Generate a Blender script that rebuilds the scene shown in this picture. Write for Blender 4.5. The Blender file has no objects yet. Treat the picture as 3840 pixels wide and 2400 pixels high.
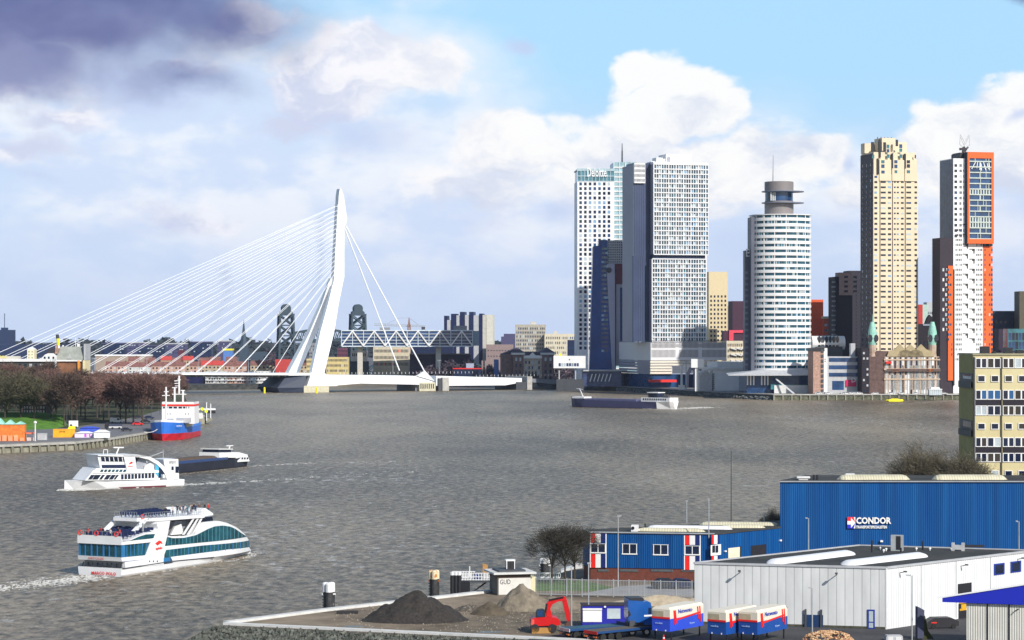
import bpy, bmesh, math, random
from mathutils import Vector, Matrix
C = bpy.context.scene.collection
SC = bpy.context.scene
R = math.radians
# ------------------------------------------------------------------ camera, sky, sun, exposure
F, CX, HY, H = 9000.0, 1920.0, 1250.0, 40.0        # focal length, centre, eye level in photo pixels; eye height in metres
cd = bpy.data.cameras.new('camera'); cam = bpy.data.objects.new('camera', cd); C.objects.link(cam)
cam.location = (0, 0, H); cam.rotation_euler = (R(90), 0, 0)
cd.sensor_width = 36; cd.lens = 36 * F / 3840; cd.shift_y = (HY - 1200) / 3840
cd.clip_start = 1; cd.clip_end = 60000
SC.camera = cam
SUN_AZ, SUN_EL = 144, 34                             # degrees clockwise from the view direction, elevation
sd = bpy.data.lights.new('sun', 'SUN'); sd.energy = 4.6; sd.angle = R(0.5); sd.color = (1, .95, .87)
sun = bpy.data.objects.new('sun', sd); C.objects.link(sun)
sv = Vector((math.sin(R(SUN_AZ)) * math.cos(R(SUN_EL)), math.cos(R(SUN_AZ)) * math.cos(R(SUN_EL)), math.sin(R(SUN_EL))))
sun.rotation_euler = sv.to_track_quat('Z', 'Y').to_euler(); sun.location = (0, 0, 500)
SC.view_settings.view_transform = 'Standard'; SC.view_settings.look = 'None'
SC.view_settings.exposure = 0.08; SC.view_settings.gamma = 1

def world():
    w = bpy.data.worlds.new('World'); SC.world = w; w.use_nodes = True
    w.cycles.sampling_method = 'MANUAL'; w.cycles.sample_map_resolution = 256
    nt = w.node_tree; N = nt.nodes; L = nt.links; N.clear()
    def nd(t, **k):
        n = N.new(t)
        for a, b in k.items(): setattr(n, a, b)
        return n
    def val(x, s):
        if isinstance(x, (int, float)): s.default_value = x
        else: L.new(x, s)
    def m(op, a, b=0.0, c=None, clamp=False):
        n = nd('ShaderNodeMath', operation=op, use_clamp=clamp); val(a, n.inputs[0]); val(b, n.inputs[1])
        if c is not None: val(c, n.inputs[2])
        return n.outputs[0]
    def mix(f, a, b):
        n = nd('ShaderNodeMix', data_type='RGBA'); val(f, n.inputs[0])
        for x, s in ((a, n.inputs[6]), (b, n.inputs[7])):
            if isinstance(x, tuple): s.default_value = (*x, 1)
            else: L.new(x, s)
        return n.outputs[2]
    def ss(x, lo, hi):
        n = nd('ShaderNodeMapRange', interpolation_type='SMOOTHSTEP'); val(x, n.inputs[0])
        n.inputs[1].default_value = lo; n.inputs[2].default_value = hi; return n.outputs[0]
    tc = nd('ShaderNodeTexCoord'); sp = nd('ShaderNodeSeparateXYZ'); L.new(tc.outputs['Generated'], sp.inputs[0])
    az = m('ARCTAN2', sp.outputs[0], sp.outputs[1])
    el = m('ARCSINE', sp.outputs[2])
    cb = nd('ShaderNodeCombineXYZ'); L.new(az, cb.inputs[0]); L.new(el, cb.inputs[1]); P = cb.outputs[0]
    def noise(vec, sc, det=5, rough=.55, sx=1, sy=1, off=0, w=0):
        mp = nd('ShaderNodeMapping'); mp.inputs['Scale'].default_value = (sx, sy, 1); mp.inputs['Location'].default_value = (off, off * .7, w)
        L.new(vec, mp.inputs[0]); n = nd('ShaderNodeTexNoise'); L.new(mp.outputs[0], n.inputs['Vector'])
        n.inputs['Scale'].default_value = sc; n.inputs['Detail'].default_value = det; n.inputs['Roughness'].default_value = rough
        return n
    def warp(amt, sc, det=4, off=0):
        n = noise(P, sc, det, .55, 1, 1.35, off)
        s = nd('ShaderNodeVectorMath', operation='SUBTRACT'); L.new(n.outputs['Color'], s.inputs[0]); s.inputs[1].default_value = (.5, .5, .5)
        k = nd('ShaderNodeVectorMath', operation='SCALE'); L.new(s.outputs[0], k.inputs[0]); k.inputs['Scale'].default_value = amt
        a = nd('ShaderNodeVectorMath', operation='ADD'); L.new(P, a.inputs[0]); L.new(k.outputs[0], a.inputs[1]); return a.outputs[0]
    def blobs(vec, lst):
        """puffs of cloud given by bearing and elevation (as photo pixels), radii, weight"""
        out = None
        for (px, py, rx, ry, wt) in lst:
            a, e, ra, re = (px - CX) / F, (HY - py) / F, rx / F, ry / F
            mp = nd('ShaderNodeMapping'); mp.inputs['Scale'].default_value = (1 / ra, 1 / re, 0); mp.inputs['Location'].default_value = (-a / ra, -e / re, 0)
            L.new(vec, mp.inputs[0]); g = nd('ShaderNodeTexGradient', gradient_type='SPHERICAL'); L.new(mp.outputs[0], g.inputs[0])
            v = m('MULTIPLY', g.outputs['Fac'], wt); out = v if out is None else m('MAXIMUM' if wt > 0 else 'ADD', out, v)
        return out
    sky = nd('ShaderNodeTexSky', sky_type='NISHITA', sun_disc=False, sun_elevation=R(SUN_EL), sun_rotation=R(SUN_AZ), altitude=0)
    sky.air_density = 1.0; sky.dust_density = .6; sky.ozone_density = 2.0
    sk = nd('ShaderNodeVectorMath', operation='SCALE'); L.new(sky.outputs[0], sk.inputs[0]); sk.inputs['Scale'].default_value = .11
    # thin high veil bluish and open sky
    fine = noise(P, 34, 6, .55, 1, 1.7, 3.1).outputs['Fac']
    mid = noise(P, 9, 5, .55, 1, 2.0, 1.3).outputs['Fac']
    col = mix(.88, sk.outputs[0], mix(ss(el, .015, .12), (.56, .70, .96), (.43, .73, 1.0)))
    inview = m('MULTIPLY', ss(sp.outputs[1], .1, .75), ss(el, .75, .25))
    col = mix(m('MULTIPLY', inview, 1.0), sk.outputs[0], col)
    # broad lavender veil over the left and the horizon, open blue top right
    W1 = warp(.05, 9, 4, 5)
    veil = blobs(W1, [(500, 500, 1750, 700, 1.0), (1500, 800, 1500, 620, .9), (2450, 760, 900, 560, .95), (3500, 850, 1100, 520, .9), (900, 1100, 2400, 420, .55), (3600, 1100, 1200, 260, .5), (1500, 60, 500, 170, .35)])
    vm = ss(m('ADD', veil, m('MULTIPLY', m('SUBTRACT', mid, .5), .9)), .12, .62)
    vcol = mix(ss(m('ADD', fine, m('MULTIPLY', m('SUBTRACT', mid, .5), 1.4)), .34, .66), (.66, .75, .94), (.90, .92, .97))
    col = mix(m('MULTIPLY', vm, .85), col, vcol)
    # low lavender haze at the horizon
    col = mix(m('MULTIPLY', ss(el, .06, .0), .8), col, (.60, .71, .93))
    # white cumulus
    W2 = warp(.034, 30, 9, 2)
    cum = blobs(W2, [(2370, 290, 130, 130, 1), (2560, 370, 270, 210, 1), (2700, 420, 160, 160, 1), (2450, 430, 240, 180, .9), (1900, 560, 300, 190, .95), (2250, 600, 420, 240, .9), (2750, 640, 480, 260, .85), (3050, 620, 240, 160, .85),
                     (1350, 230, 260, 170, 1), (1240, 360, 330, 190, .9), (1520, 260, 320, 190, .9), (1650, 240, 200, 190, .8), (3560, 470, 220, 130, 1), (3780, 400, 230, 150, 1), (3650, 620, 360, 220, .95), (3250, 720, 230, 160, .8), (3480, 560, 190, 130, .9),
                     (60, 385, 130, 50, .6), (300, 450, 300, 110, .55), (1080, 470, 260, 100, .6), (150, 580, 520, 140, .45), (950, 90, 260, 150, .6), (700, 820, 420, 120, .4), (1800, 720, 600, 180, .5), (30, 250, 60, 80, .6), (750, 250, 260, 70, .5)])
    cm = ss(m('ADD', cum, m('MULTIPLY', m('SUBTRACT', fine, .5), .8)), .16, .46)
    shade = noise(W2, 22, 6, .6, 1, 1.6, 7.7).outputs['Fac']
    ccol = mix(ss(m('ADD', shade, m('MULTIPLY', m('SUBTRACT', el, .06), 2.5)), .34, .62), (.66, .71, .84), (1.0, .985, .96))
    ccol = mix(ss(az, .02, -.09), ccol, mix(ss(shade, .42, .60), (.62, .67, .84), (.93, .92, .96)))
    col = mix(m('MULTIPLY', cm, .92), col, ccol)
    # blue-grey shaded cloud bases
    W3 = warp(.04, 15, 5, 9)
    grey = blobs(W3, [(2080, 770, 190, 110, .8), (2850, 900, 420, 200, .7), (3150, 860, 330, 130, .5), (650, 330, 450, 180, .9), (1400, 520, 460, 120, .75), (1940, 230, 110, 60, .9), (350, 880, 700, 140, .5), (3750, 800, 300, 120, .4), (150, 650, 420, 90, .5), (3810, 470, 90, 50, .7), (1700, 830, 420, 90, .5), (3180, 640, 60, 50, .9)])
    gm = ss(m('ADD', grey, m('MULTIPLY', m('SUBTRACT', fine, .5), .7)), .2, .75)
    col = mix(m('MULTIPLY', gm, .72), col, (.54, .63, .87))
    # dark storm cloud upper left and a scrap in the upper right corner
    W4 = warp(.05, 12, 5, 4)
    dk = blobs(W4, [(100, 60, 1250, 460, 1.3), (20, 300, 640, 190, 1.3), (650, 80, 860, 330, .95), (650, 330, 560, 160, .6), (3780, 0, 260, 60, .9), (950, 10, 400, 150, .35)])
    dm = ss(m('ADD', dk, m('MULTIPLY', m('SUBTRACT', fine, .5), .35)), .1, .85)
    dcol = mix(ss(noise(W4, 8, 4, .5, 1, 1.6, 2.2).outputs['Fac'], .35, .65), (.045, .065, .25), (.25, .28, .49))
    col = mix(m('MULTIPLY', dm, .95), col, dcol)
    # outside the photographed part of the sky the plain daylight sky takes over
    col = mix(inview, sk.outputs[0], col)
    # below the horizon: dull ground light
    bg = nd('ShaderNodeBackground'); L.new(col, bg.inputs[0]); bg.inputs[1].default_value = 1.0
    ou = nd('ShaderNodeOutputWorld'); L.new(bg.outputs[0], ou.inputs[0])
world()

# ------------------------------------------------------------------ materials
MATS = {}
def mat(name, col, rough=.7, metal=0.0, var=.12, scale=.6, stretch=(1, 1, 1), bump=0.0, bscale=None, spec=.4, col2=None, thr=None, coat=0, wave=None):
    if name in MATS: return MATS[name]
    m = bpy.data.materials.new(name); m.use_nodes = True; nt = m.node_tree; b = nt.nodes['Principled BSDF']
    b.inputs['Roughness'].default_value = rough; b.inputs['Metallic'].default_value = metal
    b.inputs['Specular IOR Level'].default_value = spec; b.inputs['Coat Weight'].default_value = coat
    tc = nt.nodes.new('ShaderNodeTexCoord'); mp = nt.nodes.new('ShaderNodeMapping'); mp.inputs['Scale'].default_value = stretch
    nt.links.new(tc.outputs['Object'], mp.inputs[0])
    n = nt.nodes.new('ShaderNodeTexNoise'); n.inputs['Scale'].default_value = scale; n.inputs['Detail'].default_value = 6; n.inputs['Roughness'].default_value = .6
    nt.links.new(mp.outputs[0], n.inputs['Vector'])
    r = nt.nodes.new('ShaderNodeValToRGB'); nt.links.new(n.outputs['Fac'], r.inputs[0])
    c2 = col2 or tuple(min(1, c * (1 + var)) for c in col); c1 = col if col2 else tuple(c * (1 - var) for c in col)
    lo, hi = thr or (.32, .68)
    r.color_ramp.elements[0].position = lo; r.color_ramp.elements[1].position = hi
    r.color_ramp.elements[0].color = (*c1, 1); r.color_ramp.elements[1].color = (*c2, 1)
    out = r.outputs[0]
    if wave:   # (direction, period, depth of groove colour, bump strength): profiled sheet metal
        d, per, dep, bs = wave[:4]
        wv = nt.nodes.new('ShaderNodeTexWave'); wv.bands_direction = d; wv.inputs['Scale'].default_value = .314159 / per * 1.0
        wv.inputs['Distortion'].default_value = 0; nt.links.new(tc.outputs['Object'], wv.inputs[0])
        mm = nt.nodes.new('ShaderNodeMix'); mm.data_type = 'RGBA'; mm.blend_type = 'MULTIPLY'
        rr = nt.nodes.new('ShaderNodeMapRange'); nt.links.new(wv.outputs['Fac'], rr.inputs[0]); rr.inputs[1].default_value = 0; rr.inputs[2].default_value = wave[4] if len(wave) > 4 else .35; rr.inputs[3].default_value = dep; rr.inputs[4].default_value = 0
        nt.links.new(rr.outputs[0], mm.inputs[0]); nt.links.new(out, mm.inputs[6]); mm.inputs[7].default_value = (.25, .25, .25, 1); out = mm.outputs[2]
        bp = nt.nodes.new('ShaderNodeBump'); bp.inputs['Strength'].default_value = bs; bp.inputs['Distance'].default_value = .05
        nt.links.new(wv.outputs['Fac'], bp.inputs['Height']); nt.links.new(bp.outputs[0], b.inputs['Normal'])
    elif bump:
        n2 = nt.nodes.new('ShaderNodeTexNoise'); n2.inputs['Scale'].default_value = bscale or scale * 4; n2.inputs['Detail'].default_value = 5
        nt.links.new(mp.outputs[0], n2.inputs['Vector'])
        bp = nt.nodes.new('ShaderNodeBump'); bp.inputs['Strength'].default_value = 1; bp.inputs['Distance'].default_value = bump
        nt.links.new(n2.outputs['Fac'], bp.inputs['Height']); nt.links.new(bp.outputs[0], b.inputs['Normal'])
    nt.links.new(out, b.inputs['Base Color'])
    MATS[name] = m; return m
def glass(name, col, rough=.08, spec=.5, var=.5, scale=.15, metal=0): return mat(name, col, rough, metal, var, scale, spec=spec)

white = mat('white_paint', (.80, .80, .80), .45, var=.05, scale=.15)
offwhite = mat('off_white', (.66, .66, .65), .6, var=.08)
cream = mat('cream_stone', (.74, .62, .38), .7, var=.08, scale=.2)
black = mat('black_paint', (.02, .02, .025), .5)
darkgrey = mat('dark_grey', (.06, .065, .075), .6)
grey = mat('mid_grey', (.25, .26, .28), .6)
lgrey = mat('light_grey', (.45, .46, .48), .6)
steel = mat('galvanised_steel', (.42, .44, .46), .45, .3, .15)
concrete = mat('concrete', (.42, .41, .38), .8, var=.18, scale=.4, bump=.02)
red = mat('red_paint', (.75, .03, .02), .4, var=.08)
orange = mat('orange_panel', (.85, .13, .015), .5, var=.06)
yellow = mat('yellow_paint', (.9, .78, .02), .45)
blue = mat('blue_paint', (.02, .12, .55), .4)
navy = mat('navy_cladding', (.012, .02, .06), .4)
G_dark = glass('glass_dark', (.012, .02, .045))
G_blue = glass('glass_blue', (.02, .06, .16))
G_teal = glass('glass_teal', (.04, .16, .20))
G_pale = mat('curtained_window', (.45, .52, .55), .4, var=.2, scale=.5)
G_sky = mat('painted_sky_window', (.22, .38, .55), .15, var=.3, scale=.5)  # sky reflection put into the pane's blue base colour
brick = mat('brown_brick', (.16, .085, .05), .85, var=.3, scale=1.2)
dbrick = mat('dark_brick', (.022, .016, .022), .85, var=.25, scale=1.0)

# ------------------------------------------------------------------ mesh and thing helpers
class MB:
    def __init__(s): s.v = []; s.f = []; s.m = []
    def add(s, vs, fs, m=0):
        o = len(s.v); s.v += [tuple(v) for v in vs]; s.f += [tuple(i + o for i in f) for f in fs]; s.m += [m] * len(fs); return s
    def box(s, x0, x1, y0, y1, z0, z1, m=0):
        vs = [(x0, y0, z0), (x1, y0, z0), (x1, y1, z0), (x0, y1, z0), (x0, y0, z1), (x1, y0, z1), (x1, y1, z1), (x0, y1, z1)]
        return s.add(vs, [(0, 3, 2, 1), (4, 5, 6, 7), (0, 1, 5, 4), (1, 2, 6, 5), (2, 3, 7, 6), (3, 0, 4, 7)], m)
    def prism(s, poly, y0, y1, m=0):            # outline in x,z pushed along y
        n = len(poly); vs = [(p[0], y0, p[1]) for p in poly] + [(p[0], y1, p[1]) for p in poly]
        return s.add(vs, [tuple(range(n)), tuple(range(2 * n - 1, n - 1, -1))] + [(i, (i + 1) % n, n + (i + 1) % n, n + i) for i in range(n)], m)
    def slab(s, poly, z0, z1, m=0):             # outline in x,y pushed along z
        n = len(poly); vs = [(p[0], p[1], z0) for p in poly] + [(p[0], p[1], z1) for p in poly]
        return s.add(vs, [tuple(range(n))[::-1], tuple(range(n, 2 * n))] + [(i, (i + 1) % n, n + (i + 1) % n, n + i) for i in range(n)], m)
    def loft(s, rings, m=0, caps=True):
        n = len(rings[0]); vs = [p for r in rings for p in r]; fs = []
        for k in range(len(rings) - 1):
            for i in range(n): fs.append((k * n + i, k * n + (i + 1) % n, (k + 1) * n + (i + 1) % n, (k + 1) * n + i))
        if caps: fs += [tuple(range(n))[::-1], tuple(range((len(rings) - 1) * n, len(rings) * n))]
        return s.add(vs, fs, m)
    def tube(s, p0, p1, r0, r1=None, n=6, m=0):
        p0 = Vector(p0); p1 = Vector(p1); r1 = r0 if r1 is None else r1; d = (p1 - p0)
        if d.length < 1e-6: return s
        d.normalize(); a = d.orthogonal().normalized(); b = d.cross(a)
        ring = lambda c, r: [tuple(c + a * (r * math.cos(2 * math.pi * i / n)) + b * (r * math.sin(2 * math.pi * i / n))) for i in range(n)]
        return s.loft([ring(p0, r0), ring(p1, r1)], m)
    def lathe(s, prof, c=(0, 0, 0), n=16, m=0):  # profile of (radius, z)
        return s.loft([[(c[0] + r * math.cos(2 * math.pi * i / n), c[1] + r * math.sin(2 * math.pi * i / n), c[2] + z) for i in range(n)] for r, z in prof], m)
    def bar(s, p0, p1, w, h=None, m=0): return s.tube(p0, p1, w / 1.41, None, 4, m)
def mesh(name, mb, mats, fix=True, smooth=False):
    me = bpy.data.meshes.new(name); me.from_pydata(mb.v, [], mb.f)
    mats = mats if isinstance(mats, (list, tuple)) else [mats]
    for q in mats: me.materials.append(q)
    me.polygons.foreach_set('material_index', mb.m)
    if fix:
        b = bmesh.new(); b.from_mesh(me); bmesh.ops.recalc_face_normals(b, faces=b.faces); b.to_mesh(me); b.free()
    if smooth: me.polygons.foreach_set('use_smooth', [True] * len(me.polygons))
    me.update(); return me
def link(name, data, parent=None, loc=(0, 0, 0), rz=0, rot=None):
    o = bpy.data.objects.new(name, data); C.objects.link(o); o.location = loc
    o.rotation_euler = rot if rot else (0, 0, rz)
    if parent: o.parent = parent
    return o
def tag(o, label=None, cat=None, group=None, kind=None):
    if label: o['label'] = label
    if cat: o['category'] = cat
    if group: o['group'] = group
    if kind: o['kind'] = kind
    return o
def struct(name, mb, mats, label=None, cat=None, loc=(0, 0, 0), kind='structure'):
    return tag(link(name, mesh(name, mb, mats), None, loc), label, cat or name.replace('_', ' '), None, kind)
def X(px, D): return (px - CX) / F * D
def Z(py, D): return H - (py - HY) / F * D
def Dg(py, z=0.0): return F * (H - z) / (py - HY)
def GP(px, py, z=0.0):
    D = Dg(py, z); return Vector((X(px, D), D, z))
class Thing:
    """a thing: an Empty at its base; parts are drawn in its own frame, x along its front, y away from it, z up"""
    def __init__(s, name, label, cat, loc, rz=0.0, group=None):
        s.o = tag(link(name, None, None, loc, rz), label, cat, group); s.o.empty_display_size = 1
        s.loc = Vector(loc); s.rz = rz; s.ca = math.cos(rz); s.sa = math.sin(rz)
    def local(s, p):
        d = Vector(p) - s.loc; return Vector((d.x * s.ca + d.y * s.sa, -d.x * s.sa + d.y * s.ca, d.z))
    def px(s, px, py, y=0.0):                    # where the sight line through a photo pixel meets the thing's plane y
        c = s.local((0, 0, H)); d = s.local(Vector((0, 0, H)) + Vector(((px - CX) / F, 1, -(py - HY) / F))) - c
        t = (y - c.y) / d.y; p = c + d * t; return (p.x, p.z)
    def pxx(s, px, py, x=0.0):                   # the same for its plane x; returns y, z
        c = s.local((0, 0, H)); d = s.local(Vector((0, 0, H)) + Vector(((px - CX) / F, 1, -(py - HY) / F))) - c
        t = (x - c.x) / d.x; p = c + d * t; return (p.y, p.z)
    def part(s, name, mb, mats, parent=None, label=None, kind=None, smooth=False, fix=True):
        o = link(name, mesh(name, mb, mats, fix, smooth), parent or s.o); tag(o, label, kind=kind); return o
_pane = {}
def windows(th, rects, y, mats, wts=None, name='window', parent=None, axis='y', t=.06, seed=1, cap=100, bar=None):
    """panes standing t proud of a wall; rects are (a0, a1, z0, z1) along the wall"""
    rnd = random.Random(seed); rest = MB(); mats = mats if isinstance(mats, (list, tuple)) else [mats]
    order = sorted(range(len(rects)), key=lambda i: -((rects[i][1] - rects[i][0]) * (rects[i][3] - rects[i][2])))
    nrest = 0
    for k, i in enumerate(order):
        a0, a1, z0, z1 = rects[i]; q = rnd.choices(range(len(mats)), wts)[0] if wts else rnd.randrange(len(mats))
        if k < cap:
            w, h = abs(a1 - a0) / 2, abs(z1 - z0) / 2; key = (round(w, 2), round(h, 2), axis, t, mats[q].name, bar.name if bar else 0)
            if key not in _pane:
                b = MB()
                B = (lambda u0, u1, d0, d1, v0, v1, m=0: b.box(u0, u1, d0, d1, v0, v1, m)) if axis == 'y' else (lambda u0, u1, d0, d1, v0, v1, m=0: b.box(d0, d1, u0, u1, v0, v1, m))
                B(-w, w, -t, t, -h, h)
                if bar:
                    f = .09
                    for u in (-w, 0, w): B(u - f / 2 if u else -f / 2, u + f / 2 if u else f / 2, -t - .05, t, -h, h, 1)
                    for v in (-h, h): B(-w - f / 2, w + f / 2, -t - .06, t + .001, v - f / 2, v + f / 2, 1)
                _pane[key] = mesh('window', b, [mats[q]] + ([bar] if bar else []))
            loc = ((a0 + a1) / 2, y, (z0 + z1) / 2) if axis == 'y' else (y, (a0 + a1) / 2, (z0 + z1) / 2)
            link(name, _pane[key], parent or th.o, loc)
        else:
            nrest += 1
            if axis == 'y': rest.box(a0, a1, y - t, y + t, z0, z1, q)
            else: rest.box(y - t, y + t, a0, a1, z0, z1, q)
    if nrest: th.part(name, rest, mats, parent, kind='stuff')
def gridr(a0, a1, n, fw, z0, z1, m, fh):
    """n by m window rectangles filling a wall area, each fw and fh of its bay"""
    bw = (a1 - a0) / n; bh = (z1 - z0) / m
    return [(a0 + (i + .5 - fw / 2) * bw, a0 + (i + .5 + fw / 2) * bw, z0 + (j + .5 - fh / 2) * bh, z0 + (j + .5 + fh / 2) * bh) for j in range(m) for i in range(n)]
def copytree(o, loc, rz=None, parent=None, label=None):
    c = o.copy(); C.objects.link(c); c.parent = parent
    if loc is not None: c.location = loc
    if rz is not None: c.rotation_euler = (0, 0, rz)
    if label: c['label'] = label
    for ch in list(o.children): copytree(ch, None, None, c)
    return c
def text(s, size, m, parent, loc, rot, depth=.05, name='lettering', align='LEFT', sx=1.0, bold=0):
    cu = bpy.data.curves.new(name, 'FONT'); cu.body = s; cu.size = size; cu.extrude = depth; cu.align_x = align; cu.offset = bold; cu.resolution_u = 2
    cu.materials.append(m)
    tmp = bpy.data.objects.new(name, cu); C.objects.link(tmp)
    dg = bpy.context.evaluated_depsgraph_get(); me = bpy.data.meshes.new_from_object(tmp.evaluated_get(dg)); bpy.data.objects.remove(tmp)
    me.transform(Matrix.Diagonal((sx, 1, 1, 1)))
    o = link(name, me, parent, loc, 0, rot); return o
# ------------------------------------------------------------------ water, ground, quays
def water_mat():
    m = bpy.data.materials.new('river_water'); m.use_nodes = True; nt = m.node_tree; N = nt.nodes; L = nt.links; b = N['Principled BSDF']
    tc = N.new('ShaderNodeTexCoord')
    def noise(sc, det, stretch, rough=.6, rot=0.0, dist=0.0):
        mp = N.new('ShaderNodeMapping'); mp.inputs['Scale'].default_value = stretch; mp.inputs['Rotation'].default_value = (0, 0, rot); L.new(tc.outputs['Object'], mp.inputs[0])
        n = N.new('ShaderNodeTexNoise'); n.inputs['Scale'].default_value = sc; n.inputs['Detail'].default_value = det; n.inputs['Roughness'].default_value = rough; n.inputs['Distortion'].default_value = dist
        L.new(mp.outputs[0], n.inputs['Vector']); return n.outputs['Fac']
    def mr(x, a, c, d=0.0, e=1.0):
        r = N.new('ShaderNodeMapRange'); L.new(x, r.inputs[0]); r.inputs[1].default_value = a; r.inputs[2].default_value = c; r.inputs[3].default_value = d; r.inputs[4].default_value = e; return r.outputs[0]
    def ma(op, a, c):
        n = N.new('ShaderNodeMath'); n.operation = op
        for x, s in ((a, n.inputs[0]), (c, n.inputs[1])):
            if isinstance(x, (int, float)): s.default_value = x
            else: L.new(x, s)
        return n.outputs[0]
    big = noise(.012, 4, (.6, .22, 1), rot=.25)
    fine = noise(.85, 8, (.62, .36, 1), .74, .12, .3)
    mix = N.new('ShaderNodeMix'); mix.data_type = 'RGBA'; L.new(mr(ma('ADD', ma('MULTIPLY', big, .42), ma('MULTIPLY', fine, .68)), .475, .635), mix.inputs[0])
    mix.inputs[6].default_value = (.064, .049, .030, 1); mix.inputs[7].default_value = (.35, .285, .20, 1)
    caps = noise(.55, 7, (.6, .3, 1), .78, .1, .5); patch = noise(.02, 3, (.5, .3, 1), .5, .3)
    cf = mr(ma('ADD', caps, ma('MULTIPLY', patch, .32)), .74, .85, 0, .8)  # white flecks serve as whitecaps and as painted glints
    mix2 = N.new('ShaderNodeMix'); mix2.data_type = 'RGBA'; L.new(cf, mix2.inputs[0]); L.new(mix.outputs[2], mix2.inputs[6]); mix2.inputs[7].default_value = (.62, .64, .65, 1)
    L.new(mix2.outputs[2], b.inputs['Base Color'])
    L.new(mr(cf, 0, 1, .38, .8), b.inputs['Roughness']); b.inputs['Specular IOR Level'].default_value = .26; b.inputs['IOR'].default_value = 1.33
    h = ma('ADD', ma('MULTIPLY', noise(.10, 5, (.6, .28, 1), .6, .2), 1.4), ma('MULTIPLY', noise(.7, 7, (.8, .5, 1), .72, -.2, .3), .75))
    bp = N.new('ShaderNodeBump'); bp.inputs['Strength'].default_value = 1; bp.inputs['Distance'].default_value = 1.1; L.new(h, bp.inputs['Height']); L.new(bp.outputs[0], b.inputs['Normal'])
    return m
W = water_mat()
struct('water', MB().add([(-9000, -600, 0), (9000, -600, 0), (9000, 6000, 0), (-9000, 6000, 0)], [(0, 1, 2, 3)]), W, 'choppy grey-brown river water with small whitecaps and painted glints')
asphalt = mat('asphalt', (.055, .055, .06), .85, var=.3, scale=.15, bump=.01)
paving = mat('quay_paving', (.26, .25, .24), .85, var=.25, scale=.25)
grass = mat('grass', (.09, .22, .02), .9, var=.4, scale=.3, bump=.05)
citygr = mat('city_ground', (.12, .12, .13), .9, var=.3, scale=.01)
soil = mat('bare_soil', (.11, .085, .058), .95, col2=(.30, .235, .165), scale=.14, bump=.10, bscale=.9)
qwall = mat('quay_wall', (.16, .15, .11), .9, col2=(.34, .33, .26), scale=.35, stretch=(1, 1, .5))
dwall = mat('quay_wall_dark', (.025, .028, .03), .9, col2=(.09, .09, .08), scale=.3)
wet = mat('weedy_piles', (.05, .055, .035), .85, col2=(.18, .18, .12), scale=.6)
qtop = 3.4
def P2(px, D): return (X(px, D), D)
# far land: behind the bridge and out to the horizon
farpoly = [(-9000, 1700), P2(600, 1700), P2(640, 1700), P2(1085, 1730), P2(1110, 1990), P2(1990, 2000), P2(2060, 1800), P2(2100, 1722)]
struct('ground', MB().slab([(-9000, 1960), (-1200, 1960), P2(1110, 1992), P2(1990, 1996), (9000, 1996), (9000, 9500), (-9000, 9500)], .5, 3.3), citygr, 'low city ground reaching to the horizon')
struct('far_quay', MB().slab([(-900, 1690)] + [P2(640, 1690), P2(1085, 1730), P2(1085, 1985), (-900, 1985)], -1, qtop), [dwall], 'dark quay wall under the cable-stayed bridge')
pier = [P2(2100, 1722), P2(2312, 1659), P2(2472, 1593), P2(2695, 1494), P2(2896, 1435), P2(3250, 1440), P2(3700, 1446), P2(4300, 1455), P2(4600, 2100), P2(2000, 2100), P2(2020, 1800)]
struct('quay', MB().slab(pier, -1, qtop - .3), dwall, 'dark quay along the tower pier')
struct('pavement', MB().slab([(x, y + 1.2) for x, y in pier[:8]] + [P2(4550, 2050), P2(2100, 2050)], qtop - .296, qtop), paving, 'pale paved promenade of the tower pier')
# pale pile row along the right half of the pier
t = Thing('quay_wall', 'pale weathered pile wall edging the pier in front of the domed brick hotel', 'quay wall', (X(2899, 1434), 1434, 0), math.atan2(12, X(4000, 1450) - X(2899, 1434)))
LQ = X(4000, 1450) - X(2899, 1434)
t.part('wall', MB().box(0, LQ, -.5, .2, -.5, 2.6), wet)
mb = MB()
for i in range(int(LQ / 5.4)): mb.box(i * 5.4, i * 5.4 + .8, -1.1, -.5, -.5, 3.0)
t.part('pile', mb, qwall, kind='stuff'); t.part('capping_beam', MB().box(0, LQ, -1.3, .3, 3.0, 3.7), concrete)
mb = MB(); rnd = random.Random(4)
for i in range(40): x = 20 + rnd.random() * (LQ * .62); mb.box(x, x + 6 + rnd.random() * 6, .35, 2.6, 3.4, 3.75)
tag(link('grass_strip', mesh('grass_strip', mb, grass), None, t.o.location, t.rz), 'narrow strip of grass along the top of the pier wall', 'grass', kind='stuff')
# rubble along the dark half of the pier edge
mb = MB()
for a, b in zip(pier[1:4], pier[2:5]):
    for k in range(140):
        f = rnd.random(); x = a[0] + (b[0] - a[0]) * f; y = a[1] + (b[1] - a[1]) * f - .4 - rnd.random() * 2; r = .5 + rnd.random() * .9; z = max(0, 2.2 - (a[1] + (b[1] - a[1]) * f - y) * 1.0)
        mb.lathe([(r * .6, -r * .5), (r, 0), (r * .5, r * .5)], (x, y, z), 5)
rub = mat('rubble', (.03, .035, .04), .9, col2=(.22, .23, .22), scale=.9)
tag(link('rubble', mesh('rubble', mb, rub)), 'dark boulders along the foot of the pier', 'rubble', kind='stuff')
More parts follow.
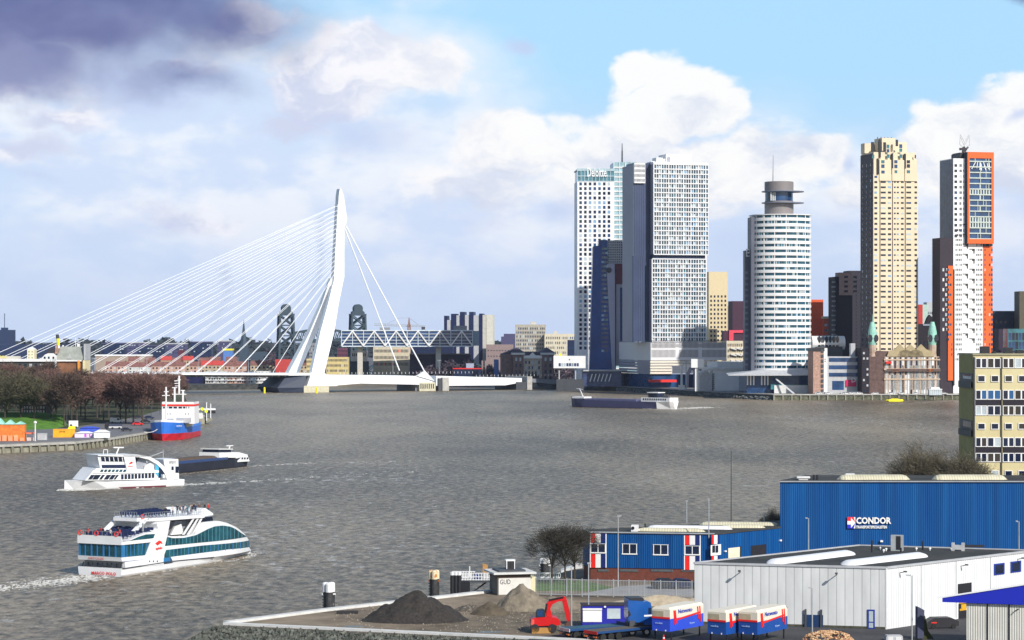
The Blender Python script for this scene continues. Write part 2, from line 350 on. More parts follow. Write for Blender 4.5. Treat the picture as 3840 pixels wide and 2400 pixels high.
# left bank
lb = [(-900, 760), P2(-60, 795), P2(278, 822), P2(420, 856), P2(556, 905), P2(690, 1010), P2(766, 1090), P2(745, 1165), P2(700, 1300), P2(690, 1685), (-1100, 1685)]
struct('left_bank', MB().slab(lb, -1, 3.0), qwall, 'left river bank with its stained quay wall')
struct('road', MB().slab([(x, y + 1) for x, y in lb[:7]] + [P2(745, 1150), P2(600, 1150), P2(520, 1060), P2(300, 985), (-900, 900)], 3.004, 3.2), mat('road_asphalt', (.17, .17, .18), .85, var=.2, scale=.2), 'grey road along the left quay')
mb = MB(); pts = [(-900, 905), P2(-100, 900), P2(100, 915), P2(250, 935), P2(420, 1000), P2(520, 1065), P2(600, 1155), P2(700, 1310), P2(680, 1650), (-1100, 1650)]
mb.slab(pts, 3.004, 3.25)
tag(link('x', None), 'x') if 0 else None
bank = MB()
# a grassy bank rising behind the road
bank.add([(-330, 905, 3.2), P2(0, 905) + (3.2,), P2(210, 925) + (3.2,), P2(255, 960) + (3.3,), P2(230, 985) + (6.4,), P2(150, 985) + (7.6,), P2(30, 985) + (7.6,), (-330, 985, 7.6)], [(0, 1, 6, 7), (1, 2, 5, 6), (2, 3, 4, 5)])
0 and bank.add([P2(330, 1010) + (3.3,), P2(410, 1050) + (3.3,), P2(400, 1100) + (6.2,), P2(340, 1080) + (5.8,)], [(0, 1, 2, 3)])
struct('lawn', mb, mat('park_ground', (.045, .05, .022), .95, col2=(.09, .13, .03), scale=.05, thr=(.5, .75), bump=.05), 'green park lawn behind the left quay', 'lawn')
struct('grass_bank', bank, grass, 'bright green grass bank behind the left quay')
# timber and concrete piles of the left quay
tq = Thing('timber_fender', 'row of weathered piles and beams fronting the left quay', 'fender', (0, 0, 0))
mb = MB(); mb2 = MB(); q = [Vector((x, y, 0)) for x, y in lb[:7]]
for a, b in zip(q[:-1], q[1:]):
    d = (b - a); n = Vector((d.y, -d.x, 0)).normalized(); st = 3.6; k = int(d.length / st)
    for i in range(k):
        p = a + d * (i / k) + n * .5; mb.bar(p + Vector((0, 0, -.6)) + n * .35, p + Vector((0, 0, 2.3)), .75)
    mb2.tube(a + n * .55 + Vector((0, 0, 2.55)), b + n * .55 + Vector((0, 0, 2.55)), .5, None, 4)
tq.part('pile', mb, qwall, kind='stuff'); tq.part('beam', mb2, concrete)
# near land
edge = [GP(836, 2335, 3.5), GP(1209, 2287, 3.5), GP(1469, 2258, 3.5), GP(1700, 2232, 3.5), GP(1834, 2216, 3.5)]
near = [(v.x, v.y) for v in edge] + [P2(2150, 372), P2(2500, 395), P2(2900, 430), P2(3200, 446), P2(3560, 462), P2(4300, 500), (260, 500), (260, 200), (60, 215)]
NE = GP(836, 2341, 3.5); LE = GP(1950, 2393, 3.5)
_fk = NE + (LE - NE).normalized() * 60; near += [(_fk.x, _fk.y), (NE.x, NE.y)]
struct('building_site', MB().slab(near, -1, 3.4), soil, 'bare soil of the building site on the near bank', 'soil')
struct('yard', MB().slab([GP(1985, 2391, 3.5).to_2d()[:], GP(2330, 2352, 3.5).to_2d()[:], P2(2560, 312), P2(2620, 318), (120, 330), (120, 230), (0, 230)], 3.404, 3.5), asphalt, 'dark wet asphalt of the yard', 'yard')
mb = MB()
for a, b in zip(edge[:-1], edge[1:]):
    d = (b - a).normalized(); n = Vector((-d.y, d.x, 0)); c = [a, b, b - n * 1.1, a - n * 1.1]; mb.slab([(v.x, v.y) for v in c], 2.6, 3.72)
kerb = struct('quay_edge', mb, mat('pale_concrete', (.62, .62, .60), .8, var=.12), 'long pale concrete edge of the near quay', 'quay edge')
d = (LE - NE).normalized(); n = Vector((d.y, -d.x, 0)); far = NE + d * 60
struct('kerb', MB().slab([(v.x, v.y) for v in (NE, far, far - n * 1.0, NE - n * 1.0)], 2.6, 3.68), MATS['pale_concrete'], 'pale concrete kerb above the stone slope', 'kerb')
stone = mat('riprap', (.05, .055, .045), .9, col2=(.20, .21, .18), scale=1.2, thr=(.4, .75))
mb = MB(); rnd = random.Random(8)
mb.add([tuple(NE + n * 1 - d * 1 + Vector((0, 0, -.2))), tuple(far + n * 1 + Vector((0, 0, -.2))), tuple(far + n * 16 + Vector((0, 0, -4.6))), tuple(NE + n * 15 - d * 6 + Vector((0, 0, -4.6)))], [(0, 1, 2, 3)])
for k in range(5200):
    a = rnd.random() * 46 - 5; w = rnd.random() ** .8 * 13
    if a < -w * .42 - .3: continue
    p = NE + d * a + n * (1.05 + w); z = 3.35 - w * .31; r = .16 + rnd.random() * .3
    an = rnd.random() * 3; mb.add([(p.x + r * math.cos(an + i * 2.1) * (1 if i < 3 else 0), p.y + r * math.sin(an + i * 2.1) * (1 if i < 3 else 0), z + (0 if i < 3 else r * 1.0)) for i in range(4)], [(0, 1, 3), (1, 2, 3), (2, 0, 3)])
tag(link('riprap', mesh('riprap', mb, stone, fix=False)), 'dark stone slope running down to the water in the near corner', 'stones', kind='stuff')
# ------------------------------------------------------------------ cable-stayed bridge
BA = math.atan2(.475, .88)                      # its frame: x along the deck (to the right and away), y across (far side +)
br = Thing('cable_stayed_bridge', 'long white cable-stayed bridge with one bent pylon across the river', 'bridge', (-141, 1640, 0), BA)
brw = mat('bridge_white', (.86, .88, .90), .4, var=.04, scale=.05)
brd = mat('bridge_grey', (.20, .22, .26), .6)
def bpx(cx, cy, y=0.0): return br.px(960 + cx / 1.7792, 650 + cy / 1.7792, y)     # from enlarged-picture points
HT = 2.6
# pylon head: side outline, edges of the lit side face
Lp = [(560, 103), (553, 150), (548, 240), (545, 325), (540, 440), (533, 560), (527, 670), (515, 740)]
Rp = [(567, 103), (585, 150), (607, 300), (605, 325), (589, 357), (589, 440), (589, 690), (577, 745)]
poly = [bpx(*p, -HT) for p in Lp] + [bpx(*p, -HT) for p in Rp[::-1]]
mb = MB().prism(poly, -HT, HT)
# cable anchor boxes stepping out of the left face
for k in range(16):
    cy = 215 + k * 31; l0 = bpx(551 - (cy - 215) * .052, cy + 6, -HT); mb.box(l0[0] - .55, l0[0] + 1.5, -HT + .3, HT - .3, l0[1] - 2.6, l0[1] + 1.2)
head = br.part('pylon', mb, brw)
def leg(sy, pts):   # pts: list of (z, x0, x1, ycentre, halfthick)
    rings = [[(x0, yc - h, z), (x1, yc - h, z), (x1, yc + h, z), (x0, yc + h, z)] for z, x0, x1, yc, h in pts]
    br.part('pylon_leg', MB().loft(rings), brw)
def legpts(prof, s):
    out = []
    for cy, l, r, yc, h in prof:
        a = bpx(l, cy, yc - h); b = bpx(r, cy, yc - h); out.append(((a[1] + b[1]) / 2, a[0], b[0], yc, h))
    return out
leg(-1, legpts([(742, 513, 577, -1.5, 1.6), (870, 482, 552, -5.0, 1.9), (1060, 430, 521, -9.8, 2.1), (1330, 372, 456, -15.6, 2.3), (1345, 366, 470, -16, 2.4), (1420, 340, 545, -17, 2.6)], -1))
leg(1, legpts([(700, 497, 545, 1.5, 1.6), (870, 440, 500, 6.5, 2.3), (1080, 350, 395, 11.0, 2.9), (1330, 218, 288, 16.5, 3.3), (1400, 200, 268, 17, 3.3)], 1))
# deck: left of the pylon thin, right of it the deep white girder
zl = lambda x: 12.9 + .0115 * (-x)
mb = MB(); xs = [-420, -300, -150, -20]
for a, b in zip(xs[:-1], xs[1:]):
    mb.add([(a, -17.5, zl(a)), (b, -17.5, zl(b)), (b, 17.5, zl(b)), (a, 17.5, zl(a)), (a, -17.5, zl(a) - 1.3), (b, -17.5, zl(b) - 1.3), (b, 17.5, zl(b) - 1.3), (a, 17.5, zl(a) - 1.3)], [(0, 1, 2, 3), (4, 7, 6, 5), (0, 4, 5, 1), (1, 5, 6, 2), (2, 6, 7, 3), (3, 7, 4, 0)])
mb.box(-20, -2, -17.5, 17.5, 11.6, 13.0)
deck = br.part('deck', mb, brw)
mb = MB()
for k in range(84): x = -418 + k * 4.9; mb.prism([(x, zl(x) - 1.3), (x + .8, zl(x) - 1.3), (x + .8, zl(x) - 2.9), (x, zl(x) - 2.4)], -14, 14)
br.part('cross_beam', mb, brd, kind='stuff')
a = bpx(455, 1345, -17.3); b = bpx(1075, 1352, -17.3); c = bpx(1190, 1395, -17.3); d = bpx(1190, 1412, -17.3); e = bpx(700, 1402, -17.3); f = bpx(520, 1416, -17.3); g = bpx(340, 1420, -17.3); h = bpx(365, 1345, -17.3)
br.part('girder', MB().prism([h, a, b, c, d, e, f, g], -17.3, 17.3), brw)
gx = lambda px, py, y=-17.3: br.px(px, py, y)
p0, p1, p2, p3, p4 = gx(1640, 1410), gx(1962, 1418), gx(1962, 1434), gx(1900, 1445), gx(1640, 1447)
br.part('bascule_span', MB().prism([p0, p1, p2, p3, p4], -15.5, 15.5), brw, label='white bascule span right of the pylon')
q0, q1, q2, q3 = gx(1998, 1420), gx(2230, 1428), gx(2230, 1452), gx(1998, 1434)
br.part('approach_span', MB().prism([q0, q1, q2, q3], -15.5, 15.5), brd)  # grey colour carries the cloud's shade on this span
# anchor fairing at the foot of the back stays
a0 = bpx(1075, 1352, -18); a1 = bpx(1128, 1318, -18); a2 = bpx(1190, 1385, -18)
for y in (-17.6,): br.part('stay_anchor', MB().prism([a0, a1, a2], y - .6, y + 2), brw)
# piers standing in the water
sand = mat('pier_stone', (.55, .52, .38), .8, var=.15)
def pier_(x0, x1, y0, y1, z1, m, fl=0): return br.part('pier', MB().loft([[(x0 - fl, y0 - fl, -1), (x1 + fl, y0 - fl, -1), (x1 + fl, y1 + fl, -1), (x0 - fl, y1 + fl, -1)], [(x0, y0, z1), (x1, y0, z1), (x1, y1, z1), (x0, y1, z1)]]), m)
u0 = bpx(320, 1440, -20)[0]; u1 = bpx(487, 1440, -20)[0]
pier_(u0, u1, -20, 20, 4.6, sand)
v0 = bpx(175, 1400, 0)[0]
br.part('pier_head', MB().loft([[(u0 - 16, -16, .2), (u0 + 1, -19, .2), (u0 + 1, 19, .2), (u0 - 16, 16, .2)], [(u0 - 18, -17, 3.4), (u0 + 1, -19.5, 3.4), (u0 + 1, 19.5, 3.4), (u0 - 18, 17, 3.4)], [(u0 - 10, -14, 11.4), (u0 + 3, -17, 11.4), (u0 + 3, 17, 11.4), (u0 - 10, 14, 11.4)]]), mat('pier_head_blue', (.03, .04, .07), .6))
w0, w1 = gx(1565, 1460, -17)[0], gx(1632, 1460, -17)[0]
pier_(w0, w1 - 12.5, -14, 16, 5, brd); mb = MB().box(w1 - 12.5, w1, -17.5, 17, -1, 6.0)
for k in range(7): mb.box(w1 - 11.7 + k * 1.6, w1 - 11.0 + k * 1.6, -17.6, -17, 1.6, 4.9, 1)
br.part('pier', mb, [sand, G_dark])
s0, s1 = gx(1640, 1460)[0], gx(1668, 1460)[0]
pier_(s0 + 1, s1 - 2, -17, 17, 8.8, darkgrey); pier_(s1 - 2, s1 + 3, -18, 17, 9.3, concrete)
r0, r1 = gx(1925, 1462)[0], gx(1978, 1462)[0]
pier_(r0 + 3, r1, -16, 16, 5.5, darkgrey); pier_(r1, r1 + 4, -17, 16, 9.4, concrete)
# cables
white_cable = mat('cable_white', (.88, .90, .93), .4, var=.02)
n = 16
for k in range(n):
    f = k / (n - 1); cy = 215 + f * 455
    tx, tz = bpx(551 - (cy - 215) * .054, cy, -HT)
    ax = -236 + f * 205; 
    for y in (-16.2, 16.2):
        br.part('stay_cable', MB().tube((tx, y * .12, tz), (ax, y, zl(ax) + .4), .145, None, 6), white_cable)
for y, mm in ((-17, .42), (16.5, .42)):
    tz = bpx(592, 350, 0); e = bpx(1122, 1322, -17)
    br.part('back_stay', MB().tube((tz[0], y * .1, tz[1]), (e[0] - (0 if y < 0 else 3), y, e[1] + .3), .48, None, 8), white_cable)
# railings and lamp standards along the deck
mb = MB()
for k in range(90):
    x = -400 + k * 4.5; z = zl(x) if x < -20 else 13.0
    mb.box(x, x + .16, -17.4, -17.2, z, z + 1.2)
mb.box(-410, -20, -17.4, -17.25, 0, 0) if 0 else None
for k in range(60): x = 18 + k * 2.9; mb.box(x, x + .18, -17.3, -17.1, 12.0 if x < 120 else 9.6, 13.4 if x < 120 else 10.9)
br.part('railing', mb, brw, kind='stuff')
rnd = random.Random(3)
for k in range(13):
    x = -330 + k * 36
    z = zl(x) if x < 0 else 12
    br.part('lamp_standard', MB().tube((x, 0, z), (x, 0, z + 9), .14, .1, 5).box(x - 1.6, x + 1.6, -.1, .1, z + 8.9, z + 9.1), steel)
# ------------------------------------------------------------------ the old steel lift bridge
lat = mat('lift_bridge_green', (.035, .062, .085), .6, var=.15)
lf = Thing('lift_bridge', 'old grey-green steel lift bridge with two lattice towers behind the pylon', 'bridge', (X(1072, 1990), 1990, 3.3), R(14))
def lattice(mb, x0, x1, y0, y1, z0, z1, n, top=.78, w=1.0):
    cx, cy = (x0 + x1) / 2, (y0 + y1) / 2
    def corner(f, i):
        k = 1 - (1 - top) * f; hx, hy = (x1 - x0) / 2 * k, (y1 - y0) / 2 * k
        return Vector((cx + (hx if i in (1, 2) else -hx), cy + (hy if i in (2, 3) else -hy), z0 + (z1 - z0) * f))
    for i in range(4): mb.bar(corner(0, i), corner(1, i), w * 1.5)
    for k in range(n):
        a, b = k / n, (k + 1) / n
        for i in range(4):
            j = (i + 1) % 4; mb.bar(corner(b, i), corner(b, j), w); mb.bar(corner(a, i), corner(b, j), w); mb.bar(corner(a, j), corner(b, i), w)
def ltower(x):
    mb = MB(); lattice(mb, x - 7, x + 7, -7, 7, 0, 52, 6)
    mb.box(x - 6.4, x + 6.4, -6, 6, 51.5, 53)
    o = lf.part('tower', mb, lat)
    lf.part('sheave_housing', MB().prism([(x - 5.2, 52.5), (x + 5.2, 52.5), (x + 5.2, 54.5), (x + 3.6, 55.5), (x + 3.8, 58)] + [(x + 3.6 * math.cos(R(a)), 58 + 3.0 * math.sin(R(a))) for a in range(10, 171, 20)] + [(x - 3.8, 58), (x - 3.6, 55.5), (x - 5.2, 54.5)], -4, 4), lat, o)
ltower(0); sep = X(1337, 1990) - X(1072, 1990); ltower(sep / math.cos(R(14)))
LX = sep / math.cos(R(14)); mb = MB(); nb = 9
for y in (-4.5, 4.5):
    for k in range(nb):
        a, b = 7 + (LX - 14) * k / nb, 7 + (LX - 14) * (k + 1) / nb; h = lambda x: 6 + 3.0 * math.sin(math.pi * (x - 7) / (LX - 14))
        mb.bar((a, y, 31), (b, y, 31), 2.0); mb.bar((a, y, 31 + h(a)), (b, y, 31 + h(b)), 1.6); mb.bar((a, y, 31), ((a + b) / 2, y, 31 + h((a + b) / 2)), .7); mb.bar(((a + b) / 2, y, 31 + h((a + b) / 2)), (b, y, 31), .7)
mb.box(7, LX - 7, -5, 5, 30, 30.6)
lf.part('lift_span', mb, lat)
mb = MB(); x0 = LX + 6; L = 105; nb = 12
for y in (-4.5, 4.5):
    for k in range(nb):
        a, b = x0 + L * k / nb, x0 + L * (k + 1) / nb; h = lambda x: 4 + 10 * math.sin(math.pi * (x - x0) / L) ** .8
        mb.bar((a, y, 3), (b, y, 3), 1.1); mb.bar((a, y, 3 + h(a)), (b, y, 3 + h(b)), 1.0); mb.bar((a, y, 3 + h(a)), (b, y, 3), .6); mb.bar((a, y, 3), (b, y, 3 + h(b)), .6); mb.bar((a, y, 3), (a, y, 3 + h(a)), .6)
lf.part('approach_truss', mb, lat)
mb = MB(); x1 = -7; L = 60
# ------------------------------------------------------------------ towers of the pier
TH = R(15)
def tw(name, label, cat, px, D, z=3.3, rz=TH, group=None): return Thing(name, label, cat, (X(px, D), D, z), rz, group)
def ux(t, px, y=0): return t.px(px, 1300, y)[0]
def zz(t, px, py, y=0): return t.px(px, py, y)[1]
def dx(cx, cy): return 2100 + cx / 2.52, 500 + cy / 2.52
def ex(cx, cy): return 2100 + cx / 2.6889, 1000 + cy / 2.6889
def fx(cx, cy): return 2700 + cx / 2.52, 500 + cy / 2.52
def gx2(cx, cy): return 2740 + cx / 2.5208, 1000 + cy / 2.5208
def hx(cx, cy): return 3300 + cx / 2.75, 450 + cy / 2.75
# ---- tall triple tower with stacked volumes
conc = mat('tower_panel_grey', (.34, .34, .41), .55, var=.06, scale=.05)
grid = mat('tower_grid_white', (.72, .72, .73), .5, var=.04, scale=.05)
core = mat('tower_ribbed_dark', (.05, .07, .14), .35, var=.15, scale=.05, wave=('X', 1.6, .6, .6))
t = tw('tower', 'tall white gridded tower of shifted stacked blocks, widest on the pier', 'tower', 2451, 1618)
U = lambda c, y=0: ux(t, dx(c, 0)[0], y)
zt = zz(t, *dx(885, 290)); zg = zz(t, *dx(885, 1143)); zb = zz(t, *ex(920, 757)); w1 = U(1398)
zg2 = zz(t, *dx(885, 1186)); uL = U(872); w2 = U(1382)
DP = 26
# lower block, neck, upper block
t.part('lower_block', MB().box(uL, w2, .6, DP, zb, zg2), [conc])
t.part('neck', MB().box(uL + .8, w2 - .5, 1.6, DP - 1, zg2, zg), core)
t.part('upper_block', MB().box(0, w1, 0, DP, zg, zt), [conc])
t.part('parapet', MB().box(-.3, w1 + .3, -.3, DP, zt, zt + 1.6).box(U(1400), U(1416), 6, DP - 3, zb + 10, zt - 1), grid)
zr = zz(t, *dx(1100, 200)); mb = MB().box(U(1020), U(1262), 4, 20, zt, zr + .5).box(U(925), U(985), 3, 12, zt, zz(t, *dx(950, 226))).prism([(U(885), zt), (U(1020), zt), (U(1020), zz(t, *dx(1010, 232))), (U(885), zz(t, *dx(885, 262)))], 5, 15)
mb.box(U(1028), U(1062), 3.9, 4, zt + 2, zr - 1.5, 1); mb.box(U(932), U(980), 2.9, 3, zt + 1, zr - 5, 1)
t.part('roof_house', mb, [white, conc])
# white grid over dark glazing: floors and mullions
nf1, nf2, nc = 19, 29, 22
def gridface(u0, u1, z0, z1, nf, nc, y, nm, th):
    th.part('glazing', MB().box(u0 + .1, u1 - .1, y - .12, y, z0 + .1, z1 - .1), glass('grid_glass', (.05, .095, .13)))
    mb = MB(); fh = (z1 - z0) / nf; bw = (u1 - u0) / nc
    for j in range(nf + 1): mb.box(u0, u1, y - .75, y - .1, z0 + j * fh - .40, z0 + j * fh + .36)
    for i in range(nc + 1): w = .21 if i % 3 else .36; mb.box(u0 + i * bw - w, u0 + i * bw + w, y - .6, y - .1, z0, z1)
    th.part(nm, mb, grid)
    rnd = random.Random(nf); rects = []
    for j in range(nf):
        for i in range(nc):
            if rnd.random() < .30: rects.append((u0 + i * bw + .35, u0 + (i + 1) * bw - .35, z0 + j * fh + .45, z0 + (j + 1) * fh - .5 - (rnd.random() * .8)))
    windows(th, rects, y - .14, [G_pale, G_teal, G_sky], [5, 2, 3], t=.05, seed=5)
gridface(0, w1, zg, zt, nf1, nc, 0, 'facade_grid', t)
gridface(uL, w2, zb, zg2, 18, 21, .6, 'facade_grid', t)
# left sister tower: narrow slab behind-left with the ribbed recess between, its shadow painted dark
ul0 = U(700); zlt = zz(t, *dx(700, 290)); y2 = 6
o = t.part('left_block', MB().box(U(700, y2) , U(800, y2 + 3), 7.3, 32, zz(t, *ex(850, 757), y2), zlt), conc)
a, b = U(806, 2), U(700, 2)
mbx = MB().box(U(703, 6) , U(884, 4) - .2, 6.95, 24, zb, zz(t, *dx(760, 280), 7))
t.part('recess_wall', mbx, core)
mbx = MB().box(U(702, 5.2), U(806, 5.2), 5.2, 7.2, zz(t, *dx(750, 470), 5), zz(t, *dx(750, 280), 5)); t.part('top_storeys', mbx, grid)
windows(t, gridr(U(704, 5.1), U(804, 5.1), 9, .45, zz(t, *dx(750, 465), 5), zz(t, *dx(750, 285), 5), 4, .6), 5.15, [G_dark])
t.part('lower_recess', MB().box(U(697, 3), U(797, 3), 4.2, 6.9, zb, zz(t, *dx(750, 1158), 4)), core)
# podium
pz0, pz1 = zz(t, *ex(920, 945)), zz(t, *ex(920, 765)); pu0, pu1 = ux(t, ex(915, 0)[0], -3), ux(t, ex(1680, 0)[0], -3)
pl = t.pxx(*ex(596, 770), pu0)[0]
t.part('podium', MB().box(pu0, pu1, -3, max(30, pl), pz0, pz1), grid)
rects = gridr(pu0 + .5, pu1 - .5, 62, .5, pz0 + 14, pz1 - 3.5, 2, .78)
mb = MB()
for r in rects: mb.box(r[0], r[1], -3.1, -3, r[2], r[3])
rr2 = [r for r in gridr(pu0 + .5, pu1 - .5, 62, .5, pz0 + 1.5, pz0 + 14, 2, .8) if not any(ux(t, ex(c, 0)[0], -3) < (r[0] + r[1]) / 2 < ux(t, ex(c2, 0)[0], -3) for c, c2 in ((1165, 1200), (1398, 1430)))]
for r in rr2: mb.box(r[0], r[1], -3.1, -3, r[2], r[3])
t.part('window_strip', mb, mat('podium_glass', (.22, .21, .22), .3), kind='stuff')
zc = 0
pv0, pv1 = pu0, ux(t, ex(1500, 0)[0], -3); mb = MB(); k = 5; z0 = zz(t, *ex(920, 1085)); hh = (pz0 - z0) / 5
for j in range(5): mb.box(pu0 - .2, (pv1 if j > 2 else ux(t, ex(1130, 0)[0], -3)) , -2.6 - .5 * (j % 2), 26, z0 + j * hh + .25, z0 + (j + 1) * hh - .25)
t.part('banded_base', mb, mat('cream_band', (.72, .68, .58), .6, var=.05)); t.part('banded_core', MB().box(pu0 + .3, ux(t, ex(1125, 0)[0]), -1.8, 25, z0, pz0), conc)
t.part('ground_floor', MB().box(pu0 + 1, pv1, -.5, 24, 0, z0), G_blue)
# left flank of the podium, its shade painted as grey bands
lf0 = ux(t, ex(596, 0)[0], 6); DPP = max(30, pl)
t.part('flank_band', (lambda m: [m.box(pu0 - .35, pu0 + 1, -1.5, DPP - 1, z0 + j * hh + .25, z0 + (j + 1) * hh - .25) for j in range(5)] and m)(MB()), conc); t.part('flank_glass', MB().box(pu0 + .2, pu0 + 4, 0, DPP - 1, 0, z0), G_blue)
t.part('awning', MB().box(ux(t, ex(912, 0)[0], -8), ux(t, ex(1172, 0)[0], -8), -9, -3.2, zz(t, *ex(1000, 1165), -8), zz(t, *ex(1000, 1140), -8)), red)
mb = MB()
for c in (1330, 1400, 1462):
    u = ux(t, ex(c, 0)[0], -4); mb.prism([(u - 4.2, 0), (u - 4.2, 9), (u - 2, 13.5), (u, 15), (u + 2, 13.5), (u + 4.2, 9), (u + 4.2, 0), (u + 3, 0), (u + 3, 8), (u, 12.6), (u - 3, 8), (u - 3, 0)], -6, -4)
t.part('arch', mb, mat('arch_mauve', (.28, .26, .32), .6))
# ---- white office tower with a glazed crown, lettering on it
t = tw('office_tower', 'white office tower with square windows and a glazed crown with lettering', 'tower', 2165, 1750, rz=R(3))
U = lambda c, y=0: ux(t, dx(c, 0)[0], y)
w = U(512); zt = zz(t, *dx(160, 338)); zc = zz(t, *dx(160, 452)); D2 = 28
t.part('wall', MB().box(0, w, 0, D2, 0, zc), [white]); t.part('crown', MB().box(.4, w - .2, .4, D2 - 1, zc, zt - 1), mat('teal_crown', (.08, .20, .25), .15, var=.4, scale=.2))
mb = MB()
for i in range(11): x = i * w / 10; mb.box(x - .2, x + .2, .05, .5, zc, zt)
for z in (zc, zc + 9, zt - 5, zt - 1): mb.box(-.3, w + .2, .0, .5, z - .3, z + .3)
mb.box(-.3, w + .3, 0, D2, zt - .8, zt)
t.part('crown_frame', mb, mat('pale_teal', (.42, .55, .60), .4))
u0 = U(173); ws = []; gl = U(195) - U(182); 
for j in range(44):
    for i in range(7):
        c = 195 + i * 44.6; cy = 478 + j * 44.3; a = t.px(*dx(c - 12, cy + 14)); b = t.px(*dx(c + 12, cy - 14))
        if a[1] > 22: ws.append((a[0], b[0], a[1], b[1]))
windows(t, ws, -.02, [G_dark, G_blue, G_sky, G_pale], [10, 5, 2, 2], seed=2)
cw0, cw1 = U(512), U(720, 6); ztc = zz(t, *dx(600, 272), 4)
t.part('core_tower', MB().box(cw0 + .1, cw1, 4, D2 + 6, 0, ztc), mat('core_glass', (.30, .45, .50), .3, var=.3, scale=.3))
mb = MB()
for k in range(int(ztc / 3.5)): mb.box(cw0 + .1, cw1 + .2, 3.6, 4, k * 3.5, k * 3.5 + 1.1)
for i in range(5): x = cw0 + (cw1 - cw0) * i / 4; mb.box(x - .25, x + .25, 3.5, 4, 20, ztc)
t.part('core_band', mb, offwhite)
a = t.px(*dx(587, 265), 12); b = t.px(*dx(587, 95), 12); t.part('mast', MB().tube((a[0], 12, a[1] - 1), (a[0], 12, a[1] + (b[1] - a[1]) * .6), .6, .5).tube((a[0], 12, a[1] + (b[1] - a[1]) * .6), (b[0], 12, b[1]), .4, .25), darkgrey)
a = t.px(*dx(255, 408), -.4); b = t.px(*dx(452, 408), -.4)
text('Deloitte.', 9.2, mat('sign_white', (.85, .87, .88), .5, var=0), t.o, (a[0], -.25, a[1]), (R(90), 0, 0), .15, 'lettering', sx=(b[0] - a[0]) / 33.0, bold=.12)
# ---- leaning telecom tower
t = tw('leaning_tower', 'dark blue glass tower with a pale leaning slab between the two tall white towers', 'tower', 2212, 1690, rz=0)
P = lambda x, y, f=ex: t.px(*f(x, y))
t.part('glass_block', MB().prism([P(300, 1040), P(326, 60, dx) if 0 else P(328, 0), t.px(*dx(312, 1068)), t.px(*dx(365, 1060)), t.px(*dx(366, 1006)), t.px(*dx(446, 1006)), P(470, 0), P(524, 1040)], 0, 22), mat('deep_blue_glass', (.008, .055, .24), .2, var=.35, scale=.05, spec=.25))
ws = []
for j in range(24):
    for i in range(3):
        a = t.px(*dx(392 + i * 19, 1100 + j * 42)); ws.append((a[0], a[0] + 2, a[1], a[1] + 1.6))
windows(t, ws, -.02, [G_blue, G_sky, G_teal], [5, 1, 1])
t.part('upper_block', MB().prism([t.px(*dx(446, 1230)), t.px(*dx(446, 1010)), t.px(*dx(585, 1010)), t.px(*dx(640, 1165)), t.px(*dx(640, 1232))], 2, 18), mat('grey_glass', (.10, .15, .22), .25, var=.3, scale=.1))
mb = MB(); a = t.px(*dx(450, 1230)); b = t.px(*dx(636, 1012))
for k in range(10): z = a[1] + (b[1] - a[1]) * k / 9.5; mb.box(a[0], a[0] + (b[0] - a[0]) * (.74 + .26 * (k < 3)), 1.7, 2, z, z + .6)
for k in range(7): x = a[0] + (b[0] - a[0]) * k / 9.5; mb.box(x, x + .5, 1.6, 2, a[1], b[1])
t.part('frame', mb, lgrey)
sl = mat('leaning_slab_grey', (.38, .39, .50), .5, var=.04)
t.part('leaning_slab', MB().prism([P(470, 0), t.px(*dx(446, 1234)), t.px(*dx(516, 1232)), P(552, 80), P(556, 1035), P(524, 1040)], -.6, 18), sl)
t.part('dark_red_panel', MB().prism([t.px(*dx(516, 1232)), t.px(*dx(640, 1232)), t.px(*dx(640, 1420)), t.px(*dx(530, 1422)), P(566, 600), P(566, 1035), P(556, 1035), P(552, 80)], 1, 14), mat('dark_red', (.11, .02, .035), .6))
t.part('rear_block', MB().prism([t.px(*dx(532, 1424)), t.px(*dx(700, 1424)), P(760, 1000), P(566, 1000)], 1.5, 15), conc)
ws = []
for j in range(10):
    for i in range(3): a = t.px(*ex(606 + i * 28, 282 + j * 52), 1.5); ws.append((a[0], a[0] + 1.9, a[1], a[1] + 5))
windows(t, ws, 1.45, [G_blue])
t.part('sign_mark', MB().lathe([(.01, -2), (1.6, -1.2), (1.9, 0), (1.6, 1.2), (.01, 2)], (*[P(494, 35)[0], -.8, P(494, 35)[1]],), 10), darkgrey)
# ---- rounded white-banded tower
wpc_shade = mat('flank_shade_slate', (.10, .11, .15), .5, var=.15, scale=.06)
t = tw('round_tower', 'round-fronted tower with white bands and a drum lookout on its roof', 'tower', 2831, 1468, rz=R(3))
U = lambda c, y=0, f=fx: ux(t, f(c, 0)[0], y)
zt = zz(t, *fx(500, 768)); zb = zz(t, *gx2(400, 990)); W = U(862, 14); RX = W / 2; RY = 15
def oval(rx, ry, cx, cy, n=28, a0=180, a1=360): return [(cx + rx * math.cos(R(a0 + (a1 - a0) * i / n)), cy + ry * math.sin(R(a0 + (a1 - a0) * i / n))) for i in range(n + 1)]
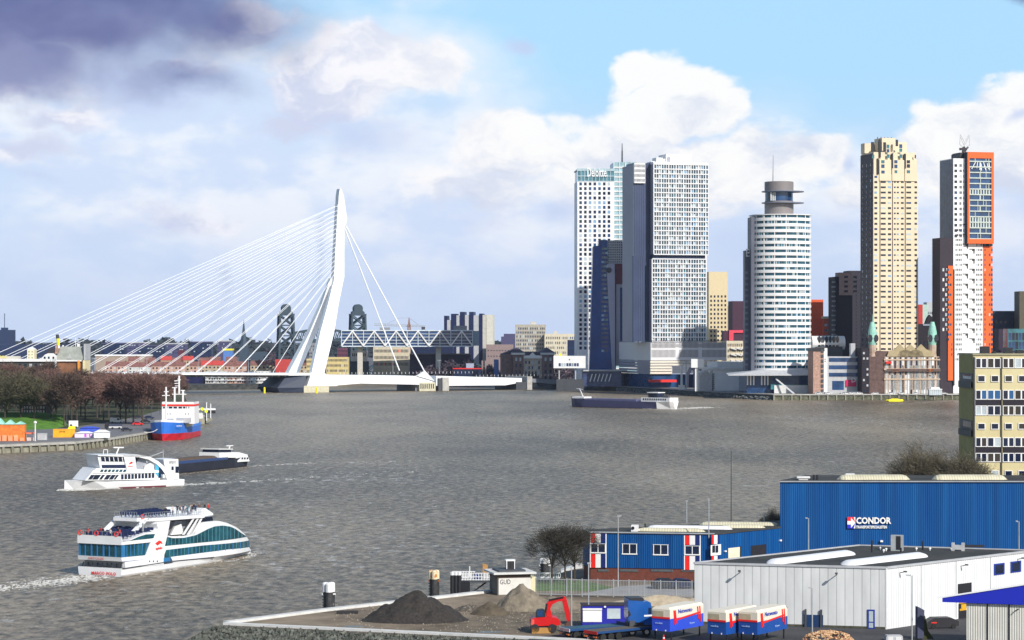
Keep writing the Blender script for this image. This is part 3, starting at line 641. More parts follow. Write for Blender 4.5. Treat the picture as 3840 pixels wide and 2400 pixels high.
# bow-shaped plan: flat left flank, curved front
cyy = 15
def plan(k=0.0, n=26): return oval(RX - k, RY - k, RX, cyy, n) + [(W - k, cyy + 9), (k, cyy + 9)]
t.part('glazing', MB().slab(plan(.5), zb, zt), mat('banded_glass', (.012, .075, .12), .12, var=.5, scale=.25))
mb = MB(); nf = 27; fh = (zt - zb) / nf
for j in range(nf): z = zb + j * fh; mb.slab(plan(0), z, z + fh * .53)
mb.slab(plan(-.3), zt, zt + .5)
t.part('band', mb, white, label='white storey bands')
rnd = random.Random(6); mb = MB(); rects = []
mb2 = MB()
for j in range(nf):
    z = zb + j * fh + fh * .53
    for i in range(60):
        a = 205 + i * 2.5; x, y = RX + (RX - .42) * math.cos(R(a)), cyy + (RY - .42) * math.sin(R(a)); x2, y2 = RX + (RX - .42) * math.cos(R(a + 2.1)), cyy + (RY - .42) * math.sin(R(a + 2.1))
        r = rnd.random()
        if i % 9 == 0: mb.tube((x, y, z), (x, y, z + fh * .47), .3, None, 4)
        elif (r < .5 and math.sin(j * 1.7 + i * .13) > -.1): mb2.add([(x, y, z + .1), (x2, y2, z + .1), (x2, y2, z + fh * .45), (x, y, z + fh * .45)], [(0, 1, 2, 3)], rnd.choice([0, 0, 1, 2]))
t.part('mullion', mb, white, kind='stuff'); t.part('blind', mb2, [G_pale, G_teal, G_sky], kind='stuff', fix=False)
# left flank strip and lower annex, their shade painted as slate
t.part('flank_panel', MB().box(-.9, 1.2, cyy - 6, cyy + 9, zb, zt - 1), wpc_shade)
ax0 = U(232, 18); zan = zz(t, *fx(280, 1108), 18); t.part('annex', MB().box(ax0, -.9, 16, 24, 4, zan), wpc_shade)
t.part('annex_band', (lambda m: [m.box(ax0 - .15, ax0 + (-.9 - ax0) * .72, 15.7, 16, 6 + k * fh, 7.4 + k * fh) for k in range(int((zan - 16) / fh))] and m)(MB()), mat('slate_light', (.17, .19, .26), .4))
a = t.px(*fx(238, 1158), 15.5); text('BW', 7, MATS['sign_white'], t.o, (a[0], 15.5, a[1] - .5), (R(90), 0, 0), .1)
# drum lookout
cu = (U(422, 15) + U(693, 15)) / 2; cr = (U(693, 15) - U(422, 15)) / 2; zr = lambda cy: zz(t, *fx(560, cy), 12)
t.part('drum', MB().lathe([(cr, zt), (cr, zr(668)), (cr * .99, zr(665)), (cr * .99, zr(640))], (cu, 15, 0), 36), mat('drum_taupe', (.22, .20, .20), .5, var=.05), smooth=False)
t.part('lookout_glass', MB().lathe([(cr * .96, zr(640)), (cr * .96, zr(552))], (cu, 15, 0), 36), G_blue)
t.part('cap', MB().lathe([(cr, zr(544)), (cr, zr(458)), (cr * .96, zr(456))], (cu, 15, 0), 36), MATS['drum_taupe'])
for c in (548, 655): t.part('visor', MB().slab([(cu + 2.2 + (cr + 4.2) * math.cos(R(a)), 14 + (cr + 2) * math.sin(R(a))) for a in range(0, 360, 12)], zr(c + 6), zr(c - 2)), MATS['slate_light'])
mb = MB(); [mb.box(cu - cr * .72 + k * 1.2, cu - cr * .72 + k * 1.2 + .5, 15 - cr * .9, 15 - cr * .7, zr(640), zr(560)) for k in range(3)]; t.part('column', mb, white)
a = t.px(*fx(500, 452), 15); b = t.px(*fx(503, 205), 15); t.part('mast', MB().tube((a[0], 15, a[1]), (b[0], 15, b[1]), .3, .12), grey)
# base hall and long thin canopy
c0 = ux(t, ex(1692, 0)[0], -6); c1 = ux(t, gx2(905, 0)[0], -6); zc0 = zz(t, *gx2(300, 1030), -8); zc1 = zz(t, *gx2(400, 992), 0)
t.part('canopy', MB().loft([[(c0, -8, zc0), (c1, -9, zc0), (c1, 30, zc0 + .6), (c0 + 4, 30, zc0 + .6)], [(c0, -8, zc0 + .4), (c1, -9, zc0 + .4), (c1, 30, zc0 + 1), (c0 + 4, 30, zc0 + 1)], [(2, -2, zc1 + .8), (W - 2, -2, zc1 + .8), (W - 2, 23, zc1 + 1), (2, 23, zc1 + 1)]]), lgrey)
g0, g1 = ux(t, gx2(155, 0)[0], 0), ux(t, gx2(765, 0)[0], 0); t.part('lobby', MB().box(g0, g1, 1, 34, 0, zc0), G_blue)
t.part('lobby_glass', MB().box(g0 + 14, g1 + 12, -4, .9, 2.5, zc0 - 5.5), G_teal)
t.part('lobby_wall', MB().box(g0 + 16, g1 + 12, -4.5, -4.05, 0, 5), offwhite)
mb = MB(); [mb.box(g0 + k * 1.9 + (3 if k > 2 else 0), g0 + k * 1.9 + .8 + (3 if k > 2 else 0), .5, .95, 5, 13) for k in range(6)]; t.part('column', mb, white)
mb = MB().bar((g0 + 17, -5, 9), (g0 + 27, -12, 0), .8); t.part('gangway', mb, white)
# ---- cream residential tower with a stepped crown
crm = mat('cream_tower', (.70, .60, .43), .6, var=.05, scale=.08); crs = mat('shaded_flank', (.09, .075, .08), .7, var=.1)
t = tw('residential_tower', 'tall cream residential tower with a stepped crown', 'tower', 3275, 1470, rz=R(14))
U = lambda c, y=0: ux(t, fx(c, 0)[0], y)
zt1 = zz(t, *fx(1450, 385)); w = U(1872); D3 = 20; ya = t.pxx(*fx(1368, 190), 0)[0]
t.part('wall', MB().box(0, w, 0, D3, 0, zt1), crm)
t.part('shaded_side', MB().box(-.25, 0, .1, D3, 0, zz(t, *fx(1400, 190))), crs)  # near-black brown paints the shade on this left side
Zf = lambda cy, y=0: zz(t, *fx(1600, cy), y)
mb = MB().box(.2, U(1500), 0, D3, zt1, Zf(180)).box(U(1502), U(1865), 1, D3, zt1 - .1, Zf(240)).box(.3, U(1858), 4, D3 - 2, zt1, Zf(178)).box(U(1515), U(1855), 1.3, D3 - 1, Zf(240), Zf(178)).box(U(1535), U(1795), 5, 17, Zf(178), Zf(75)).box(U(1555), U(1680), 4, 16, Zf(178), Zf(38)).box(U(1438), U(1530), 12, 18, Zf(178), Zf(82))
for c in (1503, 1625, 1745): mb.box(U(c), U(c + 112) , -.6, 1, zt1 - 4, Zf(250))
for c in (1570, 1690): mb.box(U(c - 50), U(c + 45) , .7, 1.6, Zf(250), Zf(178))
t.part('crown', mb, crm)
mb = MB()
for c, c0, c1_ in ((1480, 240, 390), (1617, 190, 330), (1737, 190, 330), (1500, 60, 230), (1662, 60, 120)): mb.box(U(c), U(c + 16), -.7, .5, Zf(c1_), Zf(c0))
for c in (1432, 1500, 1545): mb.box(U(c, 4), U(c + 22, 4), 3.6, 5, Zf(170), Zf(80))
t.part('crown_recess', mb, black, kind='stuff')
ws = []
def addw(c0, c1, cy, hh, y=-.05): a = t.px(*fx(c0, cy + hh / 2), y); b = t.px(*fx(c1, cy - hh / 2), y); ws.append((a[0], b[0], a[1], b[1]))
for j in range(39):
    cy = 411 + j * 49.3
    if cy > 2060: break
    addw(1459, 1486, cy, 19)
    addw(1520, 1566, cy, 16); addw(1588, 1616, cy, 18); addw(1645, 1660, cy, 14); addw(1672, 1690, cy, 14); addw(1710, 1736, cy, 16); addw(1762, 1806, cy, 16); addw(1838, 1862, cy, 18)
windows(t, ws, -.05, [G_dark, black, G_blue, G_pale, G_sky], [8, 7, 3, 1.6, 1], seed=9)
ws = []
for c0, c1, cy, h in ((1525, 1555, 268, 28), (1525, 1555, 310, 32), (1648, 1676, 268, 28), (1648, 1676, 312, 32), (1766, 1796, 268, 28), (1766, 1796, 308, 32), (1576, 1602, 216, 34), (1696, 1722, 216, 34), (1438, 1458, 220, 34), (1840, 1852, 220, 34), (1574, 1600, 125, 36), (1574, 1600, 165, 30), (1694, 1722, 122, 36), (1694, 1722, 160, 30), (1525, 1556, 365, 26), (1650, 1674, 362, 26), (1766, 1796, 362, 26)): addw(c0, c1, cy, h, -.7)
windows(t, ws, -.72, [G_blue, G_teal, G_dark])
mb = MB()
for c in (1512, 1630, 1752): a = t.px(*fx(c, 2060)); mb.box(a[0] - .35, a[0] + .25, -.09, .3, 18, Zf(450 if c != 1630 else 330))
t.part('shadow_joint', mb, mat('joint_brown', (.12, .08, .06), .8))
mb = MB()
for k in range(5): mb.tube((U(1560) + k * 2.3, 12, Zf(38)), (U(1560) + k * 2.3, 12, Zf(20)), .25)
t.part('roof_pipe', mb, mat('rust_red', (.25, .04, .03), .7))
rects = [(y, y + 1.2, 6 + j * 3.25, 7.6 + j * 3.25) for j in range(42) for y in (3, 9.5, 16)]
windows(t, rects, -.28, [G_dark, G_pale], [6, 1], axis='x')
# ---- orange, white and black tower
org = mat('orange_brick', (.80, .12, .012), .6, var=.06); blk = mat('black_brick', (.03, .02, .03), .7)
t = tw('corner_tower', 'white tower with an orange glazed box and orange flanks at its corner', 'tower', 3575, 1462, rz=R(14))
U = lambda c, y=0, f=hx: ux(t, f(c, 0)[0], y)
Zh = lambda cy, y=0: zz(t, *hx(900, cy), y)
w = U(1060); zw = Zh(398)
t.part('wall', MB().box(0, w, 0, 20, 0, Zh(1270)).box(0, U(905), 0, 20, Zh(1272), zw), white)
mb = MB(); yb = 26
t.part('grey_flank', MB().box(-.3, 0, .1, 19, Zh(1230), zw - .5), mat('flank_glass', (.10, .12, .18), .3, var=.3, scale=.3, wave=('Y', 2.4, .5, .3)))
t.part('orange_box', (lambda m: m.box(U(903, -3), U(925, -3), -3, 20, Zh(1273, -3), Zh(328, -3)).box(U(1150, -3), U(1176, -3), -3, 20, Zh(1273, -3), Zh(328, -3)).box(U(925, -3), U(1150, -3), -3, 20, Zh(392, -3), Zh(328, -3)).box(U(925, -3), U(1150, -3), -3, 20, Zh(1273, -3), Zh(1226, -3)))(MB()), org)
t.part('box_side', MB().box(U(903, -3) - .3, U(903, -3), -2.9, 20, Zh(1270, -3), Zh(332, -3)), blk)
bx0, bx1, bz0, bz1 = U(925, -3), U(1150, -3), Zh(1226, -3), Zh(392, -3)
t.part('box_glazing', MB().box(bx0, bx1, -2.2, -1.8, bz0, bz1), G_blue)
ws = []; rnd = random.Random(12); fh = (bz1 - bz0) / 14.6
mb = MB()
for j in range(15):
    z = bz0 + j * fh; mb.box(bx0, bx1, -2.9, -2.2, z - .25, z + .45)
    k = j in (2, 3, 8)
    for i in range(8):
        if k or rnd.random() < .25: mb.box(bx0 + (bx1 - bx0) * i / 8, bx0 + (bx1 - bx0) * i / 8 + (.9 if k else .35), -2.7, -2.2, z, z + fh)
    if j % 2: mb.box((bx0 + bx1) / 2 - .5, (bx0 + bx1) / 2 + .3, -2.7, -2.2, z, z + fh)
t.part('box_mullion', mb, mat('pale_grey_green', (.5, .56, .52), .5))
mb = MB()
for k in range(9): u = bx0 + 1 + rnd.random() * 14; z = bz1 - 7.5 + rnd.random() * 1.5; mb.bar((u, -2.5, z), (u + rnd.uniform(-2, 3), -2.5, z + rnd.uniform(2, 5)), .45)
t.part('stair', mb, white)
for nm, c0, c1 in (('right', 1060, 1164),):
    t.part('orange_wing', MB().box(U(c0) , U(c1), .4, 22, 0, Zh(1302)), org); t.part('wing_cap', MB().box(U(1058), U(1160), 1.2, 20, Zh(1302), Zh(1272)), blk)
t.part('orange_corner', MB().box(U(698, 0), -.2, -.5, .3, 8, Zh(1505)), org)
t.part('dark_wing', MB().box(U(622, 0), -.3, .4, 12, 0, Zh(1222, 6)), blk)
t.part('black_edge', MB().box(-.3, .5, -.8, 0, 5, Zh(1540)), black)
ws = []
for j in range(14):
    cy = 468 + j * 56
    for c0, c1 in ((768, 796), (820, 832), (838, 846), (858, 867), (878, 890)): a = t.px(*hx(c0, cy + 14)); b = t.px(*hx(c1, cy - 13)); ws.append((a[0], b[0], a[1], b[1]))
windows(t, ws, -.05, [G_dark, G_blue, G_pale], [7, 2, 1], seed=21)
Ig = lambda cx, cy: (3480 + cx / 4.319, 1000 + cy / 4.319)
ws = []; sh = []
for j in range(-9, 19):
    cy = 50 + j * 80.6
    for c in (447, 475, 502, 528, 782, 808, 836, 862):
        if j > -9: a = t.px(*Ig(c, cy + 18)); b = t.px(*Ig(c + 14, cy - 18)); ws.append((a[0], b[0], a[1], b[1]))
    if j < 15:
        c = 560 if j % 2 else 668
        for (c0, c1, y0, y1) in ((c, c + 90, cy - 18, cy - 4), (c + 45, c + 90, cy - 4, cy + 20), (c + 68, c + 88, cy + 20, cy + 62)): a = t.px(*Ig(c0, y1)); b = t.px(*Ig(c1, y0)); sh.append((a[0], b[0], a[1], b[1]))
windows(t, ws, -.05, [black, G_dark, G_pale], [7, 3, 1], seed=22)
mb = MB(); mb3 = MB()
for r in sh: mb.box(r[0], r[1], -.08, .1, r[2], r[3])
t.part('balcony_recess', mb, mat('recess_olive', (.05, .05, .045), .8), kind='stuff')
ws = []
for j in range(-9, 17):
    cy = 50 + j * 80.6
    for c0, c1 in ((915, 930),) + (((985, 1008), (1018, 1045)) if j % 2 else ((1025, 1045),)): a = t.px(*Ig(c0, cy + 20), .4); b = t.px(*Ig(c1, cy - 20), .4); ws.append((a[0], b[0], a[1], b[1]))
windows(t, ws, .35, [G_dark, G_blue, G_pale], [5, 3, 2], seed=23)
ws = []
for j in range(0, 18):
    cy = 50 + j * 80.6
    for c0, c1 in (((325, 345), (355, 380)) if j % 2 else ((320, 342),)) if j < 15 else ((378, 392),): a = t.px(*Ig(c0, cy + 20), -.5); b = t.px(*Ig(c1, cy - 20), -.5); ws.append((a[0], b[0], a[1], b[1]))
windows(t, ws, -.55, [G_blue, G_dark], [3, 2], seed=24)
ws = []
for j in range(0, 13):
    cy = 50 + j * 80.6
    for c0, c1 in ((280, 302), (305, 320)) if j % 2 else ((235, 262), (298, 318)): a = t.px(*Ig(c0, cy + 25), .4); b = t.px(*Ig(c1, cy - 25), .4); ws.append((a[0], b[0], a[1], b[1]))
windows(t, ws, .35, [G_pale, offwhite], seed=25)
# roof sign: a spinning M-shaped lattice on a black house
zq = Zh(385); t.part('roof_house', MB().box(U(818, 4), U(902, 4), 3, 14, zw, Zh(338, 4)), black)
mb = MB(); pt = lambda a, b, y=6: Vector((t.px(*hx(a, b), y)[0], y, t.px(*hx(a, b), y)[1]))
mb.bar(pt(822, 300), pt(892, 298), 1.4); mb.bar(pt(856, 335), pt(862, 280), 1.2); mb.bar(pt(862, 290), pt(872, 275), .9); mb.bar(pt(890, 300), pt(908, 280), .9); mb.bar(pt(875, 330), pt(890, 300), .9)
t.part('sign_frame', mb, black)
mb = MB()
for a, b in (((868, 275), (872, 230)), ((872, 230), (830, 150)), ((872, 230), (918, 150)), ((830, 150), (822, 250)), ((918, 150), (928, 255)), ((866, 260), (826, 165)), ((880, 250), (914, 170)), ((822, 250), (862, 290)), ((928, 255), (880, 292))): mb.bar(pt(*a), pt(*b), .28)
t.part('sign_lattice', mb, steel)
# ------------------------------------------------------------------ bare winter trees
bark = mat('bark', (.07, .055, .045), .9, var=.3, scale=2)
def tree_meshes(tag_, h, sp, ntw, seed, tw=.10, tl=1.3, cz=.24, tf=.36):
    rnd = random.Random(seed); trunk = MB(); crown = MB(); tips = []
    def grow(p, d, l, r, lev):
        q = p + d * l; trunk.tube(p, q, r, r * .62, 5 if lev < 2 else 3)
        tips.append((q, lev)); tips.append(((p + q) / 2, lev))
        if lev >= 4: return
        for k in range(3 if lev else 8):
            a = rnd.random() * 6.28; tilt = rnd.uniform(.15, .95) if lev == 0 else rnd.uniform(.3, .8); o = d.orthogonal().normalized(); b = d.cross(o)
            nd = (d * math.cos(tilt) + (o * math.cos(a) + b * math.sin(a)) * math.sin(tilt) * sp); nd.z += .10; nd.normalize()
            grow(q if lev else p + d * l * rnd.uniform(.7, 1), nd, l * rnd.uniform(.5, .72) if lev else h * rnd.uniform(.20, .31), r * .5, lev + 1)
    grow(Vector((0, 0, 0)), Vector((0, 0, 1)), h * tf, h * .018, 0)
    T = [t for t, lev in tips if lev >= 1 and t.z > h * cz]
    for k in range(ntw):
        c = rnd.choice(T); c = c + Vector((rnd.gauss(0, .05), rnd.gauss(0, .05), rnd.gauss(0, .045))) * h
        if c.z > h or c.z < h * cz * .9: continue
        d = Vector((c.x * .6 + rnd.gauss(0, 1) * h * .12, c.y * .6 + rnd.gauss(0, 1) * h * .12, abs(rnd.gauss(.3, .6)) * h * .2)).normalized()
        o = d.orthogonal().normalized(); o = (o * math.cos(k) + d.cross(o) * math.sin(k)); l = tl * rnd.uniform(.6, 1.4)
        crown.add([tuple(c - o * tw / 2), tuple(c + o * tw / 2), tuple(c + d * l)], [(0, 1, 2)])
        if rnd.random() < .6: e = c + d * l * .4; f = (d + o * .9).normalized(); crown.add([tuple(e - f.orthogonal().normalized() * tw * .4), tuple(e + f.orthogonal().normalized() * tw * .4), tuple(e + f * l * .6)], [(0, 1, 2)])
    return trunk, crown
def tree_proto(name, label, cat, h, sp, ntw, seed, cm, loc, group=None, **k):
    a, b = tree_meshes(name, h, sp, ntw, seed, **k)
    t = Thing(name, label, cat, loc, 0, group); t.part('trunk', a, bark); t.part('crown', b, cm, fix=False); return t
twA = mat('twigs_brown', (.11, .073, .056), .9, var=.45, scale=.25)
twB = mat('twigs_reddish', (.19, .108, .088), .9, var=.35, scale=.25)
twC = mat('twigs_olive', (.09, .082, .048), .9, var=.4, scale=.25)
PK = 'bare trees in the park on the left bank'
lab = ['bare brown winter tree in the park on the left bank', 'bare reddish winter tree in the park on the left bank', 'bare olive winter tree in the park on the left bank']
protos = []
for i in range(6): protos.append(tree_proto('bare_tree', lab[i % 3], 'tree', 21, 1.1, 5200, 40 + i, [twA, twB, twC][i % 3], (0, 0, 0), PK, tw=.24, tl=1.7, cz=.26 if i < 3 else .10))
rnd = random.Random(11); spots = []
for row, D in enumerate((958, 1000, 1050, 1105, 1170, 1240, 1310)):
    px = -70 + rnd.random() * 40
    while px < 655 - (110 if row < 2 else 0):
        if not (row == 0 and px > 330 and px < 420): spots.append((px, D + rnd.uniform(-20, 20), 3.3))
        px += rnd.uniform(42, 66) * 1050 / D
spots = [s for s in spots if not (s[1] > 1000 + 0 and s[0] > 560 and s[1] < 1100)]
used = set()
for k, (px, D, z) in enumerate(spots):
    i = (2 if px < 140 and rnd.random() < .7 else (1 if px > 330 and rnd.random() < .75 else rnd.choice([0, 0, 1]))) + 3 * rnd.randrange(2)
    s = min(1.02, (36.7 - ((1362 if px < 185 else 1402) - 1250) / 9000 * D) / 20.0) * rnd.uniform(.86, 1.0); o = protos[i].o if i not in used else copytree(protos[i].o, None)
    used.add(i); c_ = o.children[0].name; lk = lab[i % 3].split(' in the park')[0]; o['label'] = lk + (' in the front of' if D < 1060 else ' deep in') + ' the park behind the ' + ('orange crate' if px < 130 else 'yellow container' if px < 270 else 'white tents' if px < 410 else 'parked cars' if px < 540 else 'moored ship'); o.location = (X(px, D), D, z + (3.5 if D < 1010 and px < 260 else 0) * 0); o.rotation_euler = (0, 0, rnd.random() * 6.28); o.scale = (s, s, s * rnd.uniform(.92, 1.08))
for i in range(6):
    if i not in used:
        for c in protos[i].o.children: bpy.data.objects.remove(c)
        bpy.data.objects.remove(protos[i].o)
# distant dark trees on the far bank
def woods(name, label, a, b, D0, D1, ztop, n, col, seed, sz):
    rnd = random.Random(seed); mb = MB()
    for k in range(n):
        px = rnd.uniform(a, b); D = rnd.uniform(D0, D1); x = X(px, D); hh = ztop * (.62 + .2 * math.sin(px * .021 + seed) + .12 * math.sin(px * .083) + .1 * math.sin(px * .31 + D)) ; z = 3 + hh * (1 - rnd.random() ** 1.6); s = sz * rnd.uniform(.5, 1.4)
        vs = [(x + rnd.uniform(-s, s), D + rnd.uniform(-s, s), z + rnd.uniform(-s, s) * .8) for _ in range(3)]; mb.add(vs, [(0, 1, 2)])
    tag(link(name, mesh(name, mb, col, fix=False)), label, 'woods', kind='stuff')
wd = mat('distant_wood', (.03, .04, .045), .95, var=.4, scale=.02)
woods('woods', 'dark line of distant trees on the horizon', -250, 4100, 3600, 4600, 26, 16000, wd, 1, 9)
purp = mat('bare_far_trees', (.075, .055, .07), .95, var=.4, scale=.05)
woods('woods', 'purple-brown bare trees massed beyond the bridge', 1560, 2210, 1850, 1960, 17, 9000, purp, 3, 1.6)
woods('woods', 'bare brown trees among houses beyond the cables', 860, 1120, 2300, 2500, 20, 3000, purp, 5, 2.5)
# ------------------------------------------------------------------ buildings behind
def house(name, label, px0, px1, ytop, D, dep, m, win=None, zb=3.3, rz=0.0, cat='building', wm=None, wts=None, roof=None, group=None, cap=100, seed=1, side=None):
    t = Thing(name, label, cat, (X(px0, D), D, zb), rz, group); w = t.px(px1, 1300)[0]; z = t.px((px0 + px1) / 2, ytop)[1]
    t.w, t.z = w, z; t.part('wall', MB().box(0, w, 0, dep, 0, z), m)
    if roof: t.part('roof', MB().box(-.4, w + .4, -.4, dep + .4, z, z + roof[0]), roof[1])
    if win:
        n, r, fw, fh, z0, z1 = win[:6]; windows(t, gridr(w * .03, w * .97, n, fw, z * z0, z * z1, r, fh), -.05, wm or [G_dark], wts, seed=seed, cap=cap)
    return t
cq = lambda cx, cy: (1600 + cx / 3.457, 1100 + cy / 3.457)
pal = mat('pale_render', (.52, .50, .45), .75, var=.1); band = mat('steel_blue_band', (.20, .26, .33), .5)
# bridge-shaped office over the old factories
t = Thing('bridge_building', 'long glazed office raised like a bridge with white zigzag trusses', 'building', (X(1281, 1900), 1900, 3.3), R(3))
a = t.px(1281, 1299); b = t.px(1772, 1240); c = t.px(1797, 1240); 
t.part('glass_box', MB().box(.3, b[0], 0, 28, a[1], b[1]), G_blue); t.part('end_block', MB().box(b[0], c[0], 1, 27, a[1] + .5, b[1] - .2), band)
mb = MB(); hh = b[1] - a[1]
for k in range(6): mb.box(0, b[0], -.7, -.2, a[1] + k * hh / 5 - .3, a[1] + k * hh / 5 + (.5 if k in (0, 5) else .1))
L = b[0]; n = 12
for k in range(n + 1): x = L * k / n; mb.box(x - .25, x + .25, -.9, -.2, a[1], b[1])
t.part('floor_band', mb, mat('truss_pale', (.6, .68, .75), .5))
mb = MB()
for k in range(1, n, 2):
    x0, x1, x2 = L * (k - 1) / n, L * k / n, L * (k + 1) / n; mb.bar((x0, -1, a[1] + .5), (x1, -1, b[1] - .3), .95); mb.bar((x1, -1, b[1] - .3), (x2, -1, a[1] + .5), .95)
t.part('truss', mb, white); t.part('leg', MB().box(L * .72, L * .76, 5, 12, 0, a[1]), pal); t.part('leg', MB().box(L * .12, L * .16, 5, 12, 0, a[1]), pal)
t.part('roof_plant', MB().box(L * .29, L * .37, 8, 18, b[1], b[1] + 2.6).box(L * .86, L * .96, 8, 18, b[1], b[1] + 4), grey)
# striped tower slab
t = Thing('striped_tower', 'cream tower block striped with dark blue glass shafts', 'tower', (X(1664, 2050), 2050, 3.3), R(-4))
Q = lambda cx, cy: t.px(*cq(cx, cy))
dk = mat('dark_blue_shaft', (.012, .018, .07), .4); crw = mat('cream_white', (.62, .60, .52), .6)
for c0, c1, cy in ((225, 265, 290), (315, 385, 265), (430, 490, 240), (550, 608, 240), (680, 725, 262)): t.part('shaft', MB().box(Q(c0, 0)[0], Q(c1, 0)[0], 0, 22, 0, Q(c0, cy)[1]), dk)
for c0, c1, cy in ((265, 330, 345), (385, 445, 285), (495, 555, 280), (608, 680, 285), (725, 775, 280)): t.part('panel', MB().box(Q(c0, 0)[0], Q(c1, 0)[0], .5, 22, 0, Q(c0, cy)[1]), lgrey if c0 != 725 else pal)
t.part('end_wall', MB().box(Q(775, 0)[0], Q(858, 0)[0], .2, 20, 0, Q(800, 277)[1]), crw)
# grey gridded flats, cream flats, dark blocks
rw = dict(wm=[G_dark, G_blue, G_pale], wts=[5, 2, 1])
t = house('apartment_block', 'grey apartment block with dense small windows beyond the pier', 1932, 2047, 1217, 2080, 18, mat('grey_beige', (.40, .37, .31), .8, var=.15), (17, 12, .5, .55, .03, .96), cat='apartments', seed=3, **rw)
t.part('lift_house', MB().box(t.w * .5, t.w * .68, 4, 12, t.z, t.z + 2.6), pal)
t = house('apartment_block', 'cream apartment block lower and right of the grey gridded flats', 2042, 2161, 1252, 2070, 16, mat('cream_flats', (.62, .56, .42), .8), (16, 8, .42, .5, .03, .96), cat='apartments', seed=4, **rw)
t.part('lift_house', MB().box(t.w * .28, t.w * .4, 4, 12, t.z, t.z + 2.4), pal)
house('dark_block', 'dark navy block beside the foot of the white office tower', 2129, 2170, 1275, 1980, 14, navy, (3, 4, .3, .25, .1, .9), wm=[G_blue])
t = house('far_block', 'distant purple-blue stepped block left of the grey flats', 1879, 1935, 1262, 2600, 20, mat('slate_blue', (.07, .065, .14), .8)); t.part('upper_floor', MB().box(t.w * .18, t.w, 2, 18, t.z, t.z + 3), MATS['slate_blue'])
house('low_hall', 'low mauve hall in front of the distant stepped block', 1823, 1925, 1292, 2030, 14, mat('mauve_brick', (.28, .21, .20), .8), (9, 2, .4, .2, .55, .9))
# old gatehouse with two hipped pavilions and a pediment
t = Thing('gatehouse', 'old brick gatehouse with twin hipped roofs and a white pediment', 'building', (X(1920, 1800), 1800, 3.3), R(6))
Q = lambda cx, cy: t.px(*cq(cx, cy)); gz = 0
gb = mat('gatehouse_brick', (.19, .125, .115), .8, var=.25, scale=.5); gbl = mat('gatehouse_stone', (.52, .44, .35), .8, var=.2); rf = mat('gatehouse_roof', (.08, .065, .09), .8)
for c0, c1 in ((1115, 1250), (1490, 1645)):
    x0, x1 = Q(c0, 0)[0], Q(c1, 0)[0]; ze = Q(1180, 780)[1]; zp = Q(1180, 705)[1]
    t.part('pavilion', MB().box(x0, x1, -3, 20, gz, ze), gb)
    t.part('roof', MB().loft([[(x0 - 1, -4, ze + .6), (x1 + 1, -4, ze + .6), (x1 + 1, 21, ze + .6), (x0 - 1, 21, ze + .6)], [((x0 + x1) / 2 - .5, 6, zp), ((x0 + x1) / 2 + .5, 6, zp), ((x0 + x1) / 2 + .5, 11, zp), ((x0 + x1) / 2 - .5, 11, zp)]]), rf)
    t.part('cornice', MB().box(x0 - 1, x1 + 1, -4, 21, ze - .9, ze + .59), offwhite)
    windows(t, gridr(x0 + .8, x1 - .8, 2, .42, gz + 1, ze - 2, 4, .55), -3.06, [G_pale, G_dark], [3, 2], seed=5)
x0, x1 = Q(1250, 0)[0], Q(1490, 0)[0]; ze = Q(1300, 835)[1]; zp = Q(1365, 785)[1]
t.part('wall', MB().box(x0, x1, -1, 18, 3, ze), gbl); t.part('archway', MB().box(x0 + 2, x1 - 2, -1.1, -1, 3, 6), black)
t.part('pediment', MB().prism([(x0, ze - .5), (x1, ze - .5), (x1, ze + 1.6), (x0 + (x1 - x0) * .66, ze + 1.8), ((x0 + x1) / 2, zp + 1.3), (x0 + (x1 - x0) * .34, ze + 1.8), (x0, ze + 1.6)], -2.2, -1), white)
t.part('ridge_roof', MB().prism([(x0, ze + 1.5), (x1, ze + 1.5), (x1 - 1, zp + 1.5), (x0 + 1, zp + 1.5)], 0, 16), rf)
windows(t, gridr(x0 + .8, x1 - .8, 5, .45, gz + 5, ze - 1.5, 3, .6), -1.06, [G_pale, G_dark, G_blue], seed=6)
x2 = Q(985, 0)[0]; t.part('side_wing', MB().box(x2, Q(1115, 0)[0], 2, 18, gz, Q(1000, 790)[1]), gb); t.part('wing_roof', MB().prism([(x2 - 1, Q(1000, 790)[1]), (Q(1115, 0)[0], Q(1000, 790)[1]), (Q(1150, 0)[0], Q(1150, 715)[1]), (x2 + 6, Q(1000, 745)[1])], 3, 17), rf)
# white box on stilts
t = Thing('bridge_control_building', 'white box control building raised on two thin legs', 'building', (X(2076, 1655), 1655, 0), 0)
Q = lambda cx, cy: t.px(*cq(cx, cy)); p = Q(1648, 970); q = Q(2060, 812)
t.part('box', MB().box(0, q[0], 0, 9, p[1], q[1]), white)
for c in (1712, 1925): t.part('leg', MB().box(Q(c, 0)[0], Q(c + 14, 0)[0], 2, 4, 0, p[1]), lgrey)
t.part('base', MB().box(2, q[0] - 1, 1, 8, -1, Q(1700, 1115)[1]), darkgrey)
windows(t, gridr(Q(1708, 0)[0], Q(1975, 0)[0], 8, .8, Q(0, 945)[1], Q(0, 905)[1], 1, 1), -.05, [G_blue, G_pale, grey], seed=8)
windows(t, [(Q(1845, 0)[0], Q(1858, 0)[0], Q(0, 866)[1], Q(0, 852)[1])], -.05, [G_dark]); t.part('yellow_hoist', MB().prism([Q(1718, 812), Q(1750, 812), Q(1745, 790), Q(1735, 775), Q(1722, 790)], 3, 5), yellow)
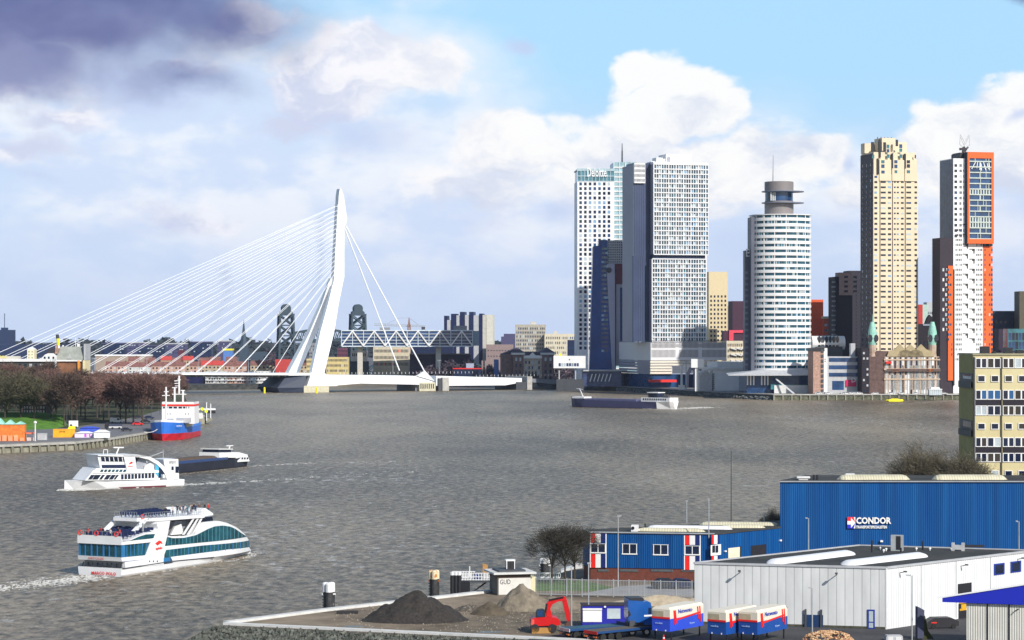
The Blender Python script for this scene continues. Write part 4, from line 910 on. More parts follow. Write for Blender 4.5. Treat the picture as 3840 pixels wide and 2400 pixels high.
# tower crane behind the bridge-shaped office
t = Thing('tower_crane', 'slender tower crane with a long horizontal jib above the bridge-shaped office', 'crane', (X(1534, 2000), 2000, 3.3), 0)
bq = lambda cx, cy, y=0: (lambda r: Vector((r[0], y, r[1])))(t.px(960 + cx / 1.7792, 650 + cy / 1.7792, y)); cr_ = mat('crane_brown', (.28, .16, .12), .7)
mb = MB(); top = bq(1022, 962); base = Vector((0, 0, 0)); lattice(mb, -1.1, 1.1, -1.1, 1.1, 0, bq(1022, 1010).z, 14, 1, .42); t.part('mast', mb, cr_)
mb = MB(); j0, j1 = bq(790, 1014), bq(1128, 1024)
mb.bar(j0, j1, .55); mb.bar(j0 + Vector((0, 0, 1.6)), j1 + Vector((0, 0, 1.0)), .35)
for k in range(28): f = k / 28; a = j0 + (j1 - j0) * f; b = j0 + (j1 - j0) * (f + .5 / 28) + Vector((0, 0, 1.5)); mb.bar(a, b, .25)
t.part('jib', mb, steel); t.part('peak', MB().prism([(-1, bq(0, 1010).z), (1, bq(0, 1010).z), (.3, top.z), (-.3, top.z)], -.6, .6), cr_)
mb = MB()
for c, d in (((1022, 965), (955, 966)), ((955, 966), (855, 1012)), ((1022, 965), (1085, 1012))): mb.bar(bq(*c), bq(*d), .3)
t.part('tie_bar', mb, steel); t.part('counterweight', MB().box(j1.x - 3, j1.x, -1.5, 1.5, j1.z - 2.4, j1.z), darkgrey)
# low city behind the bridge
roof_r = mat('red_tile', (.22, .10, .085), .8, var=.3, scale=.6); roof_b = mat('bright_red_tile', (.50, .06, .05), .8)
lq = lambda cx, cy: (980 + cx / 3.361, 1280 + cy / 3.361)
def lb_(name, label, c0, c1, cy, D, m, win=None, **k): return house(name, label, lq(c0, 0)[0], lq(c1, 0)[0], lq(0, cy)[1], D, 12, m, win, **k)
lb_('apartment_block', 'yellow row of flats seen right of the bridge pylon', 820, 1095, 200, 1880, mat('yellow_render', (.62, .50, .22), .8), (16, 3, .5, .45, .3, .98), cat='apartments', **rw)
lb_('apartment_block', 'small yellow flats seen between the pylon legs', 570, 640, 220, 1885, MATS['yellow_render'], (5, 3, .5, .45, .3, .98), cat='apartments', **rw)
lb_('brick_house', 'purple-brown brick block left of the right lift tower', 960, 1120, 85, 2060, mat('purple_brick', (.14, .05, .08), .85), (9, 4, .4, .4, .4, .97))
lb_('apartment_block', 'cream low flats with red blinds under the bridge-shaped office', 1410, 1870, 72, 1960, MATS['cream_flats'], (26, 3, .5, .45, .35, .98), cat='apartments', wm=[G_dark, G_dark, red], wts=[6, 4, 1])
t = lb_('control_house', 'white cabin building on the green lift bridge pier', 1135, 1330, 118, 1940, offwhite, (8, 1, .5, .5, .75, .95)); t.part('plinth', MB().box(-1, t.w + 1, -1, 13, 0, t.z * .62), lat)
lb_('market_hall', 'red-roofed hall left of the pylon beyond the deck', 175, 365, 228, 1960, roof_b)
lb_('block', 'stepped grey flats seen between the pylon legs', 600, 690, 20, 2120, grey, (4, 6, .5, .4, .3, .95), cat='apartments', **rw)
lb_('low_building', 'dark blue low sheds beneath the bridge-shaped office', 1870, 2420, 60, 2010, navy)
t = lb_('viaduct', 'dark brick viaduct with pale parapet behind the bascule span', 1870, 2640, 165, 1930, mat('viaduct_brick', (.055, .045, .08), .85)); t.part('parapet', MB().box(0, t.w, -.3, .3, t.z, t.z + .8), grey)
house('low_building', 'dark hall with a red roof edge behind the bascule span', 1700, 1803, 1384, 1830, 10, navy, roof=(.7, red))
house('silo', 'grey tank on the red-edged hall', 1748, 1777, 1363, 1850, 5, mat('tank_blue_grey', (.38, .42, .55), .5), cat='tank')
for i, (a, b, y) in enumerate(((1806, 1812, 1352), (1818, 1824, 1352))):
    house('chimney', ['left', 'right'][i] + ' slim chimney of the pair behind the bascule span', a, b, y, 1820, 1.2, mauve if 0 else MATS['mauve_brick'], cat='chimney')
house('glass_block', 'bright blue glass building behind trees left of the gatehouse', 1852, 1870, 1348, 1850, 12, mat('bright_blue_glass', (.05, .14, .40), .3))
# far left city under the cables
af = lambda cx, cy: (cx / 2.52, 1100 + cy / 2.52)
def lf_(name, label, x0, y0, x1, y1, D, m, win=None, **k): return house(name, label, af(x0, 0)[0], af(x1, 0)[0], af(0, y0)[1], D, 14, m, win, **k)
t = house('tower_block', 'distant dark navy tower block at the far left edge', -10, 41, 1237, 3200, 30, mat('navy_far', (.02, .035, .09), .9)); t.part('roof_mast', MB().box(4, 12, 4, 12, t.z, t.z + 3).tube((8, 8, t.z), (8, 8, t.z + 22), .5), MATS['navy_far'])
house('warehouse', 'long distant dark hall left of the mansard building', -80, 250, 1292, 2600, 30, MATS['navy_far'])
lf_('exhibition_hall', 'pale hall with a long white roof beyond the cables', 900, 592, 1420, 700, 2250, mat('tan_hall', (.36, .28, .22), .8), roof=(1.3, white))
for i, (a, y, b, D) in enumerate(((960, 478, 1180, 2900), (1190, 470, 1400, 2950), (1300, 500, 1560, 2700), (1560, 480, 1760, 2800), (1800, 465, 2000, 2900), (2050, 455, 2180, 2750))):
    lf_('office_block', ['dark far office left of the white hall roof', 'dark far office with pale storeys above the white hall', 'wide dark far block above the red roofs', 'dark far block midway along the cables', 'dark far block before the church spire', 'mauve far block just left of the church spire'][i], a, y, b, 600, D, [navy, MATS['slate_blue']][i % 2], (9, 3, .6, .3, .5, .97), wm=[G_pale, G_blue, G_dark], wts=[1, 2, 3], roof=(1.2, lgrey if i % 2 else MATS['slate_blue']), cat='office')
lf_('gas_holder', 'dull red domed building beyond the cables', 1685, 535, 1740, 600, 2500, MATS['dark_red'], cat='dome')
lf_('yellow_kiosk', 'blue and yellow panelled building below the mauve far block', 2110, 540, 2190, 612, 2200, mat('blue_panel', (.10, .22, .55), .6), roof=(1.6, yellow))
# church spire
t = Thing('church', 'dark church with a needle spire behind the cables', 'church', (X(914, 2300), 2300, 3.3), 0)
a = t.px(914, 1200); b = t.px(914, 1285); sp_ = mat('spire_slate', (.045, .07, .10), .7)
t.part('spire', MB().lathe([(4.6, b[1] - 3), (3.4, b[1]), (1.4, (a[1] + b[1]) / 2), (.2, a[1])], (0, 0, 0), 8), sp_); t.part('tower', MB().box(-4, 4, -4, 4, 0, b[1] - 2.9), sp_); t.part('nave', MB().box(-4, 22, 3, 14, 0, 14).prism([(-4, 14), (22, 14), (22, 19), (-4, 19)], 6, 11), sp_)
# rows of houses with red roofs
hw = [mat('house_white', (.62, .60, .56), .8, var=.1), mat('house_pink', (.55, .36, .28), .8), mat('house_beige', (.48, .38, .26), .8)]
def townhouse(k, px, D, label, group):
    t = Thing('townhouse', label, 'house', (X(px, D), D, 3.3), R(4), group); w = 9.5; h = 8.6 + (k % 3) * .7
    t.part('wall', MB().box(0, w, 0, 10, 0, h), hw[k % 3]); t.part('roof', MB().add([(0, -.4, h), (w, -.4, h), (w, 10.4, h), (0, 10.4, h), (0, 5, h + 3.8), (w, 5, h + 3.8)], [(0, 1, 5, 4), (2, 3, 4, 5), (1, 2, 5), (3, 0, 4), (0, 3, 2, 1)]), roof_b if k % 5 == 2 else roof_r)
    windows(t, gridr(.3, w - .3, 3, .45, .5, h - .3, 3, .5), -.05, [G_dark, G_pale], [3, 1]); t.part('chimney', MB().box(w * .7, w * .7 + .9, 4, 5, h + 2, h + 4.6), brick); return t
prot = [townhouse(k, 0, 2050, 'red-roofed townhouse in the row beyond the cable-stayed bridge', 'red-roofed townhouses beyond the bridge') for k in range(6)]
rnd = random.Random(5); us = set(); px = 395.0; k = 0
hs = []
while px < 1150: hs.append((px, 2010)); px += 9.6 / 2010 * F + (rnd.random() < .12) * 14
px = 480.0
while px < 860: hs.append((px, 2110)); px += 9.6 / 2110 * F + (rnd.random() < .3) * 20
for px, D in hs:
    k = rnd.randrange(6); o = prot[k].o if k not in us else copytree(prot[k].o, None); us.add(k); o.location = (X(px, D), D, 3.3 + (3 if D > 2100 else 0))
# white and brick quay flats under the deck
for i, (a, b, lbl) in enumerate(((770, 850, 'white and brick quay flats beside the dark glass block under the deck'), (852, 925, 'quay flats with pale balconies in the middle of the row under the deck'), (927, 1010, 'quay flats nearest the pylon in the row under the deck'))):
    t = house('quay_flats', lbl, a, b, 1392, 1750, 12, [hw[0], hw[1], hw[0]][i], (8, 4, .5, .5, .02, .98), cat='apartments', group='flats on the quay under the bridge deck', wm=[G_dark, G_pale, white], wts=[4, 1, 1], seed=i + 30)
    mb = MB(); [mb.box(0, t.w, -1, 0, t.z * k / 4, t.z * k / 4 + .6) for k in range(1, 4)]; t.part('balcony', mb, white)
house('glass_block', 'dark blue glass block under the deck beside the quay flats', 655, 767, 1405, 1752, 14, mat('dark_violet_glass', (.02, .02, .07), .2, var=.4, scale=.1), cat='office')
# ------------------------------------------------------------------ blocks among the pier towers
gq = gx2
def pb(name, label, f, x0, y0, x1, D, m, win=None, dep=16, **k): return house(name, label, f(x0, 0)[0], f(x1, 0)[0], f(0, y0)[1], D, dep, m, win, rz=R(6), **k)
pb('beige_tower', 'plain beige tower with small square windows behind the shifted white tower', ex, 1500, 52, 1690, 1740, mat('beige_tower_wall', (.66, .55, .34), .7, var=.05), (5, 20, .45, .5, .02, .80), cat='tower', seed=31)
pb('flats', 'narrow striped grey flats between the beige tower and the dark red slab', ex, 1692, 395, 1745, 1760, grey, (1, 9, .9, .5, .1, .97), wm=[offwhite], cat='apartments')
t = pb('dark_red_slab', 'windowless dark purple-red slab left of the round tower', ex, 1740, 347, 1900, 1700, mat('aubergine', (.055, .018, .04), .7), cat='building')
pk = mat('pink_red', (.70, .06, .10), .5); p = t.px(*ex(1705, 745), -2); q = t.px(*ex(1870, 640), -2); r_ = t.px(*ex(1750, 668), -2)
t.part('pink_frame', MB().box(p[0], r_[0], -2, 4, p[1], q[1]).box(r_[0], q[0], -2, 4, r_[1], q[1]), pk); t.part('low_wing', MB().box(t.px(*ex(1648, 0), -1)[0], q[0], -1, 6, p[1] - 2, q[1] - .5), MATS['aubergine'])
t = pb('balcony_flats', 'cream balcony flats between the podium and the round tower', ex, 1680, 748, 1868, 1640, MATS['cream_flats'], (9, 7, .5, .5, .1, .97), wm=[G_dark, brick, black], cat='apartments')
mb = MB(); [mb.prism([(t.w * f, t.z * k / 7.5 + 1), (t.w * f + 4, t.z * k / 7.5), (t.w * f + 4, t.z * k / 7.5 + .8), (t.w * f, t.z * k / 7.5 + 1.8)], -1.5, 0) for k in range(2, 7) for f in (.2, .5, .75)]; t.part('balcony', mb, offwhite)
t = pb('terminal_hall', 'white windowless terminal hall left of the round tower', ex, 1545, 1040, 1885, 1530, white, dep=40); t.part('roof', MB().box(-2, t.w, -1, 40, t.z, t.z + 1.5).box(t.w * .15, t.w, 3, 38, t.z + 1.5, t.z + 5), offwhite)
t.part('gable', MB().prism([(-9, 0), (-9, t.z * .75), (-5, t.z), (-1, t.z * .75), (-1, 0)], -2, 12), lgrey); mb = MB(); [mb.box(-.5 + 0, .5, -1.2, -1, k * 1.3, k * 1.3 + .7) for k in range(1, 9)]; t.part('vent', mb, darkgrey)
t = Thing('dockside_crane', 'white quay crane with a box head in front of the terminal hall', 'crane', (X(2612, 1520), 1520, 3.3), 0); mb = MB().box(-1, 1, -1, 1, 0, 15); t.part('column', mb, white); t.part('head', MB().box(-3.5, 4.5, -2, 2, 15, 20.5), white); t.part('arm', MB().bar((1, 0, 11), (9, 0, 14), .8).bar((4, 0, 8), (9, 0, 12), .5), lgrey)
t = Thing('light_mast', 'tall pale light mast on the quay before the podium', 'mast', (X(2556, 1560), 1560, 3.3), 0); t.part('pole', MB().tube((0, 0, 0), (0, 0, t.px(2556, 1355)[1]), .8, .5), offwhite); t.part('base', MB().box(-2, 2, -1.5, 1.5, 0, 3), offwhite)
t = Thing('light_mast', 'thinner pale light mast right of the tall one', 'mast', (X(2573, 1560), 1560, 3.3), 0); t.part('pole', MB().tube((0, 0, 0), (0, 0, t.px(2573, 1357)[1]), .5, .3), lgrey); t.part('head', MB().box(-1.2, 1.2, -.3, .3, t.px(2573, 1357)[1], t.px(2573, 1354)[1]), lgrey)
# low terminal pavilions left of the big podium
t = house('glass_pavilion', 'low blue-grey pavilion with slanting struts on the pier tip', 2185, 2330, 1392, 1660, 16, mat('pavilion_glass', (.05, .07, .16), .3, var=.5, scale=.2)); mb = MB()
for k in range(6): x = 5 + k * 2.6; mb.bar((x + 1.6, -1, 8.5), (x, -2.5, 3.5), .6)
t.part('strut', mb, white); t.part('roof', MB().box(-1, t.w + 4, -2, 17, t.z, t.z + .9), lgrey)
# orange stepped block, dark towers behind the round tower
t = pb('orange_block', 'bright orange windowless slab right of the round tower', gq, 760, 311, 876, 1620, mat('orange_red_wall', (.72, .10, .02), .6), cat='building')
pb('orange_block', 'lower orange-red flats stepping down beside the orange slab', gq, 878, 492, 992, 1615, mat('orange_red_b', (.55, .09, .03), .7), (3, 8, .7, .4, .3, .95), wm=[G_teal, G_pale], roof=(1.6, MATS['cream_flats']), cat='apartments')
t = pb('dark_tower', 'dark brick tower with ragged balconies and a lit brown corner', gq, 985, 95, 1150, 1560, dbrick, dep=18, cat='tower'); mb = MB()
for k in range(34): mb.box(-1.6, .3, -.6, 1.6 + (k % 2), t.z - 4 - k * 3.1, t.z - 3 - k * 3.1)
t.part('balcony', mb, mat('balcony_grey', (.18, .2, .22), .6)); x0 = t.px(*gq(1022, 0))[0]; z1_ = t.px(*gq(1022, 270))[1]
t.part('lit_corner', MB().box(x0, t.px(*gq(1148, 0))[0], -1, 10, z1_, t.px(*gq(1022, 55))[1]), mat('sunlit_brown', (.30, .21, .19), .8)); windows(t, gridr(x0 + 1.5, x0 + 13.5, 2, .4, z1_ + 1, z1_ + 13.5, 4, .45), -1.06, [black])  # paler brown paints the sunlight on this corner
pb('dark_tower', 'taller plain dark tower touching the cream stepped tower', gq, 1120, 38, 1300, 1580, mat('near_black_brick', (.025, .022, .035), .7), (4, 30, .2, .3, .1, .95), cat='tower', wm=[G_dark, grey], wts=[8, 1])
t = Thing('barrel_hall', 'white barrel-roofed hall with two rows of oval windows', 'building', (X(3052, 1500), 1500, 3.3), R(6))
a = t.px(*gq(785, 790), -2); b = t.px(*gq(1105, 655), -2); r_ = (b[1] - a[1]) / 2; zc = (a[1] + b[1]) / 2; n = 20
t.part('barrel', MB().loft([[(x, 8 + r_ * 1.05 * math.cos(R(q * 18)), zc + r_ * math.sin(R(q * 18))) for q in range(n)] for x in (0, b[0])]), white, smooth=False)
ws = []
for row, cy in ((0, 688), (1, 762)):
    for i in range(6): p = t.px(*gq(858 + i * 34, cy), -2); ws.append((p[0] - .9, p[0] + .9, p[1] - 2.2, p[1] + 2.2))
mb = MB()
for r in ws:
    cx_, cz = (r[0] + r[1]) / 2, (r[2] + r[3]) / 2; yy = 8 - r_ * 1.05 * math.sqrt(max(0, 1 - ((cz - zc) / r_) ** 2)) 
    t.part('window', MB().prism([(cx_ + 1.0 * math.cos(R(q * 45)), cz + 2.3 * math.sin(R(q * 45))) for q in range(8)], yy - .7, yy + 1.2), G_dark)
t.part('base', MB().box(2, b[0] - 2, 3, 16, 0, zc - r_ * .5), darkgrey)
# low museum offices
t = Thing('office', 'low grey-banded office with a magenta banner on the quay', 'office', (X(3089, 1452), 1452, 3.3), R(2))
x1_ = t.px(*gq(1225, 0))[0]; z = t.px(*gq(1000, 850))[1]; t.part('wall', MB().box(0, x1_, 0, 18, 0, z), lgrey)
mb = MB(); Qz = lambda cy: t.px(*gq(1000, cy))[1]; xs_ = t.px(*gq(975, 0))[0]
for c0, c1 in ((862, 900), (932, 970), (1003, 1040)): mb.box(xs_ - 3, x1_ - .6, -.1, .1, Qz(c1), Qz(c0))
mb.box(xs_ - 1, x1_ - 10, -.1, .1, Qz(1165), Qz(1080)); t.part('window_band', mb, G_blue, kind='stuff')
t.part('white_block', MB().box(0, xs_ - 4, -.4, 16, 0, Qz(770)), white); windows(t, gridr(.5, xs_ - 5, 5, .5, Qz(905), Qz(865), 2, .5), -.46, [grey, G_dark])
t.part('chimney', MB().box(t.px(*gq(1135, 0), 3)[0], t.px(*gq(1178, 0), 3)[0], 3, 8, z, t.px(*gq(1150, 725), 3)[1]), lgrey)
p, q = t.px(*gq(1090, 1132), -.6), t.px(*gq(1185, 1070), -.6); bn = t.part('banner', MB().box(p[0], q[0], -.8, -.4, p[1], q[1]), mat('magenta', (.55, .01, .10), .5))
text('D', 4.2, MATS['sign_white'], bn, (p[0] + 3, -.85, p[1] + 2.5), (R(90), 0, 0), .05); windows(t, gridr(xs_ + 16, x1_ - 1, 5, .6, Qz(985), Qz(870), 2, .4), -.14, [G_pale])
t = pb('brick_house', 'narrow pinkish brick warehouse beside the round tower', gq, 780, 800, 882, 1445, mat('pink_brick', (.42, .26, .20), .85, var=.3, scale=.8), dep=14); t.part('roof', MB().box(-.3, t.w + .3, -.3, 14.3, t.z, t.z + 2), black); mb = MB(); [mb.box(t.w * .72, t.w * .95, -.4, 0, 1 + k * 3, 3 + k * 3) for k in range(11)]; t.part('balcony', mb, darkgrey)
pb('brick_house', 'dark narrow house with pale window frames left of the domed hotel', gq, 1240, 770, 1312, 1442, dbrick, (2, 8, .5, .4, .02, .95), wm=[lgrey, G_dark])
# behind the hotel, to the right
house('red_block', 'red wall sliver right of the cream stepped tower', 3444, 3460, 1142, 1640, 12, mat('red_wall', (.50, .04, .03), .6)); house('green_block', 'pale green curved block beside the red sliver', 3458, 3480, 1142, 1650, 12, mat('pale_green', (.40, .58, .52), .6))
house('office_block', 'grey office with a grid of square windows behind the domed hotel', 3476, 3540, 1133, 1660, 14, lgrey, (9, 6, .45, .5, .55, .9), cat='office', seed=41)
t = house('warehouse', 'dark brick warehouse with a pale cornice behind the domed hotel', 3428, 3545, 1215, 1560, 18, dbrick, (8, 4, .2, .3, .1, .8)); t.part('cornice', MB().box(t.w * .28, t.w + .3, -.5, 18, t.z - 1.2, t.z), mat('slate_cornice', (.25, .3, .38), .6)); t.part('gable', MB().prism([(t.w * .38, t.z), (t.w * .75, t.z), (t.w * .62, t.z + 4), (t.w * .52, t.z + 6), (t.w * .45, t.z + 4)], 2, 8), dbrick)
house('dark_block', 'dark navy block right of the orange corner tower', 3724, 3850, 1166, 1560, 20, mat('navy_block', (.012, .03, .07), .6), (7, 9, .3, .3, .1, .9), wm=[G_dark])
house('brown_block', 'plum-dark block in front of the navy block', 3745, 3800, 1235, 1530, 14, mat('plum', (.03, .018, .04), .7)); house('glass_block', 'teal gridded glass block at the right edge', 3779, 3860, 1233, 1500, 14, G_teal, (6, 6, .8, .8, .1, .95), wm=[G_blue, G_dark])
house('beige_tower', 'dark olive tower cut off by the right edge', 3823, 3900, 1092, 1540, 16, mat('olive_dark', (.10, .09, .06), .7), cat='tower')
# ------------------------------------------------------------------ old hotel with two green-domed turrets
t = Thing('hotel', 'old brick and stone hotel with green onion-domed turrets on the pier', 'hotel', (X(3230, 1448), 1448, 3.3), R(3))
Q = lambda cx, cy, y=0: t.px(*gq(cx, cy), y); hb = mat('hotel_stone', (.36, .25, .19), .85, col2=(.55, .45, .36), scale=.6); hd = mat('hotel_brick', (.13, .08, .07), .85, var=.3, scale=.5); cop = mat('verdigris', (.28, .55, .46), .6, var=.15, scale=.6)
x0, xm, x1 = Q(1300, 0)[0], Q(1455, 0)[0], Q(1972, 0)[0]; zr = Q(1600, 850)[1]
t.part('main_wall', MB().box(xm, x1, 0, 20, 0, zr), hb); t.part('side_wing', MB().box(x0, xm, .5, 20, 0, Q(1400, 850)[1]), hd)
t.part('roof', MB().prism([(x0, Q(1400, 850)[1]), (xm + 8, Q(1400, 850)[1]), (xm + 5, Q(1400, 800)[1]), (x0 + 6, Q(1400, 795)[1])], 1, 18), hd)
mb = MB(); 
for c in (1600, 1700, 1800): p = Q(c, 850); mb.prism([(p[0] - 8, zr), (p[0] - 7, zr + 3), (p[0] - 3, zr + 4.5), (p[0], zr + 7.5), (p[0] + 3, zr + 4.5), (p[0] + 7, zr + 3), (p[0] + 8, zr)], -.5, 1.5)
t.part('gable', mb, mat('gable_ochre', (.42, .34, .20), .85))
ws = []
rows = ((925, 36), (1020, 46), (1105, 44))
for cy, hh in rows:
    for i in range(20):
        p = Q(1470 + i * 25.5, cy); ws.append((p[0], p[0] + .8 + .25 * (i % 2), p[1] - hh * .20, p[1] + hh * .12))
windows(t, ws, -.06, [G_pale, white, G_dark, G_blue], [4, 3, 3, 1], seed=13)
mb = MB(); [mb.box(xm - .4, x1 + .4, -.5, 0, Q(0, cy)[1] - .4, Q(0, cy)[1] + .4) for cy in (880, 970, 1065)]; t.part('string_course', mb, mat('sandstone', (.55, .42, .30), .8))
mb = MB(); rnd = random.Random(3)
for i in range(12): p = Q(1470 + i * 42, 975); mb.box(p[0], p[0] + 3, -1.6, 0, p[1] - 1, p[1] - .6); mb.box(p[0], p[0] + 3, -1.6, -1.5, p[1] - .6, p[1] + .6)
t.part('balcony', mb, mat('iron_brown', (.12, .08, .07), .7))
for a_, b_ in ((1465, 1518), (1530, 1585), (1848, 1910)): p, q = Q(a_, 992 if a_ > 1500 else 916), Q(b_, 965 if a_ > 1500 else 895); t.part('awning', MB().box(p[0], q[0], -1.6, -.2, p[1], q[1]), mat('awning_orange', (.70, .22, .05), .7) if a_ > 1500 else red)
for c in (1352, 1921):
    yy = -1; p = Q(c, 740, yy); r0_ = (Q(c + 42, 740, yy)[0] - p[0]); zt_ = Q(c, 612, yy)[1]; zb_ = p[1]
    tu = t.part('turret', MB().lathe([(r0_ * .8, 0), (r0_ * .8, zb_ - 8), (r0_ * .95, zb_ - 7), (r0_ * .85, zb_ - 5), (r0_ * .9, zb_)], (p[0], 3, 0), 10), hb)
    t.part('dome', MB().lathe([(r0_ * .80, zb_), (r0_ * .95, zb_ + 2), (r0_ * 1.02, zb_ + 5), (r0_ * .95, zb_ + 8), (r0_ * .72, zb_ + 11), (r0_ * .42, zb_ + 14), (r0_ * .18, zt_ - 3), (.25, zt_)], (p[0], 3, 0), 14), cop, tu)
    for da in (-.55, .55): t.part('dome_window', MB().prism([(p[0] + da * r0_ * 1.2 + 1.5 * math.cos(R(q * 45)), zb_ + 4 + 2.3 * math.sin(R(q * 45))) for q in range(8)], 3 - r0_ * .98, 3 - r0_ * .5), G_dark, tu)
    t.part('finial', MB().tube((p[0], 3, zt_ - 1), (p[0], 3, Q(c, 450 if c < 1500 else 555, yy)[1]), .35, .08), cop, tu)
# moored things along the pier: cafe boat, small masts, gangway shed, yellow buoy
t = Thing('yellow_buoy', 'bright yellow floating buoy below the domed hotel', 'buoy', (X(3355, 1405), 1405, 0), 0); t.part('hull', MB().loft([[(x * k, y * k, z) for x, y in ((-5.2, 0), (-3.8, -1.3), (3.8, -1.3), (5.2, 0), (3.8, 1.3), (-3.8, 1.3))] for k, z in ((.85, -.3), (1, .6), (.9, 1.4))]), yellow); t.part('deck_box', MB().box(-2, 2, -.6, .6, 1.4, 1.9), mat('yellow_dark', (.7, .55, .02), .5))
for i, (px, D) in enumerate(((992, 1600), (1187, 1600))):
    t = Thing('buoy', 'small yellow marker post ' + ('left of' if not i else 'before') + ' the pylon pier', 'buoy', (X(px, D), D, 0), 0); t.part('post', MB().tube((0, 0, -1), (0, 0, 3.4), .7, .6), yellow); t.part('cap', MB().lathe([(.9, 3.4), (.1, 4.2)], (0, 0, 0), 8), yellow)
t = Thing('pavilion', 'small white conservatory pavilion right of the hotel', 'pavilion', (X(3486, 1425), 1425, 3.3), 0); t.part('glass', MB().box(0, 7.2, 0, 6, 0, 3.2), G_pale); mb = MB(); [mb.box(k * 1.2 - .12, k * 1.2 + .12, -.1, .1, 0, 3.3) for k in range(7)]; mb.box(-.3, 7.5, -.3, 6.3, 3.2, 3.7).box(1, 6.2, 1, 5, 3.7, 4.6); t.part('frame', mb, white)
rnd = random.Random(77); van_w = mat('van_white', (.7, .7, .7), .4)
def car(label, loc, rz, m, group=None, van=False, s=1.0):
    t = Thing('parked_van' if van else 'parked_car', label, 'van' if van else 'car', loc, rz, group); L, Wd = (5.2, 1.9) if van else (4.3, 1.75)
    prof = [(-L / 2, .35), (L / 2, .35), (L / 2, .8), (L / 2 - .9, 1.0), (L / 2 - 1.5, 2.1), (-L / 2, 2.15)] if van else [(-L / 2, .35), (L / 2, .35), (L / 2, .75), (L / 2 - 1.0, .9), (L / 2 - 1.7, 1.4), (-L / 2 + 1.0, 1.42), (-L / 2 + .25, .95), (-L / 2, .85)]
    t.part('body', MB().prism(prof, -Wd / 2, Wd / 2), m)
    wp = [(L / 2 - 1.65, 1.2), (L / 2 - 1.25, 1.2), (L / 2 - 1.6, 1.95), (L / 2 - 2.4, 1.95), (L / 2 - 2.4, 1.2)] if van else [(L / 2 - 1.15, .93), (L / 2 - 1.75, 1.33), (-L / 2 + 1.1, 1.35), (-L / 2 + .5, .95)]
    t.part('window', MB().prism(wp, -Wd / 2 - .01, Wd / 2 + .01), G_dark)
    for x in (-L / 2 + .85, L / 2 - .85):
        for y in (-Wd / 2 + .02, Wd / 2 - .02): t.part('wheel', MB().add([], []).loft([[(x + .32 * math.cos(R(a)), y - .1, .32 + .32 * math.sin(R(a))) for a in range(0, 360, 36)], [(x + .32 * math.cos(R(a)), y + .1, .32 + .32 * math.sin(R(a))) for a in range(0, 360, 36)]]), black)
    t.o.scale = (s, s, s); return t
cg = 'pale cars parked along the tower pier promenade'
c0_ = car('small pale car parked along the tower pier promenade', (0, 0, 0), 0, van_w, cg)
first = True
for k in range(22):
    px = rnd.choice([rnd.uniform(3050, 3240), rnd.uniform(3280, 3560)]); D = rnd.uniform(1438, 1441)
    o = c0_.o if first else copytree(c0_.o, None); first = False; o.location = (X(px, D), D, 3.4); o.rotation_euler = (0, 0, rnd.choice([0, 3.14, .3]))
# ------------------------------------------------------------------ people (small figures)
_pers = {}
skin_m = mat('skin', (.45, .27, .19), .6)
def person_mesh(kind, coat, trousers, hair):
    key = (kind, coat.name, trousers.name)
    if key in _pers: return _pers[key]
    sit = kind == 'sit'
    J = {'pel': (0, 0, .92), 'bel': (0, .01, 1.1), 'che': (0, 0, 1.32), 'nec': (0, .0, 1.48), 'hd0': (0, -.01, 1.58), 'hd1': (0, -.01, 1.70)}
    sw = .16 if kind == 'walk' else 0
    for s in (-1, 1):
        J['hip%d' % s] = (.09 * s, 0, .88); J['kne%d' % s] = (.1 * s, -.03 - sw * s * .5, .48); J['ank%d' % s] = (.1 * s, .03 - sw * s, .08); J['toe%d' % s] = (.11 * s, -.14 - sw * s, .04)
        J['sho%d' % s] = (.17 * s, 0, 1.40); J['elb%d' % s] = (.24 * s, .02 + sw * s * .6, 1.12)
        J['han%d' % s] = (.22 * s, -.10 + sw * s, .88) if kind != 'lean' else (.12 * s, -.36, 1.12)
    if sit:
        for s in (-1, 1): J['kne%d' % s] = (.11 * s, -.42, .92); J['ank%d' % s] = (.11 * s, -.44, .48); J['toe%d' % s] = (.11 * s, -.58, .44); J['han%d' % s] = (.12 * s, -.34, 1.0)
    rad = dict(pel=.13, bel=.12, che=.14, nec=.055, hd0=.085, hd1=.08, hip=.09, kne=.06, ank=.045, toe=.04, sho=.065, elb=.045, han=.038)
    E = [('pel', 'bel'), ('bel', 'che'), ('che', 'nec'), ('nec', 'hd0'), ('hd0', 'hd1')]
    for s in ('-1', '1'): E += [('pel', 'hip' + s), ('hip' + s, 'kne' + s), ('kne' + s, 'ank' + s), ('ank' + s, 'toe' + s), ('che', 'sho' + s), ('sho' + s, 'elb' + s), ('elb' + s, 'han' + s)]
    names = list(J); me = bpy.data.meshes.new('body'); me.from_pydata([J[n] for n in names], [(names.index(a), names.index(b)) for a, b in E], [])
    o = bpy.data.objects.new('body', me); C.objects.link(o); o.modifiers.new('s', 'SKIN')
    for n, v in zip(names, me.skin_vertices[0].data): r = rad[n.rstrip('-1') if n not in rad else n]; v.radius = (r, r); v.use_root = n == 'pel'
    sb = o.modifiers.new('d', 'SUBSURF'); sb.levels = 1; sb.render_levels = 1
    dg = bpy.context.evaluated_depsgraph_get(); m2 = bpy.data.meshes.new_from_object(o.evaluated_get(dg)); bpy.data.objects.remove(o)
    m2.materials.clear()
    for q in (coat, trousers, skin_m, hair): m2.materials.append(q)
    for p in m2.polygons:
        c = p.center; p.material_index = 3 if (c.z > 1.66 or (c.z > 1.54 and c.y > .03)) else 2 if c.z > 1.49 else (1 if c.z < .9 or (sit and c.y < -.2 and c.z < .99 and c.z < 1.0) else 0); p.use_smooth = True
    _pers[key] = m2; return m2
